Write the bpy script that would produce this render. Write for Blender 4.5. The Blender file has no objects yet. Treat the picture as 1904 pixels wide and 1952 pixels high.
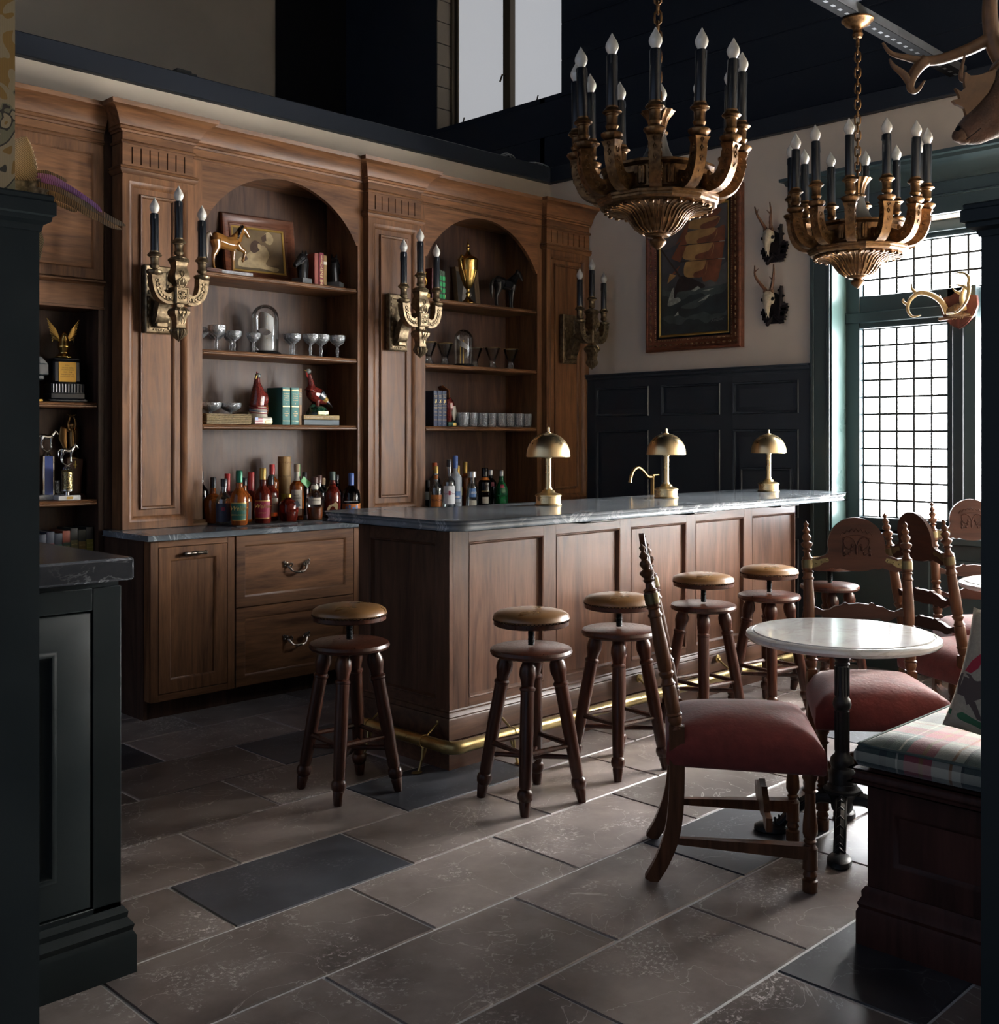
import bpy, bmesh, math, random
from mathutils import Matrix, Vector, noise as mnoise

# ------------------------------------------------------------------ camera, light, exposure
PI = math.pi
SC = bpy.context.scene
COL = SC.collection
cam_d = bpy.data.cameras.new('camera')
cam_d.sensor_fit = 'HORIZONTAL'; cam_d.sensor_width = 36.0
cam_d.lens = 2100.0 / 1904.0 * 36.0
cam_d.shift_y = -141.0 / 1904.0
cam_d.clip_start = 0.05
cam = bpy.data.objects.new('camera', cam_d); COL.objects.link(cam)
cam.location = (0, 0, 1.45); cam.rotation_euler = (PI / 2, 0, -PI / 4)
SC.camera = cam

world = bpy.data.worlds.new('world'); SC.world = world; world.use_nodes = True
world.node_tree.nodes['Background'].inputs[0].default_value = (0.54, 0.65, 0.88, 1)
world.node_tree.nodes['Background'].inputs[1].default_value = 0.27

DAY = 20.0            # radiance of the visible frosted panes
BOOSTED = 84.0         # radiance of the unseen frosted panes further along, raised to light the cabinets
CLERESTORY = 0.24     # radiance of the shaded clerestory panes
SC.view_settings.view_transform = 'Standard'; SC.view_settings.look = 'None'
SC.view_settings.exposure = 1.1; SC.view_settings.gamma = 1.0
SC.view_settings.use_curve_mapping = False
try:
    SC.cycles.use_denoising = True
    SC.cycles.max_bounces = 8; SC.cycles.transparent_max_bounces = 16
    SC.cycles.transmission_bounces = 8
    SC.cycles.sample_clamp_indirect = 4.0
    SC.cycles.caustics_reflective = False; SC.cycles.caustics_refractive = False
    SC.cycles.blur_glossy = 0.5
except Exception:
    pass

RND = random.Random(7)

# ------------------------------------------------------------------ mesh helpers
def rot(ax, a): return Matrix.Rotation(a, 4, ax)
def tr(x, y, z): return Matrix.Translation((x, y, z))

class MB:
    def __init__(s): s.v = []; s.f = []; s.m = []; s.mi = 0
    def add(s, vs, fs, M=None):
        b = len(s.v)
        s.v += [tuple(M @ Vector(p)) for p in vs] if M is not None else [tuple(p) for p in vs]
        s.f += [tuple(i + b for i in f) for f in fs]; s.m += [s.mi] * len(fs)
        return s
    def box(s, x0, y0, z0, x1, y1, z1, bv=0.0, M=None):
        if x0 > x1: x0, x1 = x1, x0
        if y0 > y1: y0, y1 = y1, y0
        if z0 > z1: z0, z1 = z1, z0
        if bv <= 0:
            vs = [(x, y, z) for z in (z0, z1) for y in (y0, y1) for x in (x0, x1)]
            fs = [(0, 2, 3, 1), (4, 5, 7, 6), (0, 1, 5, 4), (2, 6, 7, 3), (0, 4, 6, 2), (1, 3, 7, 5)]
            return s.add(vs, fs, M)
        b = min(bv, (x1 - x0) / 2.01, (y1 - y0) / 2.01, (z1 - z0) / 2.01)
        def ring(z, i):
            return [(x0 + i, y0 + b, z), (x0 + b, y0 + i, z), (x1 - b, y0 + i, z), (x1 - i, y0 + b, z),
                    (x1 - i, y1 - b, z), (x1 - b, y1 - i, z), (x0 + b, y1 - i, z), (x0 + i, y1 - b, z)]
        def ring2(z):
            return [(x0 + b, y0 + b, z)] * 2 + [(x1 - b, y0 + b, z)] * 2 + [(x1 - b, y1 - b, z)] * 2 + [(x0 + b, y1 - b, z)] * 2
        vs = ring(z0 + b, 0) + ring(z1 - b, 0) + [(x0 + b, y0 + b, z0), (x1 - b, y0 + b, z0), (x1 - b, y1 - b, z0), (x0 + b, y1 - b, z0),
              (x0 + b, y0 + b, z1), (x1 - b, y0 + b, z1), (x1 - b, y1 - b, z1), (x0 + b, y1 - b, z1)]
        fs = [(i, (i + 1) % 8, (i + 1) % 8 + 8, i + 8) for i in range(8)]
        fs += [(16, 19, 18, 17), (20, 21, 22, 23)]
        k = [(0, 1), (2, 3), (4, 5), (6, 7)]
        for c in range(4):
            a, bb = k[c]
            fs += [(a, 16 + c, bb), (a + 8, bb + 8, 20 + c)]
            n = k[(c + 1) % 4][0]
            fs += [(bb, 16 + c, 16 + (c + 1) % 4, n), (bb + 8, n + 8, 20 + (c + 1) % 4, 20 + c)]
        return s.add(vs, fs, M)
    def lathe(s, prof, seg=24, M=None, ph=0.0, flute=None):
        """prof [(r,z)] bottom to top; flute=(n,depth) ripples the radius"""
        vs = []; n = len(prof)
        for r, z in prof:
            for k in range(seg):
                a = 2 * PI * k / seg + ph
                rr = r
                if flute: rr = r * (1 + flute[1] * math.cos(flute[0] * a))
                vs.append((rr * math.cos(a), rr * math.sin(a), z))
        fs = []
        for i in range(n - 1):
            for k in range(seg):
                k2 = (k + 1) % seg
                fs.append((i * seg + k, i * seg + k2, (i + 1) * seg + k2, (i + 1) * seg + k))
        if prof[0][0] > 1e-6: fs.append(tuple(range(seg - 1, -1, -1)))
        if prof[-1][0] > 1e-6: fs.append(tuple((n - 1) * seg + k for k in range(seg)))
        return s.add(vs, fs, M)
    def tube(s, pts, rad, seg=8, cap=True, M=None, up=(0, 0, 1), flat=1.0, closed=False, square=False):
        """sweep along pts; rad number, list of numbers or (ra, rb) pairs"""
        P = [Vector(p) for p in pts]; n = len(P)
        R = rad if isinstance(rad, (list, tuple)) and len(rad) == n else [rad] * n
        vs = []; N = None
        for i in range(n):
            if closed: t = P[(i + 1) % n] - P[i - 1]
            else: t = P[min(i + 1, n - 1)] - P[max(i - 1, 0)]
            if t.length < 1e-9: t = Vector((0, 0, 1))
            t.normalize()
            if N is None:
                u = Vector(up)
                if abs(u.dot(t)) > 0.95: u = Vector((1, 0, 0)) if abs(t.x) < 0.9 else Vector((0, 1, 0))
                N = (u - t * u.dot(t)).normalized()
            else:
                N = (N - t * N.dot(t))
                N = N.normalized() if N.length > 1e-6 else Vector((1, 0, 0))
            B = t.cross(N)
            r = R[i]; ra, rb = (r if isinstance(r, (tuple, list)) else (r, r * flat))
            if square:
                for a, b in ((1, 1), (-1, 1), (-1, -1), (1, -1)): vs.append(P[i] + N * ra * a + B * rb * b)
            else:
                for k in range(seg):
                    a = 2 * PI * k / seg
                    vs.append(P[i] + N * (ra * math.cos(a)) + B * (rb * math.sin(a)))
        if square: seg = 4
        fs = []
        for i in range(n if closed else n - 1):
            j = (i + 1) % n
            for k in range(seg):
                k2 = (k + 1) % seg
                fs.append((i * seg + k, i * seg + k2, j * seg + k2, j * seg + k))
        if cap and not closed:
            fs.append(tuple(range(seg - 1, -1, -1))); fs.append(tuple((n - 1) * seg + k for k in range(seg)))
        return s.add(vs, fs, M)
    def prism(s, poly, t0, t1, M=None, plane='xy'):
        """extrude 2-D poly; plane xy -> along z ; xz -> along y (t0 front, t1 back) ; yz -> along x"""
        n = len(poly)
        def P(a, b, t): return (a, b, t) if plane == 'xy' else ((a, t, b) if plane == 'xz' else (t, a, b))
        vs = [P(a, b, t0) for a, b in poly] + [P(a, b, t1) for a, b in poly]
        fs = [(i, (i + 1) % n, n + (i + 1) % n, n + i) for i in range(n)]
        fs += [tuple(range(n - 1, -1, -1)), tuple(range(n, 2 * n))]
        return s.add(vs, fs, M)
    def ring(s, x0, z0, x1, z1, prof, y=0.0, M=None):
        """mitred frame in the xz plane; prof [(inset, proud)], proud towards -y"""
        vs = []
        for i, p in prof:
            vs += [(x0 + i, y - p, z0 + i), (x1 - i, y - p, z0 + i), (x1 - i, y - p, z1 - i), (x0 + i, y - p, z1 - i)]
        fs = []
        for k in range(len(prof) - 1):
            for c in range(4):
                c2 = (c + 1) % 4
                fs.append((k * 4 + c, k * 4 + c2, k * 4 + 4 + c2, k * 4 + 4 + c))
        return s.add(vs, fs, M)
    def mold(s, path, prof, closed=False, M=None):
        """sweep profile [(out, z)] along a plan path; outside is on the right of the path"""
        P = [Vector((p[0], p[1])) for p in path]; n = len(P); D = []
        for i in range(n):
            e = []
            if closed or i > 0: e.append((P[i] - P[i - 1]).normalized())
            if closed or i < n - 1: e.append((P[(i + 1) % n] - P[i]).normalized())
            ns = [Vector((t.y, -t.x)) for t in e]
            if len(ns) == 2:
                m = (ns[0] + ns[1]).normalized(); m = m / max(0.3, m.dot(ns[0]))
            else: m = ns[0]
            D.append(m)
        vs = []; k = len(prof)
        for i in range(n):
            for o, z in prof: vs.append((P[i].x + D[i].x * o, P[i].y + D[i].y * o, z))
        fs = []
        for i in range(n if closed else n - 1):
            j = (i + 1) % n
            for a in range(k - 1): fs.append((i * k + a, j * k + a, j * k + a + 1, i * k + a + 1))
        if not closed: fs += [tuple(range(k - 1, -1, -1)), tuple((n - 1) * k + a for a in range(k))]
        return s.add(vs, fs, M)
    def ell(s, c, r, seg=12, M=None):
        if not isinstance(r, (tuple, list)): r = (r, r, r)
        h = seg // 2; prof = [(math.sin(PI * i / h), -math.cos(PI * i / h)) for i in range(h + 1)]
        prof[0] = (0.0, -1); prof[-1] = (0.0, 1)
        T = tr(*c) @ Matrix.Diagonal((r[0], r[1], r[2], 1))
        return s.lathe(prof, seg, (M @ T) if M is not None else T)
    def grid(s, fn, nu, nv, M=None, close=False):
        vs = [fn(u / nu, v / nv) for v in range(nv + 1) for u in range(nu + 1)]
        fs = [(v * (nu + 1) + u, v * (nu + 1) + u + 1, (v + 1) * (nu + 1) + u + 1, (v + 1) * (nu + 1) + u) for v in range(nv) for u in range(nu)]
        return s.add(vs, fs, M)
    def mesh(s, name, mats, ang=0.7):
        me = bpy.data.meshes.new(name)
        me.from_pydata(s.v, [], s.f)
        for m in (mats if isinstance(mats, (list, tuple)) else [mats]): me.materials.append(m)
        if max(s.m, default=0) > 0: me.polygons.foreach_set('material_index', s.m)
        bm = bmesh.new(); bm.from_mesh(me)
        bmesh.ops.remove_doubles(bm, verts=bm.verts, dist=1e-6)
        bmesh.ops.recalc_face_normals(bm, faces=bm.faces)
        bm.to_mesh(me); bm.free()
        me.polygons.foreach_set('use_smooth', [True] * len(me.polygons))
        try: me.set_sharp_from_angle(angle=ang)
        except Exception: pass
        return me
    def obj(s, name, mat, parent=None, loc=None, M=None, ang=0.7):
        o = bpy.data.objects.new(name, s.mesh(name, mat, ang)); COL.objects.link(o)
        if parent is not None: o.parent = parent
        if M is not None: o.matrix_local = M
        if loc is not None: o.location = loc
        return o

def tag(o, label=None, cat=None, group=None, kind=None):
    if label: o['label'] = label
    if cat: o['category'] = cat
    if group: o['group'] = group
    if kind: o['kind'] = kind
    return o
def thing(name, label, cat, loc=(0, 0, 0), rz=0.0, group=None):
    o = bpy.data.objects.new(name, None); COL.objects.link(o)
    o.empty_display_size = 0.05
    o.location = loc; o.rotation_euler = (0, 0, rz)
    return tag(o, label, cat, group)
def structure(o): o['kind'] = 'structure'; return o
def copy_tree(o, parent=None):
    c = o.copy(); COL.objects.link(c); c.parent = parent
    if parent is not None: c.matrix_parent_inverse = o.matrix_parent_inverse.copy()
    for ch in list(o.children): copy_tree(ch, c)
    return c
def dup(o, label, loc, rz=None):
    c = copy_tree(o); c['label'] = label; c.location = loc
    if rz is not None: c.rotation_euler = (0, 0, rz)
    return c
def text(name, body, size, mat, parent, M, align='CENTER', shear=0.0, ext=0.0, offset=0.0):
    """flat lettering; local x right, local y up, faces local +z before M"""
    cu = bpy.data.curves.new(name, 'FONT'); cu.body = body; cu.size = size
    cu.align_x = align; cu.align_y = 'CENTER'; cu.shear = shear; cu.extrude = ext; cu.resolution_u = 2; cu.offset = offset
    t = bpy.data.objects.new(name, cu)
    me = bpy.data.meshes.new_from_object(t)
    bpy.data.objects.remove(t); bpy.data.curves.remove(cu)
    me.name = name; me.materials.clear(); me.materials.append(mat)
    o = bpy.data.objects.new(name, me); COL.objects.link(o); o.parent = parent; o.matrix_local = M
    return o
FRONT = rot('X', PI / 2)      # lettering upright, facing -y
def blob(name, mb, mat, parent, vox, smooth=4, M=None, fac=0.5):
    """overlapping pieces fused to one skin"""
    o = mb.obj(name, mat, parent, M=M)
    r = o.modifiers.new('fuse', 'REMESH'); r.mode = 'VOXEL'; r.voxel_size = vox; r.use_smooth_shade = True
    if smooth:
        m = o.modifiers.new('soft', 'SMOOTH'); m.iterations = smooth; m.factor = fac
    return o
def spline(pts, n=6):
    """Catmull-Rom through pts (any dimension)"""
    P = [tuple(p) for p in pts]; P = [P[0]] + P + [P[-1]]; out = []
    for i in range(1, len(P) - 2):
        a, b, c, d = P[i - 1], P[i], P[i + 1], P[i + 2]
        for k in range(n):
            t = k / n
            out.append(tuple(0.5 * (2 * q + (r - p) * t + (2 * p - 5 * q + 4 * r - s_) * t * t + (3 * q - p - 3 * r + s_) * t ** 3) for p, q, r, s_ in zip(a, b, c, d)))
    out.append(P[-2]); return out

# ------------------------------------------------------------------ materials
def nt(name):
    m = bpy.data.materials.new(name); m.use_nodes = True
    t = m.node_tree; b = t.nodes['Principled BSDF']; return m, t, b
def nd(t, typ, **kw):
    n = t.nodes.new('ShaderNode' + typ)
    for k, v in kw.items():
        if k.startswith('i_'):
            key = k[2:]; key = int(key) if key.isdigit() else key.replace('_', ' ')
            n.inputs[key].default_value = v
        else: setattr(n, k, v)
    return n
def c4(c): return (c[0], c[1], c[2], 1.0)
def plain(name, col, rough=0.5, metal=0.0, spec=0.5, coat=0.0, noise=0.0, nscale=30.0, bump=0.0, bscale=200.0, sheen=0.0):
    m, t, b = nt(name)
    b.inputs['Base Color'].default_value = c4(col); b.inputs['Roughness'].default_value = rough
    b.inputs['Metallic'].default_value = metal; b.inputs['Specular IOR Level'].default_value = spec
    b.inputs['Coat Weight'].default_value = coat; b.inputs['Sheen Weight'].default_value = sheen
    if noise or bump:
        tc = nd(t, 'TexCoord')
    if noise:
        n = nd(t, 'TexNoise', i_Scale=nscale, i_Detail=5.0); t.links.new(tc.outputs['Object'], n.inputs['Vector'])
        r = nd(t, 'ValToRGB'); e = r.color_ramp.elements
        e[0].position = 0.3; e[1].position = 0.72
        e[0].color = c4([max(0, x * (1 - noise)) for x in col]); e[1].color = c4([x * (1 + noise) for x in col])
        t.links.new(n.outputs['Fac'], r.inputs['Fac']); t.links.new(r.outputs['Color'], b.inputs['Base Color'])
        rr = nd(t, 'MapRange', i_1=0.3, i_2=0.7, i_3=max(0.03, rough - 0.08), i_4=min(1, rough + 0.1))
        t.links.new(n.outputs['Fac'], rr.inputs[0]); t.links.new(rr.outputs[0], b.inputs['Roughness'])
    if bump:
        n2 = nd(t, 'TexNoise', i_Scale=bscale, i_Detail=4.0); t.links.new(tc.outputs['Object'], n2.inputs['Vector'])
        bp = nd(t, 'Bump', i_Strength=bump, i_Distance=0.004); t.links.new(n2.outputs['Fac'], bp.inputs['Height'])
        t.links.new(bp.outputs['Normal'], b.inputs['Normal'])
    return m
def wood(name, c0, c1, axis='z', rough=0.45, scale=1.0, coat=0.04, spec=0.28):
    m, t, b = nt(name)
    tc = nd(t, 'TexCoord'); oi = nd(t, 'ObjectInfo')
    ad = nd(t, 'VectorMath', operation='ADD')
    ml = nd(t, 'VectorMath', operation='SCALE'); ml.inputs['Scale'].default_value = 9.0
    cb = nd(t, 'CombineXYZ'); t.links.new(oi.outputs['Random'], cb.inputs[0]); t.links.new(oi.outputs['Random'], cb.inputs[1]); t.links.new(oi.outputs['Random'], cb.inputs[2])
    t.links.new(cb.outputs[0], ml.inputs[0])
    t.links.new(tc.outputs['Object'], ad.inputs[0]); t.links.new(ml.outputs[0], ad.inputs[1])
    mp = nd(t, 'Mapping'); s = {'x': (1.3, 13, 13), 'y': (13, 1.3, 13), 'z': (13, 13, 1.3)}[axis]
    mp.inputs['Scale'].default_value = [q * scale for q in s]
    t.links.new(ad.outputs[0], mp.inputs['Vector'])
    n = nd(t, 'TexNoise', i_Scale=1.0, i_Detail=6.0, i_Roughness=0.62, i_Distortion=1.3)
    t.links.new(mp.outputs[0], n.inputs['Vector'])
    n2 = nd(t, 'TexNoise', i_Scale=7.0, i_Detail=3.0, i_Roughness=0.5)
    t.links.new(mp.outputs[0], n2.inputs['Vector'])
    mx = nd(t, 'MapRange', i_1=0.0, i_2=1.0, i_3=-0.16, i_4=0.16); t.links.new(n2.outputs['Fac'], mx.inputs[0])
    sm = nd(t, 'Math', operation='ADD'); t.links.new(n.outputs['Fac'], sm.inputs[0]); t.links.new(mx.outputs[0], sm.inputs[1])
    r = nd(t, 'ValToRGB'); e = r.color_ramp.elements
    e[0].position = 0.30; e[0].color = c4(c0); e[1].position = 0.70; e[1].color = c4(c1)
    t.links.new(sm.outputs[0], r.inputs['Fac'])
    hv = nd(t, 'HueSaturation'); vr = nd(t, 'MapRange', i_1=0.0, i_2=1.0, i_3=0.82, i_4=1.18)
    t.links.new(oi.outputs['Random'], vr.inputs[0]); t.links.new(vr.outputs[0], hv.inputs['Value']); t.links.new(r.outputs['Color'], hv.inputs['Color'])
    t.links.new(hv.outputs[0], b.inputs['Base Color'])
    rr = nd(t, 'MapRange', i_1=0.2, i_2=0.8, i_3=rough - 0.06, i_4=rough + 0.12); t.links.new(n2.outputs['Fac'], rr.inputs[0])
    t.links.new(rr.outputs[0], b.inputs['Roughness'])
    b.inputs['Coat Weight'].default_value = coat; b.inputs['Coat Roughness'].default_value = 0.25
    b.inputs['Specular IOR Level'].default_value = spec
    bp = nd(t, 'Bump', i_Strength=0.12, i_Distance=0.002); t.links.new(sm.outputs[0], bp.inputs['Height']); t.links.new(bp.outputs[0], b.inputs['Normal'])
    return m
def marble(name, base, base2, vein, rough, sc=2.2, thin=0.035, vamt=1.0, coat=0.0):
    m, t, b = nt(name); tc = nd(t, 'TexCoord')
    w = nd(t, 'TexNoise', i_Scale=sc, i_Detail=6.0, i_Roughness=0.6); t.links.new(tc.outputs['Object'], w.inputs['Vector'])
    r = nd(t, 'ValToRGB'); e = r.color_ramp.elements; e[0].position = 0.3; e[1].position = 0.75
    e[0].color = c4(base); e[1].color = c4(base2); t.links.new(w.outputs['Fac'], r.inputs['Fac'])
    n = nd(t, 'TexNoise', i_Scale=sc * 1.1, i_Detail=8.0, i_Roughness=0.62, i_Distortion=1.6); t.links.new(tc.outputs['Object'], n.inputs['Vector'])
    s = nd(t, 'Math', operation='SUBTRACT', i_1=0.5); t.links.new(n.outputs['Fac'], s.inputs[0])
    a = nd(t, 'Math', operation='ABSOLUTE'); t.links.new(s.outputs[0], a.inputs[0])
    mr = nd(t, 'MapRange', i_1=0.0, i_2=thin, i_3=vamt, i_4=0.0); t.links.new(a.outputs[0], mr.inputs[0])
    k = nd(t, 'TexNoise', i_Scale=sc * 0.9, i_Detail=2.0); t.links.new(tc.outputs['Object'], k.inputs['Vector'])
    kr = nd(t, 'MapRange', i_1=0.42, i_2=0.66, i_3=0.0, i_4=1.0); t.links.new(k.outputs['Fac'], kr.inputs[0])
    pm = nd(t, 'Math', operation='MULTIPLY'); t.links.new(mr.outputs[0], pm.inputs[0]); t.links.new(kr.outputs[0], pm.inputs[1])
    mx = nd(t, 'MixRGB'); mx.inputs[2].default_value = c4(vein)
    t.links.new(pm.outputs[0], mx.inputs[0]); t.links.new(r.outputs[0], mx.inputs[1]); t.links.new(mx.outputs[0], b.inputs['Base Color'])
    b.inputs['Roughness'].default_value = rough; b.inputs['Coat Weight'].default_value = coat
    return m
def stone(name, c0, c1, fleck, rough, famt=0.5):
    """floor slab: cloudy colour, pale flecks and hairline veins, worn gloss"""
    m, t, b = nt(name); tc = nd(t, 'TexCoord'); oi = nd(t, 'ObjectInfo')
    ad = nd(t, 'VectorMath', operation='ADD'); cb = nd(t, 'CombineXYZ'); ml = nd(t, 'Math', operation='MULTIPLY', i_1=37.0)
    t.links.new(oi.outputs['Random'], ml.inputs[0])
    for i in range(3): t.links.new(ml.outputs[0], cb.inputs[i])
    t.links.new(tc.outputs['Object'], ad.inputs[0]); t.links.new(cb.outputs[0], ad.inputs[1])
    n = nd(t, 'TexNoise', i_Scale=3.2, i_Detail=7.0, i_Roughness=0.6); t.links.new(ad.outputs[0], n.inputs['Vector'])
    r = nd(t, 'ValToRGB'); e = r.color_ramp.elements; e[0].position = 0.32; e[1].position = 0.7; e[0].color = c4(c0); e[1].color = c4(c1)
    t.links.new(n.outputs['Fac'], r.inputs['Fac'])
    hv = nd(t, 'HueSaturation'); vr = nd(t, 'MapRange', i_1=0.0, i_2=1.0, i_3=0.7, i_4=1.3)
    t.links.new(oi.outputs['Random'], vr.inputs[0]); t.links.new(vr.outputs[0], hv.inputs['Value']); t.links.new(r.outputs[0], hv.inputs['Color'])
    # flecks gathered in patches
    f = nd(t, 'TexNoise', i_Scale=70.0, i_Detail=5.0, i_Roughness=0.75); t.links.new(ad.outputs[0], f.inputs['Vector'])
    g = nd(t, 'TexNoise', i_Scale=4.0, i_Detail=4.0, i_Roughness=0.6, i_Distortion=0.8); t.links.new(ad.outputs[0], g.inputs['Vector'])
    fm = nd(t, 'MapRange', i_1=0.53, i_2=0.60, i_3=0.0, i_4=1.0); t.links.new(f.outputs['Fac'], fm.inputs[0])
    gm = nd(t, 'MapRange', i_1=0.54, i_2=0.68, i_3=0.0, i_4=famt); t.links.new(g.outputs['Fac'], gm.inputs[0])
    p = nd(t, 'Math', operation='MULTIPLY'); t.links.new(fm.outputs[0], p.inputs[0]); t.links.new(gm.outputs[0], p.inputs[1])
    # hairlines
    h = nd(t, 'TexNoise', i_Scale=2.4, i_Detail=5.0, i_Distortion=1.2); t.links.new(ad.outputs[0], h.inputs['Vector'])
    s = nd(t, 'Math', operation='SUBTRACT', i_1=0.47); t.links.new(h.outputs['Fac'], s.inputs[0])
    a = nd(t, 'Math', operation='ABSOLUTE'); t.links.new(s.outputs[0], a.inputs[0])
    hm = nd(t, 'MapRange', i_1=0.0, i_2=0.0035, i_3=famt * 0.55, i_4=0.0); t.links.new(a.outputs[0], hm.inputs[0])
    ma = nd(t, 'Math', operation='MAXIMUM'); t.links.new(p.outputs[0], ma.inputs[0]); t.links.new(hm.outputs[0], ma.inputs[1])
    mx = nd(t, 'MixRGB'); mx.inputs[2].default_value = c4(fleck)
    t.links.new(ma.outputs[0], mx.inputs[0]); t.links.new(hv.outputs[0], mx.inputs[1]); t.links.new(mx.outputs[0], b.inputs['Base Color'])
    rr = nd(t, 'MapRange', i_1=0.25, i_2=0.75, i_3=rough - 0.02, i_4=rough + 0.07); t.links.new(n.outputs['Fac'], rr.inputs[0]); t.links.new(rr.outputs[0], b.inputs['Roughness'])
    bp = nd(t, 'Bump', i_Strength=0.10, i_Distance=0.0015); ng = nd(t, 'TexNoise', i_Scale=9.0, i_Detail=8.0, i_Roughness=0.7)
    t.links.new(ad.outputs[0], ng.inputs['Vector']); t.links.new(ng.outputs['Fac'], bp.inputs['Height']); t.links.new(bp.outputs[0], b.inputs['Normal'])
    return m
def metal_aged(name, col, dark, rough=0.38, nscale=60.0, bump=0.3, metal=0.85):
    m, t, b = nt(name); tc = nd(t, 'TexCoord')
    n = nd(t, 'TexNoise', i_Scale=nscale, i_Detail=5.0); t.links.new(tc.outputs['Object'], n.inputs['Vector'])
    r = nd(t, 'ValToRGB'); e = r.color_ramp.elements; e[0].position = 0.38; e[1].position = 0.62; e[0].color = c4(dark); e[1].color = c4(col)
    t.links.new(n.outputs['Fac'], r.inputs['Fac']); t.links.new(r.outputs[0], b.inputs['Base Color'])
    b.inputs['Metallic'].default_value = metal; b.inputs['Roughness'].default_value = rough
    if bump:
        v = nd(t, 'TexVoronoi', i_Scale=nscale * 1.4); t.links.new(tc.outputs['Object'], v.inputs['Vector'])
        bp = nd(t, 'Bump', i_Strength=bump, i_Distance=0.003); t.links.new(v.outputs['Distance'], bp.inputs['Height']); t.links.new(bp.outputs[0], b.inputs['Normal'])
    return m
def glass(name, col=(1, 1, 1), rough=0.02, ior=1.45, trans=1.0, bump=0.0, bscale=120.0):
    m, t, b = nt(name)
    b.inputs['Base Color'].default_value = c4(col); b.inputs['Roughness'].default_value = rough
    b.inputs['IOR'].default_value = ior; b.inputs['Transmission Weight'].default_value = trans
    if bump:
        tc = nd(t, 'TexCoord'); v = nd(t, 'TexVoronoi', i_Scale=bscale); t.links.new(tc.outputs['Object'], v.inputs['Vector'])
        bp = nd(t, 'Bump', i_Strength=bump, i_Distance=0.004); t.links.new(v.outputs['Distance'], bp.inputs['Height']); t.links.new(bp.outputs[0], b.inputs['Normal'])
    return m
def thin_glass(name, tint=(0.92, 0.94, 0.95), gloss=0.16):
    """walls of blown glass: mostly clear, with a fresnel sheen"""
    m, t, b = nt(name); out = t.nodes['Material Output']; t.nodes.remove(b)
    tp = nd(t, 'BsdfTransparent'); tp.inputs[0].default_value = c4(tint)
    gl = nd(t, 'BsdfGlossy'); gl.inputs['Roughness'].default_value = 0.04
    fr = nd(t, 'LayerWeight'); fr.inputs['Blend'].default_value = 0.25
    mr = nd(t, 'MapRange', i_1=0.0, i_2=1.0, i_3=gloss * 0.35, i_4=0.85); t.links.new(fr.outputs['Fresnel'], mr.inputs[0])
    mx = nd(t, 'MixShader'); t.links.new(mr.outputs[0], mx.inputs[0]); t.links.new(tp.outputs[0], mx.inputs[1]); t.links.new(gl.outputs[0], mx.inputs[2])
    t.links.new(mx.outputs[0], out.inputs[0]); return m
def crystal_mat(name):
    """cut crystal: clear walls broken up by bright facets"""
    m, t, b = nt(name); out = t.nodes['Material Output']; t.nodes.remove(b); tc = nd(t, 'TexCoord')
    v = nd(t, 'TexVoronoi', i_Scale=130.0); t.links.new(tc.outputs['Object'], v.inputs['Vector'])
    bp = nd(t, 'Bump', i_Strength=0.9, i_Distance=0.004); t.links.new(v.outputs['Distance'], bp.inputs['Height'])
    tp = nd(t, 'BsdfTransparent'); tp.inputs[0].default_value = (0.93, 0.95, 0.97, 1)
    gl = nd(t, 'BsdfGlossy'); gl.inputs['Roughness'].default_value = 0.10; t.links.new(bp.outputs[0], gl.inputs['Normal'])
    df = nd(t, 'BsdfDiffuse'); df.inputs[0].default_value = (0.75, 0.78, 0.80, 1); t.links.new(bp.outputs[0], df.inputs['Normal'])
    m1 = nd(t, 'MixShader', i_0=0.35); t.links.new(gl.outputs[0], m1.inputs[1]); t.links.new(df.outputs[0], m1.inputs[2])
    mr = nd(t, 'MapRange', i_1=0.1, i_2=0.6, i_3=0.10, i_4=0.55); t.links.new(v.outputs['Distance'], mr.inputs[0])
    fr = nd(t, 'LayerWeight'); fr.inputs['Blend'].default_value = 0.3
    mx = nd(t, 'Math', operation='MAXIMUM'); t.links.new(mr.outputs[0], mx.inputs[0]); t.links.new(fr.outputs['Fresnel'], mx.inputs[1])
    m2 = nd(t, 'MixShader'); t.links.new(mx.outputs[0], m2.inputs[0]); t.links.new(tp.outputs[0], m2.inputs[1]); t.links.new(m1.outputs[0], m2.inputs[2])
    t.links.new(m2.outputs[0], out.inputs[0]); return m
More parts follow.
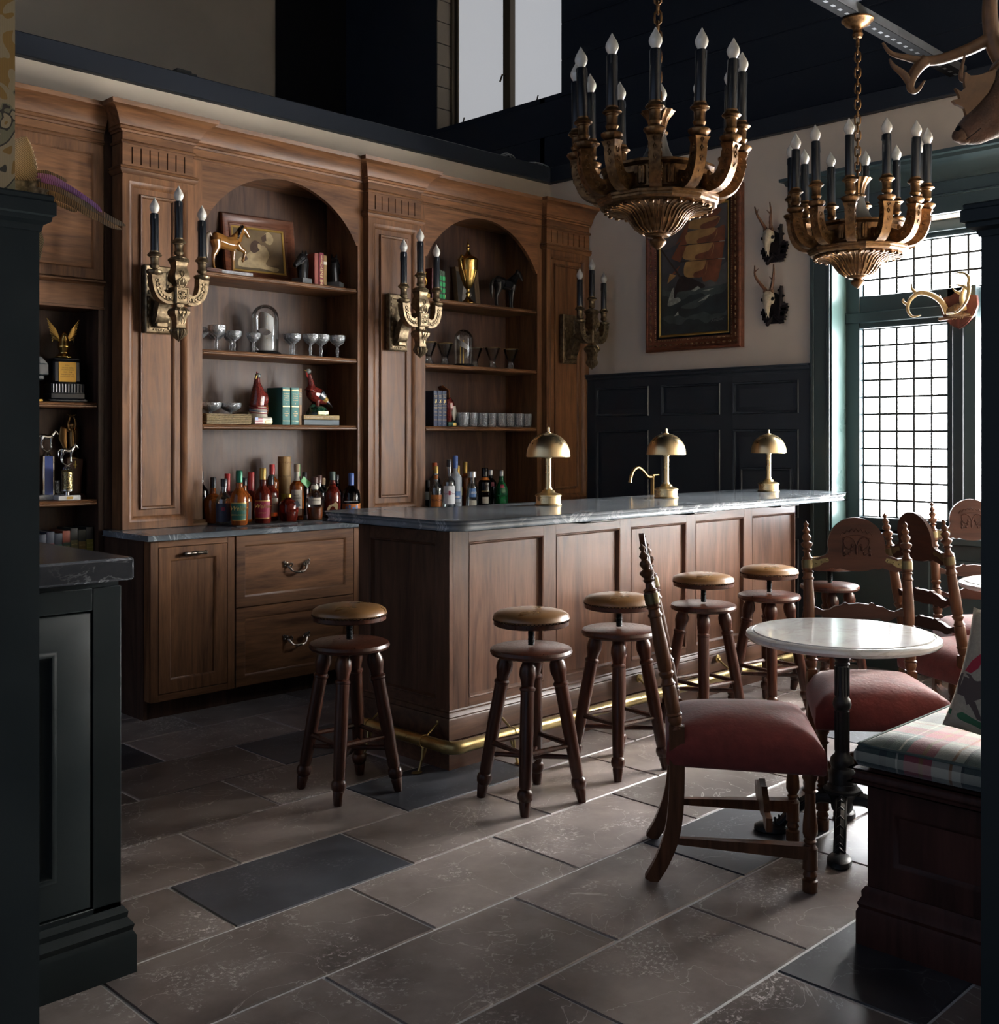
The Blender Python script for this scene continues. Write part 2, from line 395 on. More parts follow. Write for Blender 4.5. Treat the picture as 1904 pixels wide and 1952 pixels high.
def pane_mat(name, rad, col=(0.93, 0.96, 1.0), ribs=True):
    """frosted, ribbed glass with daylight behind it"""
    m, t, b = nt(name); tc = nd(t, 'TexCoord')
    b.inputs['Base Color'].default_value = (0.6, 0.62, 0.62, 1); b.inputs['Roughness'].default_value = 0.25
    b.inputs['Emission Color'].default_value = c4(col)
    oi = nd(t, 'ObjectInfo'); vr = nd(t, 'MapRange', i_1=0.0, i_2=1.0, i_3=rad * 0.86, i_4=rad * 1.08)
    t.links.new(oi.outputs['Random'], vr.inputs[0])
    if ribs:
        w = nd(t, 'TexWave', wave_type='BANDS', bands_direction='X', i_Scale=22.0, i_Distortion=0.6); t.links.new(tc.outputs['Object'], w.inputs['Vector'])
        wr = nd(t, 'MapRange', i_1=0.0, i_2=1.0, i_3=0.78, i_4=1.05); t.links.new(w.outputs['Fac'], wr.inputs[0])
        mu = nd(t, 'Math', operation='MULTIPLY'); t.links.new(vr.outputs[0], mu.inputs[0]); t.links.new(wr.outputs[0], mu.inputs[1])
        t.links.new(mu.outputs[0], b.inputs['Emission Strength'])
        bp = nd(t, 'Bump', i_Strength=0.4, i_Distance=0.003); t.links.new(w.outputs['Fac'], bp.inputs['Height']); t.links.new(bp.outputs[0], b.inputs['Normal'])
    else: t.links.new(vr.outputs[0], b.inputs['Emission Strength'])
    return m

W_C0, W_C1 = (0.066, 0.027, 0.0115), (0.215, 0.098, 0.042)
M_WZ = wood('walnut upright grain', W_C0, W_C1, 'z')
M_WX = wood('walnut long grain', W_C0, W_C1, 'x')
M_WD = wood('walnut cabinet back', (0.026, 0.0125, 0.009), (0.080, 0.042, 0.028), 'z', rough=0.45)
M_BZ = wood('bar walnut upright grain', (0.046, 0.021, 0.013), (0.125, 0.062, 0.038), 'z', rough=0.34, coat=0.12)
M_BX = wood('bar walnut long grain', (0.046, 0.021, 0.013), (0.125, 0.062, 0.038), 'x', rough=0.34, coat=0.12)
M_STOOL = wood('dark stained stool wood', (0.020, 0.006, 0.0035), (0.066, 0.020, 0.010), 'z', rough=0.30, coat=0.10)
M_CHAIR = wood('turned chair oak', (0.042, 0.016, 0.0075), (0.120, 0.050, 0.023), 'z', rough=0.36, coat=0.05, spec=0.2)
M_CHAIRX = wood('carved chair oak', (0.018, 0.0065, 0.0045), (0.048, 0.017, 0.011), 'x', rough=0.40, coat=0.0, spec=0.14)
M_BENCH = wood('bench mahogany', (0.026, 0.010, 0.0085), (0.068, 0.025, 0.020), 'z', rough=0.42, spec=0.18, coat=0.0)
M_FRAMEW = wood('frame mahogany', (0.05, 0.016, 0.009), (0.15, 0.052, 0.026), 'x', rough=0.3)
M_CREAM = plain('warm cream plaster', (0.74, 0.63, 0.50), 0.8, noise=0.05, nscale=3.0, bump=0.08, bscale=90)
M_TAUPE = plain('taupe painted wall', (0.45, 0.39, 0.30), 0.8, noise=0.08, nscale=2.0)
M_BLACK = plain('blue black paint', (0.010, 0.0145, 0.024), 0.55, spec=0.25, noise=0.1, nscale=4)
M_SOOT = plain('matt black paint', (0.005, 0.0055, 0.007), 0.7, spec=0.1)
M_GREEN = plain('blackened green paint', (0.021, 0.029, 0.032), 0.42, spec=0.18, noise=0.08, nscale=5)
M_WAINS = plain('deep blue green panel paint', (0.021, 0.028, 0.038), 0.42, spec=0.3)
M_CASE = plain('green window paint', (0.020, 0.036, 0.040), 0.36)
M_JAMB = plain('pane lit glossy green jamb paint', (0.075, 0.130, 0.118), 0.33, spec=0.9, noise=0.15, nscale=4)  # base colour lightened to carry the glow of the panes on the jamb
M_GROUT = plain('pale grout', (0.62, 0.61, 0.60), 0.85, noise=0.15, nscale=40)
M_STONE = stone('brown limestone', (0.112, 0.092, 0.084), (0.300, 0.256, 0.236), (0.74, 0.70, 0.68), 0.31, 0.9)
M_SLATE = stone('charcoal slate', (0.024, 0.027, 0.033), (0.072, 0.078, 0.092), (0.34, 0.35, 0.38), 0.42, 0.5)
M_GREYM = marble('grey veined counter marble', (0.075, 0.088, 0.10), (0.26, 0.29, 0.32), (0.62, 0.65, 0.68), 0.16, 2.6, 0.03, 0.8)
M_DARKM = marble('charcoal marble', (0.018, 0.020, 0.025), (0.060, 0.064, 0.074), (0.35, 0.36, 0.38), 0.25, 5.0, 0.02, 0.6)
M_WHITEM = marble('white veined marble', (0.60, 0.60, 0.585), (0.80, 0.79, 0.765), (0.36, 0.31, 0.24), 0.12, 5.0, 0.05, 0.45, coat=0.3)
M_BRASS = plain('brushed brass', (0.80, 0.63, 0.36), 0.31, 1.0, noise=0.05, nscale=8)
M_RAIL = plain('worn brass rail', (0.42, 0.32, 0.14), 0.34, 1.0, noise=0.22, nscale=14)
M_GILT = metal_aged('aged gilt bronze', (0.205, 0.112, 0.046), (0.100, 0.052, 0.023), 0.38, 40, 0.25)
M_BRONZE = metal_aged('antique bronze', (0.26, 0.195, 0.115), (0.13, 0.096, 0.058), 0.42, 45, 0.25)
M_IRON = plain('black cast iron', (0.010, 0.013, 0.015), 0.42, 0.3, bump=0.15, bscale=160)
M_CANDLE = plain('black candle sleeve', (0.010, 0.013, 0.018), 0.28)
M_BULB = plain('satin bulb glass', (0.86, 0.83, 0.74), 0.14, spec=0.8, coat=0.6)
M_BULB.node_tree.nodes['Principled BSDF'].inputs['Transmission Weight'].default_value = 0.15
M_LEATHER = plain('tan leather', (0.165, 0.084, 0.031), 0.30, coat=0.25, noise=0.12, nscale=9, bump=0.12, bscale=240)
M_VELVET = plain('russet velvet', (0.135, 0.029, 0.027), 0.85, spec=0.15, noise=0.2, nscale=26, bump=0.35, bscale=70, sheen=0.22)
M_PEWTER = plain('dark pewter pull', (0.22, 0.19, 0.16), 0.32, 1.0, noise=0.3, nscale=120)
M_CHROME = plain('silver plated metal', (0.62, 0.60, 0.55), 0.18, 1.0)
M_GOLD = plain('polished gold plate', (0.70, 0.44, 0.13), 0.22, 1.0)
M_PANE = pane_mat('daylit ribbed pane', DAY)
M_PANES = pane_mat('boosted ribbed pane', BOOSTED, (1.0, 0.97, 0.93))
M_CLEAR = pane_mat('shaded clerestory pane', CLERESTORY, (0.80, 0.81, 0.84), ribs=False)
M_LEAD = plain('lead came', (0.035, 0.032, 0.028), 0.5, 0.3)
# ------------------------------------------------------------------ the room
WX, WY = 6.60, 6.02       # back wall plane (x) and bar wall plane (y)
floor = structure(MB().box(-2.5, -2.5, -0.12, 6.9, 9.2, -0.004).obj('floor', M_GROUT))
YB = [0.36, 0.77, 1.18, 1.59, 2.005, 2.435, 2.86, 3.275, 3.69, 4.13, 4.56, 4.97, 5.38, 5.8]
JO = {1.18: [1.25, 1.95, 2.653, 3.35], 1.59: [0.75, 1.44, 2.139, 2.825, 3.52], 2.005: [1.05, 1.76, 2.49, 3.155, 3.85], 2.435: [0.62, 1.324, 2.17, 2.816, 3.5],
      2.86: [1.06, 1.76, 2.45, 3.14, 3.83], 3.275: [0.65, 1.33, 2.03, 2.775, 3.5], 3.69: [1.07, 1.77, 2.468, 3.16], 4.13: [0.7, 1.4, 2.1, 2.79, 3.5],
      4.56: [1.05, 1.75, 2.44, 3.17], 4.97: [1.46, 2.16, 2.86, 3.56]}
SLATE = {(2.86, 1.76), (3.275, 2.775), (4.13, 2.79), (4.56, 1.75), (2.005, 3.155), (1.18, 2.653), (3.275, 4.92), (1.59, 4.92), (2.435, 4.9)}
for r in range(len(YB) - 1):
    y0, y1 = YB[r], YB[r + 1]
    js = list(JO.get(y0, [0.5 + 0.35 * (r % 2)]))
    while js[-1] < WX: js.append(round(js[-1] + 0.70, 3))
    for a, b in zip(js, js[1:]):
        b = min(b, WX)
        if b - a < 0.05 or (b + y1) < 3.3: continue
        g = 0.0045; w, h = b - a - 2 * g, y1 - y0 - 2 * g
        sl = (y0, a) in SLATE
        mb = MB(); q = 0.0035
        j = [RND.uniform(-0.0018, 0.0018) for _ in range(8)]
        lo = [(-w / 2, -h / 2), (w / 2, -h / 2), (w / 2, h / 2), (-w / 2, h / 2)]
        vs = [(x, y, -0.03) for x, y in lo] + [(x + j[2 * i], y + j[2 * i + 1], -q) for i, (x, y) in enumerate(lo)] + \
             [(x + j[2 * i] - math.copysign(q, x), y + j[2 * i + 1] - math.copysign(q, y), 0) for i, (x, y) in enumerate(lo)]
        fs = [(i, (i + 1) % 4, 4 + (i + 1) % 4, 4 + i) for i in range(4)] + [(4 + i, 4 + (i + 1) % 4, 8 + (i + 1) % 4, 8 + i) for i in range(4)] + [(8, 9, 10, 11)]
        t_ = mb.add(vs, fs).obj('tile', M_SLATE if sl else M_STONE, floor, loc=((a + b) / 2, (y0 + y1) / 2, 0), ang=0.3)

# bar wall (partition), dark ledge on top, taller room behind it
structure(MB().box(-2.0, WY, 0, WX, WY + 0.18, 3.5).obj('wall_left', M_CREAM))
structure(MB().box(-2.0, WY - 0.05, 3.5, WX, WY + 0.28, 3.625, 0.006).obj('trim_1', M_BLACK))
structure(MB().box(-2.0, 8.99, 0, 5.95, 9.15, 6.2).obj('wall_left_upper', M_TAUPE))
structure(MB().box(5.95, 8.93, 0, 6.75, 9.15, 6.2).obj('wall_left_corner_shade', M_SOOT))  # black box standing in for the soft shade in this corner
structure(MB().box(-2.5, -2.5, 6.2, 6.9, 9.2, 6.3).obj('ceiling', M_SOOT))
# back wall: cream with an opening for the windows, black ledge and upper wall with the clerestory opening
OY0, OY1, OZ0, OZ1 = 1.12, 3.53, 0.855, 2.80
b = MB()
b.box(WX, OY1, 0, WX + 0.30, WY + 0.18, 3.5); b.box(WX, 0.8, 0, WX + 0.30, OY0, 3.5)
b.box(WX, OY0, 0, WX + 0.30, OY1, OZ0); b.box(WX, OY0, OZ1, WX + 0.30, OY1, 3.5)
structure(b.obj('wall_back', M_CREAM))
structure(MB().box(WX - 0.05, 0.8, 3.5, WX + 0.3, WY - 0.05, 3.625, 0.006).obj('trim_2', M_BLACK))
CX_, CY0, CY1, CZ0 = 6.75, 6.03, 7.57, 4.285
b = MB()
b.box(CX_, CY1, 0, CX_ + 0.3, 9.15, 6.2); b.box(CX_, WY + 0.2, 3.5, CX_ + 0.3, CY1, CZ0); b.box(CX_, 0.8, 3.62, CX_ + 0.3, CY0, 6.2); b.box(CX_, CY0, CZ0 - 0.7, CX_ + 0.3, WY + 0.25, CZ0)
wbu = structure(b.obj('wall_back_upper', M_BLACK))
k = 0
for z in (3.95, 4.25, 4.55, 4.85, 5.15, 5.45, 5.75):   # lapped boards of the upper wall
    b = MB().box(CX_ - 0.006, 0.8, z, CX_ + 0.01, CY0 if z > CZ0 - 0.3 else 8.9, z + 0.292, 0.003); b.obj('board', M_BLACK, wbu)
# clerestory window
w1 = structure(thing('window_1', None, None, (CX_, CY1, CZ0), -PI / 2)); w1['label'] = 'high clerestory window with two tall frosted sashes'
M_BLOCK = plain('painted concrete block', (0.20, 0.165, 0.12), 0.8, bump=0.3, bscale=60)
for i in range(10):
    MB().box(0.0, 0.002, i * 0.2 + 0.003, 0.012, 0.20, i * 0.2 + 0.197, 0.004).obj('block', M_BLOCK, w1)
M_BRZF = plain('bronze window frame', (0.085, 0.062, 0.036), 0.4, 0.4)
W = CY1 - CY0
b = MB()
for x0, x1 in ((0.012, 0.04), (0.05, 0.075)): b.box(x0, 0.15 + x0, 0.0, x1, 0.26, 1.95, 0.004)
b.box(0, 0.16, 0, W, 0.26, 0.04, 0.004); b.box(W - 0.02, 0.16, 0, W, 0.26, 1.95)
b.obj('frame', M_BRZF, w1)
b = MB().box(0.69, 0.17, 0.03, 0.745, 0.26, 1.95, 0.004); b.box(0.755, 0.15, 0.03, 0.80, 0.26, 1.95, 0.004); b.obj('mullion', M_BRZF, w1)
MB().box(0.07, 0.215, 0.035, 0.69, 0.225, 1.95).obj('pane', M_CLEAR, w1)
MB().box(0.80, 0.215, 0.035, W - 0.02, 0.225, 1.95).obj('pane', M_CLEAR, w1)
for x in (0.16, 1.08):
    MB().box(x, 0.135, 0.035, x + 0.10, 0.165, 0.05, 0.003).tube([(x + 0.05, 0.14, 0.05), (x + 0.085, 0.12, 0.085)], 0.006, 6).obj('latch', M_BRZF, w1)
MB().tube([(0.735, 0.15, 0.36), (0.735, 0.12, 0.36), (0.715, 0.11, 0.30)], 0.008, 6).obj('handle', M_BRZF, w1)

# wainscot on the back wall (local x runs to the right, towards the windows)
ws = structure(thing('wall_back_wainscot', None, None, (WX, WY, 0), -PI / 2))
xL, xR = 0.40, WY - 3.675
cols = [(0.505, 1.017), (1.127, 1.642), (1.745, 2.257)]; rows = [(0.22, 0.78), (0.92, 1.51), (1.615, 1.838)]
RAISE = [(0, 0.0), (0.006, 0.012), (0.016, 0.012), (0.022, -0.002), (0.05, 0.006), (0.052, 0.008)]
xs = [xL] + [v for c in cols for v in c] + [xR]
for i in range(0, len(xs), 2): MB().box(xs[i], -0.03, 0, xs[i + 1], 0, 1.9).obj('stile', M_WAINS, ws)
zs = [0.0] + [v for r_ in rows for v in r_] + [1.9]
for c in cols:
    for i in range(0, len(zs), 2): MB().box(c[0], -0.0295, zs[i], c[1], 0, zs[i + 1]).obj('rail', M_WAINS, ws)
for c in cols:
    for r_ in rows:
        b = MB().ring(c[0], r_[0], c[1], r_[1], [(0, 0.03), (0.005, 0.038), (0.014, 0.034), (0.018, 0.014), (0.05, 0.020)])
        b.box(c[0] + 0.049, -0.022, r_[0] + 0.049, c[1] - 0.049, 0, r_[1] - 0.049)
        b.obj('panel', M_WAINS, ws)
MB().mold([(xL, -0.03), (xR, -0.03)], [(-0.03, 1.885), (0.004, 1.885), (0.006, 1.90), (0.022, 1.91), (0.022, 1.925), (0.03, 1.93), (0.03, 1.942), (-0.03, 1.942)]).obj('cap_moulding', M_WAINS, ws)
MB().mold([(xL, -0.03), (xR, -0.03)], [(-0.03, 0), (0.02, 0), (0.02, 0.13), (0.008, 0.16), (-0.03, 0.16)]).obj('base_moulding', M_WAINS, ws)
MB().ring(1.80, 1.06, 2.20, 1.25, [(0, 0.02), (0.006, 0.034), (0.014, 0.034), (0.02, 0.02)]).obj('panel_moulding', M_WAINS, ws)

# window wall: casing, entablature, deep reveals, sashes with leaded panes
w2 = structure(thing('window_2', None, None, (WX, 3.675, 0), -PI / 2)); w2['label'] = 'tall green framed window with leaded frosted panes'
def wl(y): return 3.675 - y           # world y -> local x
b = MB().box(0, -0.045, 0, 0.142, 0, 3.07, 0.004); b.box(0.006, -0.052, 0, 0.03, 0, 3.07, 0.003); b.box(0.12, -0.052, 0, 0.142, 0, 3.07, 0.003)
b.obj('casing', M_CASE, w2)
x1 = wl(0.95)
b = MB().mold([(-0.02, 0.0), (-0.02, -0.05), (x1, -0.05)],
      [(0, 2.99), (0.01, 2.99), (0.015, 3.02), (0.05, 3.05), (0.07, 3.09), (0.10, 3.105), (0.105, 3.125), (0.13, 3.13), (0.13, 3.15), (0, 3.15)])
b.obj('cornice', M_CASE, w2)
b = MB().box(-0.02, -0.05, 2.80, x1, 0, 2.99); b.box(-0.02, -0.06, 2.90, x1, 0, 2.915, 0.003); b.obj('frieze', M_CASE, w2)
xo = wl(OY1)
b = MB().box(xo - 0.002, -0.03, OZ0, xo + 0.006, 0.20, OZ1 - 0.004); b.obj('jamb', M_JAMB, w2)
MB().box(xo, -0.0, OZ1 - 0.003, x1, 0.23, OZ1).obj('head', M_CREAM, w2)
MB().box(xo - 0.02, -0.05, OZ0 - 0.045, x1, 0.23, OZ0, 0.006).obj('sill', M_CASE, w2)
b = MB(); bx = wl(3.675)
for a, c in ((-0.0, 0.62), (0.70, 1.4), (1.48, 2.2)):      # dado panels below the sill
    b.ring(a + 0.06, 0.22, c, 0.72, [(0, 0.0), (0.005, 0.016), (0.02, 0.016), (0.028, 0.0)])
b.box(0, -0.004, 0, x1, 0, 0.81); b.obj('dado', M_CASE, w2)
PX = 0.1144; Yd = 0.22       # pane pitch, pane plane depth
lights = [(wl(3.432), 'A'), (wl(2.62), 'B'), (wl(1.81), 'C')]
FR = M_CASE
MB().box(xo, Yd - 0.06, OZ0, lights[0][0], Yd + 0.06, OZ1, 0.003).obj('post', FR, w2)
for i in range(2): MB().box(lights[i][0] + 5 * PX, Yd - 0.05, OZ0, lights[i + 1][0], Yd + 0.06, 2.375, 0.003).box(lights[i][0] + 5 * PX + 0.05, Yd - 0.09, OZ0, lights[i + 1][0] - 0.05, Yd, 2.30, 0.004).obj('post', FR, w2)
for yc in (2.66, 1.92): MB().box(wl(yc) - 0.03, 0.02, OZ0, wl(yc) + 0.03, Yd, 2.36, 0.005).box(wl(yc) - 0.038, 0.012, OZ0, wl(yc) + 0.038, 0.03, 2.36, 0.004).obj('mullion_fin', FR, w2)  # fins deepened to keep grazing pane light off the corner pilaster
MB().box(lights[2][0] + 5 * PX, Yd - 0.05, OZ0, wl(OY0), Yd + 0.06, OZ1, 0.003).obj('post', FR, w2)
MB().box(xo, Yd - 0.05, OZ0, wl(OY0), Yd + 0.06, 0.935, 0.003).obj('rail', FR, w2)
MB().box(xo, Yd - 0.05, 2.163, wl(OY0), Yd + 0.06, 2.375, 0.003).box(xo, Yd - 0.075, 2.20, wl(OY0), Yd, 2.27, 0.006).obj('rail', FR, w2)
MB().box(xo, Yd - 0.05, 2.70, wl(OY0), Yd + 0.06, OZ1, 0.003).box(xo, Yd - 0.08, 2.73, wl(OY0), Yd, OZ1, 0.004).obj('rail', FR, w2)
PZ = (2.163 - 0.935) / 11
pm = MB().box(-PX / 2 + 0.002, -0.003, -PZ / 2 + 0.002, PX / 2 - 0.002, 0.003, PZ / 2 - 0.002).mesh('pane', M_PANE)
def pane(x, z, sx=1, sz=1):
    o = bpy.data.objects.new('pane', pm); COL.objects.link(o); o.parent = w2; o.location = (x, Yd, z); o.scale = (sx, 1, sz)
for c in range(5):
    for r_ in range(11): pane(lights[0][0] + PX * (c + 0.5), 0.935 + PZ * (r_ + 0.5))
TZ = (2.70 - 2.375) / 3
for c in range(9):
    for r_ in range(3): pane(lights[0][0] + PX * (c + 0.5), 2.375 + TZ * (r_ + 0.5), 1, TZ / PZ)
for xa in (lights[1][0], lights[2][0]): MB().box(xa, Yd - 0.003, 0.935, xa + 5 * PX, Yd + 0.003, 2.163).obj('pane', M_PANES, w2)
MB().box(lights[0][0] + 9 * PX, Yd - 0.003, 2.375, lights[2][0] + 5 * PX, Yd + 0.003, 2.70).obj('pane', M_PANE, w2)
def cames(name, xa, n, z0, nz, pz):
    b = MB()
    for i in range(n + 1): b.box(xa + i * PX - 0.0075, Yd - 0.008, z0, xa + i * PX + 0.0075, Yd + 0.004, z0 + nz * pz, 0.002)
    for j in range(nz + 1): b.box(xa, Yd - 0.0085, z0 + j * pz - 0.0075, xa + n * PX, Yd + 0.004, z0 + j * pz + 0.0075, 0.002)
    for i in range(1, n):
        for j in range(1, nz): b.box(xa + i * PX - 0.009, Yd - 0.0095, z0 + j * pz - 0.009, xa + i * PX + 0.009, Yd, z0 + j * pz + 0.009, 0.003)
    b.obj(name, M_LEAD, w2)
for xa, _ in lights: cames('lead_lattice', xa, 5, 0.935, 11, PZ)
cames('lead_lattice', lights[0][0], 19, 2.375, 3, TZ)
for xa, n, z0, z1 in ((lights[0][0], 5, 0.935, 2.163), (lights[1][0], 5, 0.935, 2.163)):
    MB().ring(xa - 0.014, z0 - 0.014, xa + n * PX + 0.014, z1 + 0.014, [(0, 0.0), (0, 0.008), (0.012, 0.004), (0.014, -0.03)], y=Yd - 0.05).obj('sash_bead', FR, w2)

structure(MB().box(-2.5, -1.45, 0, 2.9, -1.3, 6.2).obj('wall_front', M_TAUPE))  # unseen walls here, added to keep ambient light off the cabinets
structure(MB().box(2.75, -1.3, 0, 2.9, 0.78, 6.2).obj('wall_right_return', M_TAUPE))
# side wall behind the bench, and the two piers that frame the view
structure(MB().box(2.66, 0.78, 0, WX + 0.3, 0.9, 6.2).obj('wall_right', M_CREAM))
CAP = [(0, -0.075), (0.004, -0.075), (0.008, -0.062), (0.024, -0.055), (0.026, -0.045), (0.034, -0.042), (0.034, -0.016), (0.028, -0.012), (0.03, -0.004), (0.026, 0.0), (0, 0.0)]
pr = structure(MB().box(2.56, 0.55, 0, 2.78, 1.003, 1.975).obj('wall_right_pier', M_GREEN))
MB().mold([(2.78, 1.003), (2.56, 1.003), (2.56, 0.55)], [(o, z + 1.985) for o, z in CAP]).box(2.55, 0.55, 1.93, 2.79, 1.01, 1.985).obj('cap_moulding', M_GREEN, pr)
pl = structure(MB().box(-0.6, 2.30, 0, 0.945, 2.46, 1.945).obj('wall_left_pier', M_GREEN))
MB().mold([(-0.6, 2.30), (0.945, 2.30), (0.945, 2.46)], [(o * 0.75, z + 1.955) for o, z in CAP]).box(-0.6, 2.29, 1.9, 0.955, 2.46, 1.955).obj('cap_moulding', M_GREEN, pl)
def wallpaper():
    m, t, b = nt('mustard floral wallpaper'); tc = nd(t, 'TexCoord')
    v = nd(t, 'TexNoise', i_Scale=7.0, i_Detail=2.0, i_Distortion=1.5); t.links.new(tc.outputs['Object'], v.inputs['Vector'])
    r = nd(t, 'ValToRGB'); r.color_ramp.interpolation = 'CONSTANT'; e = r.color_ramp.elements
    e[0].position = 0.0; e[0].color = (0.30, 0.165, 0.034, 1); e[1].position = 0.44; e[1].color = (0.36, 0.27, 0.145, 1)
    for p, c in ((0.565, (0.20, 0.175, 0.095, 1)), (0.60, (0.04, 0.03, 0.018, 1)), (0.63, (0.38, 0.285, 0.16, 1)), (0.70, (0.28, 0.15, 0.03, 1))):
        k = e.new(p); k.color = c
    t.links.new(v.outputs['Fac'], r.inputs['Fac'])
    l = nd(t, 'TexWave', i_Scale=90.0, i_Distortion=1.0); t.links.new(tc.outputs['Object'], l.inputs['Vector'])
    mx = nd(t, 'MixRGB', blend_type='MULTIPLY', i_0=0.12); t.links.new(r.outputs[0], mx.inputs[1]); t.links.new(l.outputs[0], mx.inputs[2])
    t.links.new(mx.outputs[0], b.inputs['Base Color']); b.inputs['Roughness'].default_value = 0.75
    return m
structure(MB().box(-0.6, 2.325, 1.955, 0.905, 2.44, 6.2).obj('wall_left_papered', wallpaper()))

# ------------------------------------------------------------------ dark green sideboard with marble top, left foreground
sb = thing('green_sideboard', 'blackened green panelled sideboard in left foreground, under charcoal marble', 'cabinet', (1.39, 2.86, 0), 0)
b = MB().box(-1.2, 0, 0, -0.0, 0.75, 1.065); b.obj('body', M_GREEN, sb)
b = MB().ring(-0.62, 0.20, -0.085, 0.985, [(0, 0.0), (0, 0.014), (0.003, 0.016), (0.09, 0.016), (0.095, 0.020), (0.105, 0.020), (0.115, 0.008), (0.125, 0.006)])
b.box(-0.51, -0.006, 0.31, -0.20, 0, 0.87); b.obj('door', M_GREEN, sb)
MB().box(-0.08, -0.017, 0.16, 0.0, 0, 1.05, 0.002).box(-0.62, -0.017, 0.99, -0.08, 0, 1.05, 0.002).box(-0.62, -0.017, 0.13, 0.0, 0, 0.195, 0.002).obj('face_frame', M_GREEN, sb)
MB().mold([(-1.2, -0.017), (0.0, -0.017), (0, 0.75)], [(0, 0), (0.03, 0), (0.03, 0.10), (0.022, 0.115), (0.026, 0.13), (0.012, 0.15), (0.014, 0.165), (0.004, 0.18), (0, 0.18)]).obj('base_moulding', M_GREEN, sb)
tag(MB().box(-1.22, -0.055, 1.067, 0.02, 0.80, 1.128, 0.006).obj('sideboard_top', M_DARKM, None, loc=(1.39, 2.86, 0)), 'charcoal marble slab on the green sideboard', 'countertop')
# ------------------------------------------------------------------ back-bar cabinetry along the left wall
def slab(poly, layers):
    """closed edge profile [(out, z)] around a plan polygon (clockwise from above = outside right) with caps"""
    b = MB(); b.mold(poly, layers, closed=True)
    k = len(layers); n = len(poly)
    b.f.append(tuple(i * k for i in range(n))); b.m.append(0)
    b.f.append(tuple(i * k + k - 1 for i in range(n))[::-1]); b.m.append(0)
    return b
def arc(cx, cy, r, a0, a1, n):
    return [(cx + r * math.cos(math.radians(a0 + (a1 - a0) * i / n)), cy + r * math.sin(math.radians(a0 + (a1 - a0) * i / n))) for i in range(n + 1)]
def panel_front(b, x0, z0, x1, z1, y, fw, th=0.02, deep=0.012):
    """frame-and-panel front: frame width fw, recessed flat panel"""
    b.ring(x0, z0, x1, z1, [(0, -0.002), (0, th - 0.002), (0.002, th), (fw, th), (fw + 0.004, th - 0.001), (fw + 0.012, th - deep), (fw + 0.014, th - deep - 0.001)], y=y)
BCZ = 0.955
def drawer_pull():
    """scrolled bail pull, local origin at its centre on the drawer face"""
    b = MB()
    for s in (-1, 1):
        b.tube(spline([(s * 0.062, -0.004, 0.018), (s * 0.048, -0.012, 0.012), (s * 0.036, -0.016, 0.016), (s * 0.030, -0.016, 0.008), (s * 0.038, -0.016, 0.000)], 4), [0.004] * 16 + [0.003], 6)
        b.ell((s * 0.055, -0.004, 0.014), (0.014, 0.006, 0.009), 8); b.ell((s * 0.066, -0.004, 0.022), (0.008, 0.005, 0.006), 8); b.ell((s * 0.064, -0.004, 0.006), (0.007, 0.005, 0.005), 8)
    b.tube(spline([(-0.05, -0.010, 0.006), (-0.036, -0.024, -0.016), (-0.014, -0.028, -0.024), (0, -0.028, -0.022), (0.014, -0.028, -0.024), (0.036, -0.024, -0.016), (0.05, -0.010, 0.006)], 4), [0.0045 + 0.0015 * math.sin(i * 0.9) for i in range(25)], 6)
    b.ell((0, -0.028, -0.025), (0.010, 0.005, 0.006), 8)
    return b
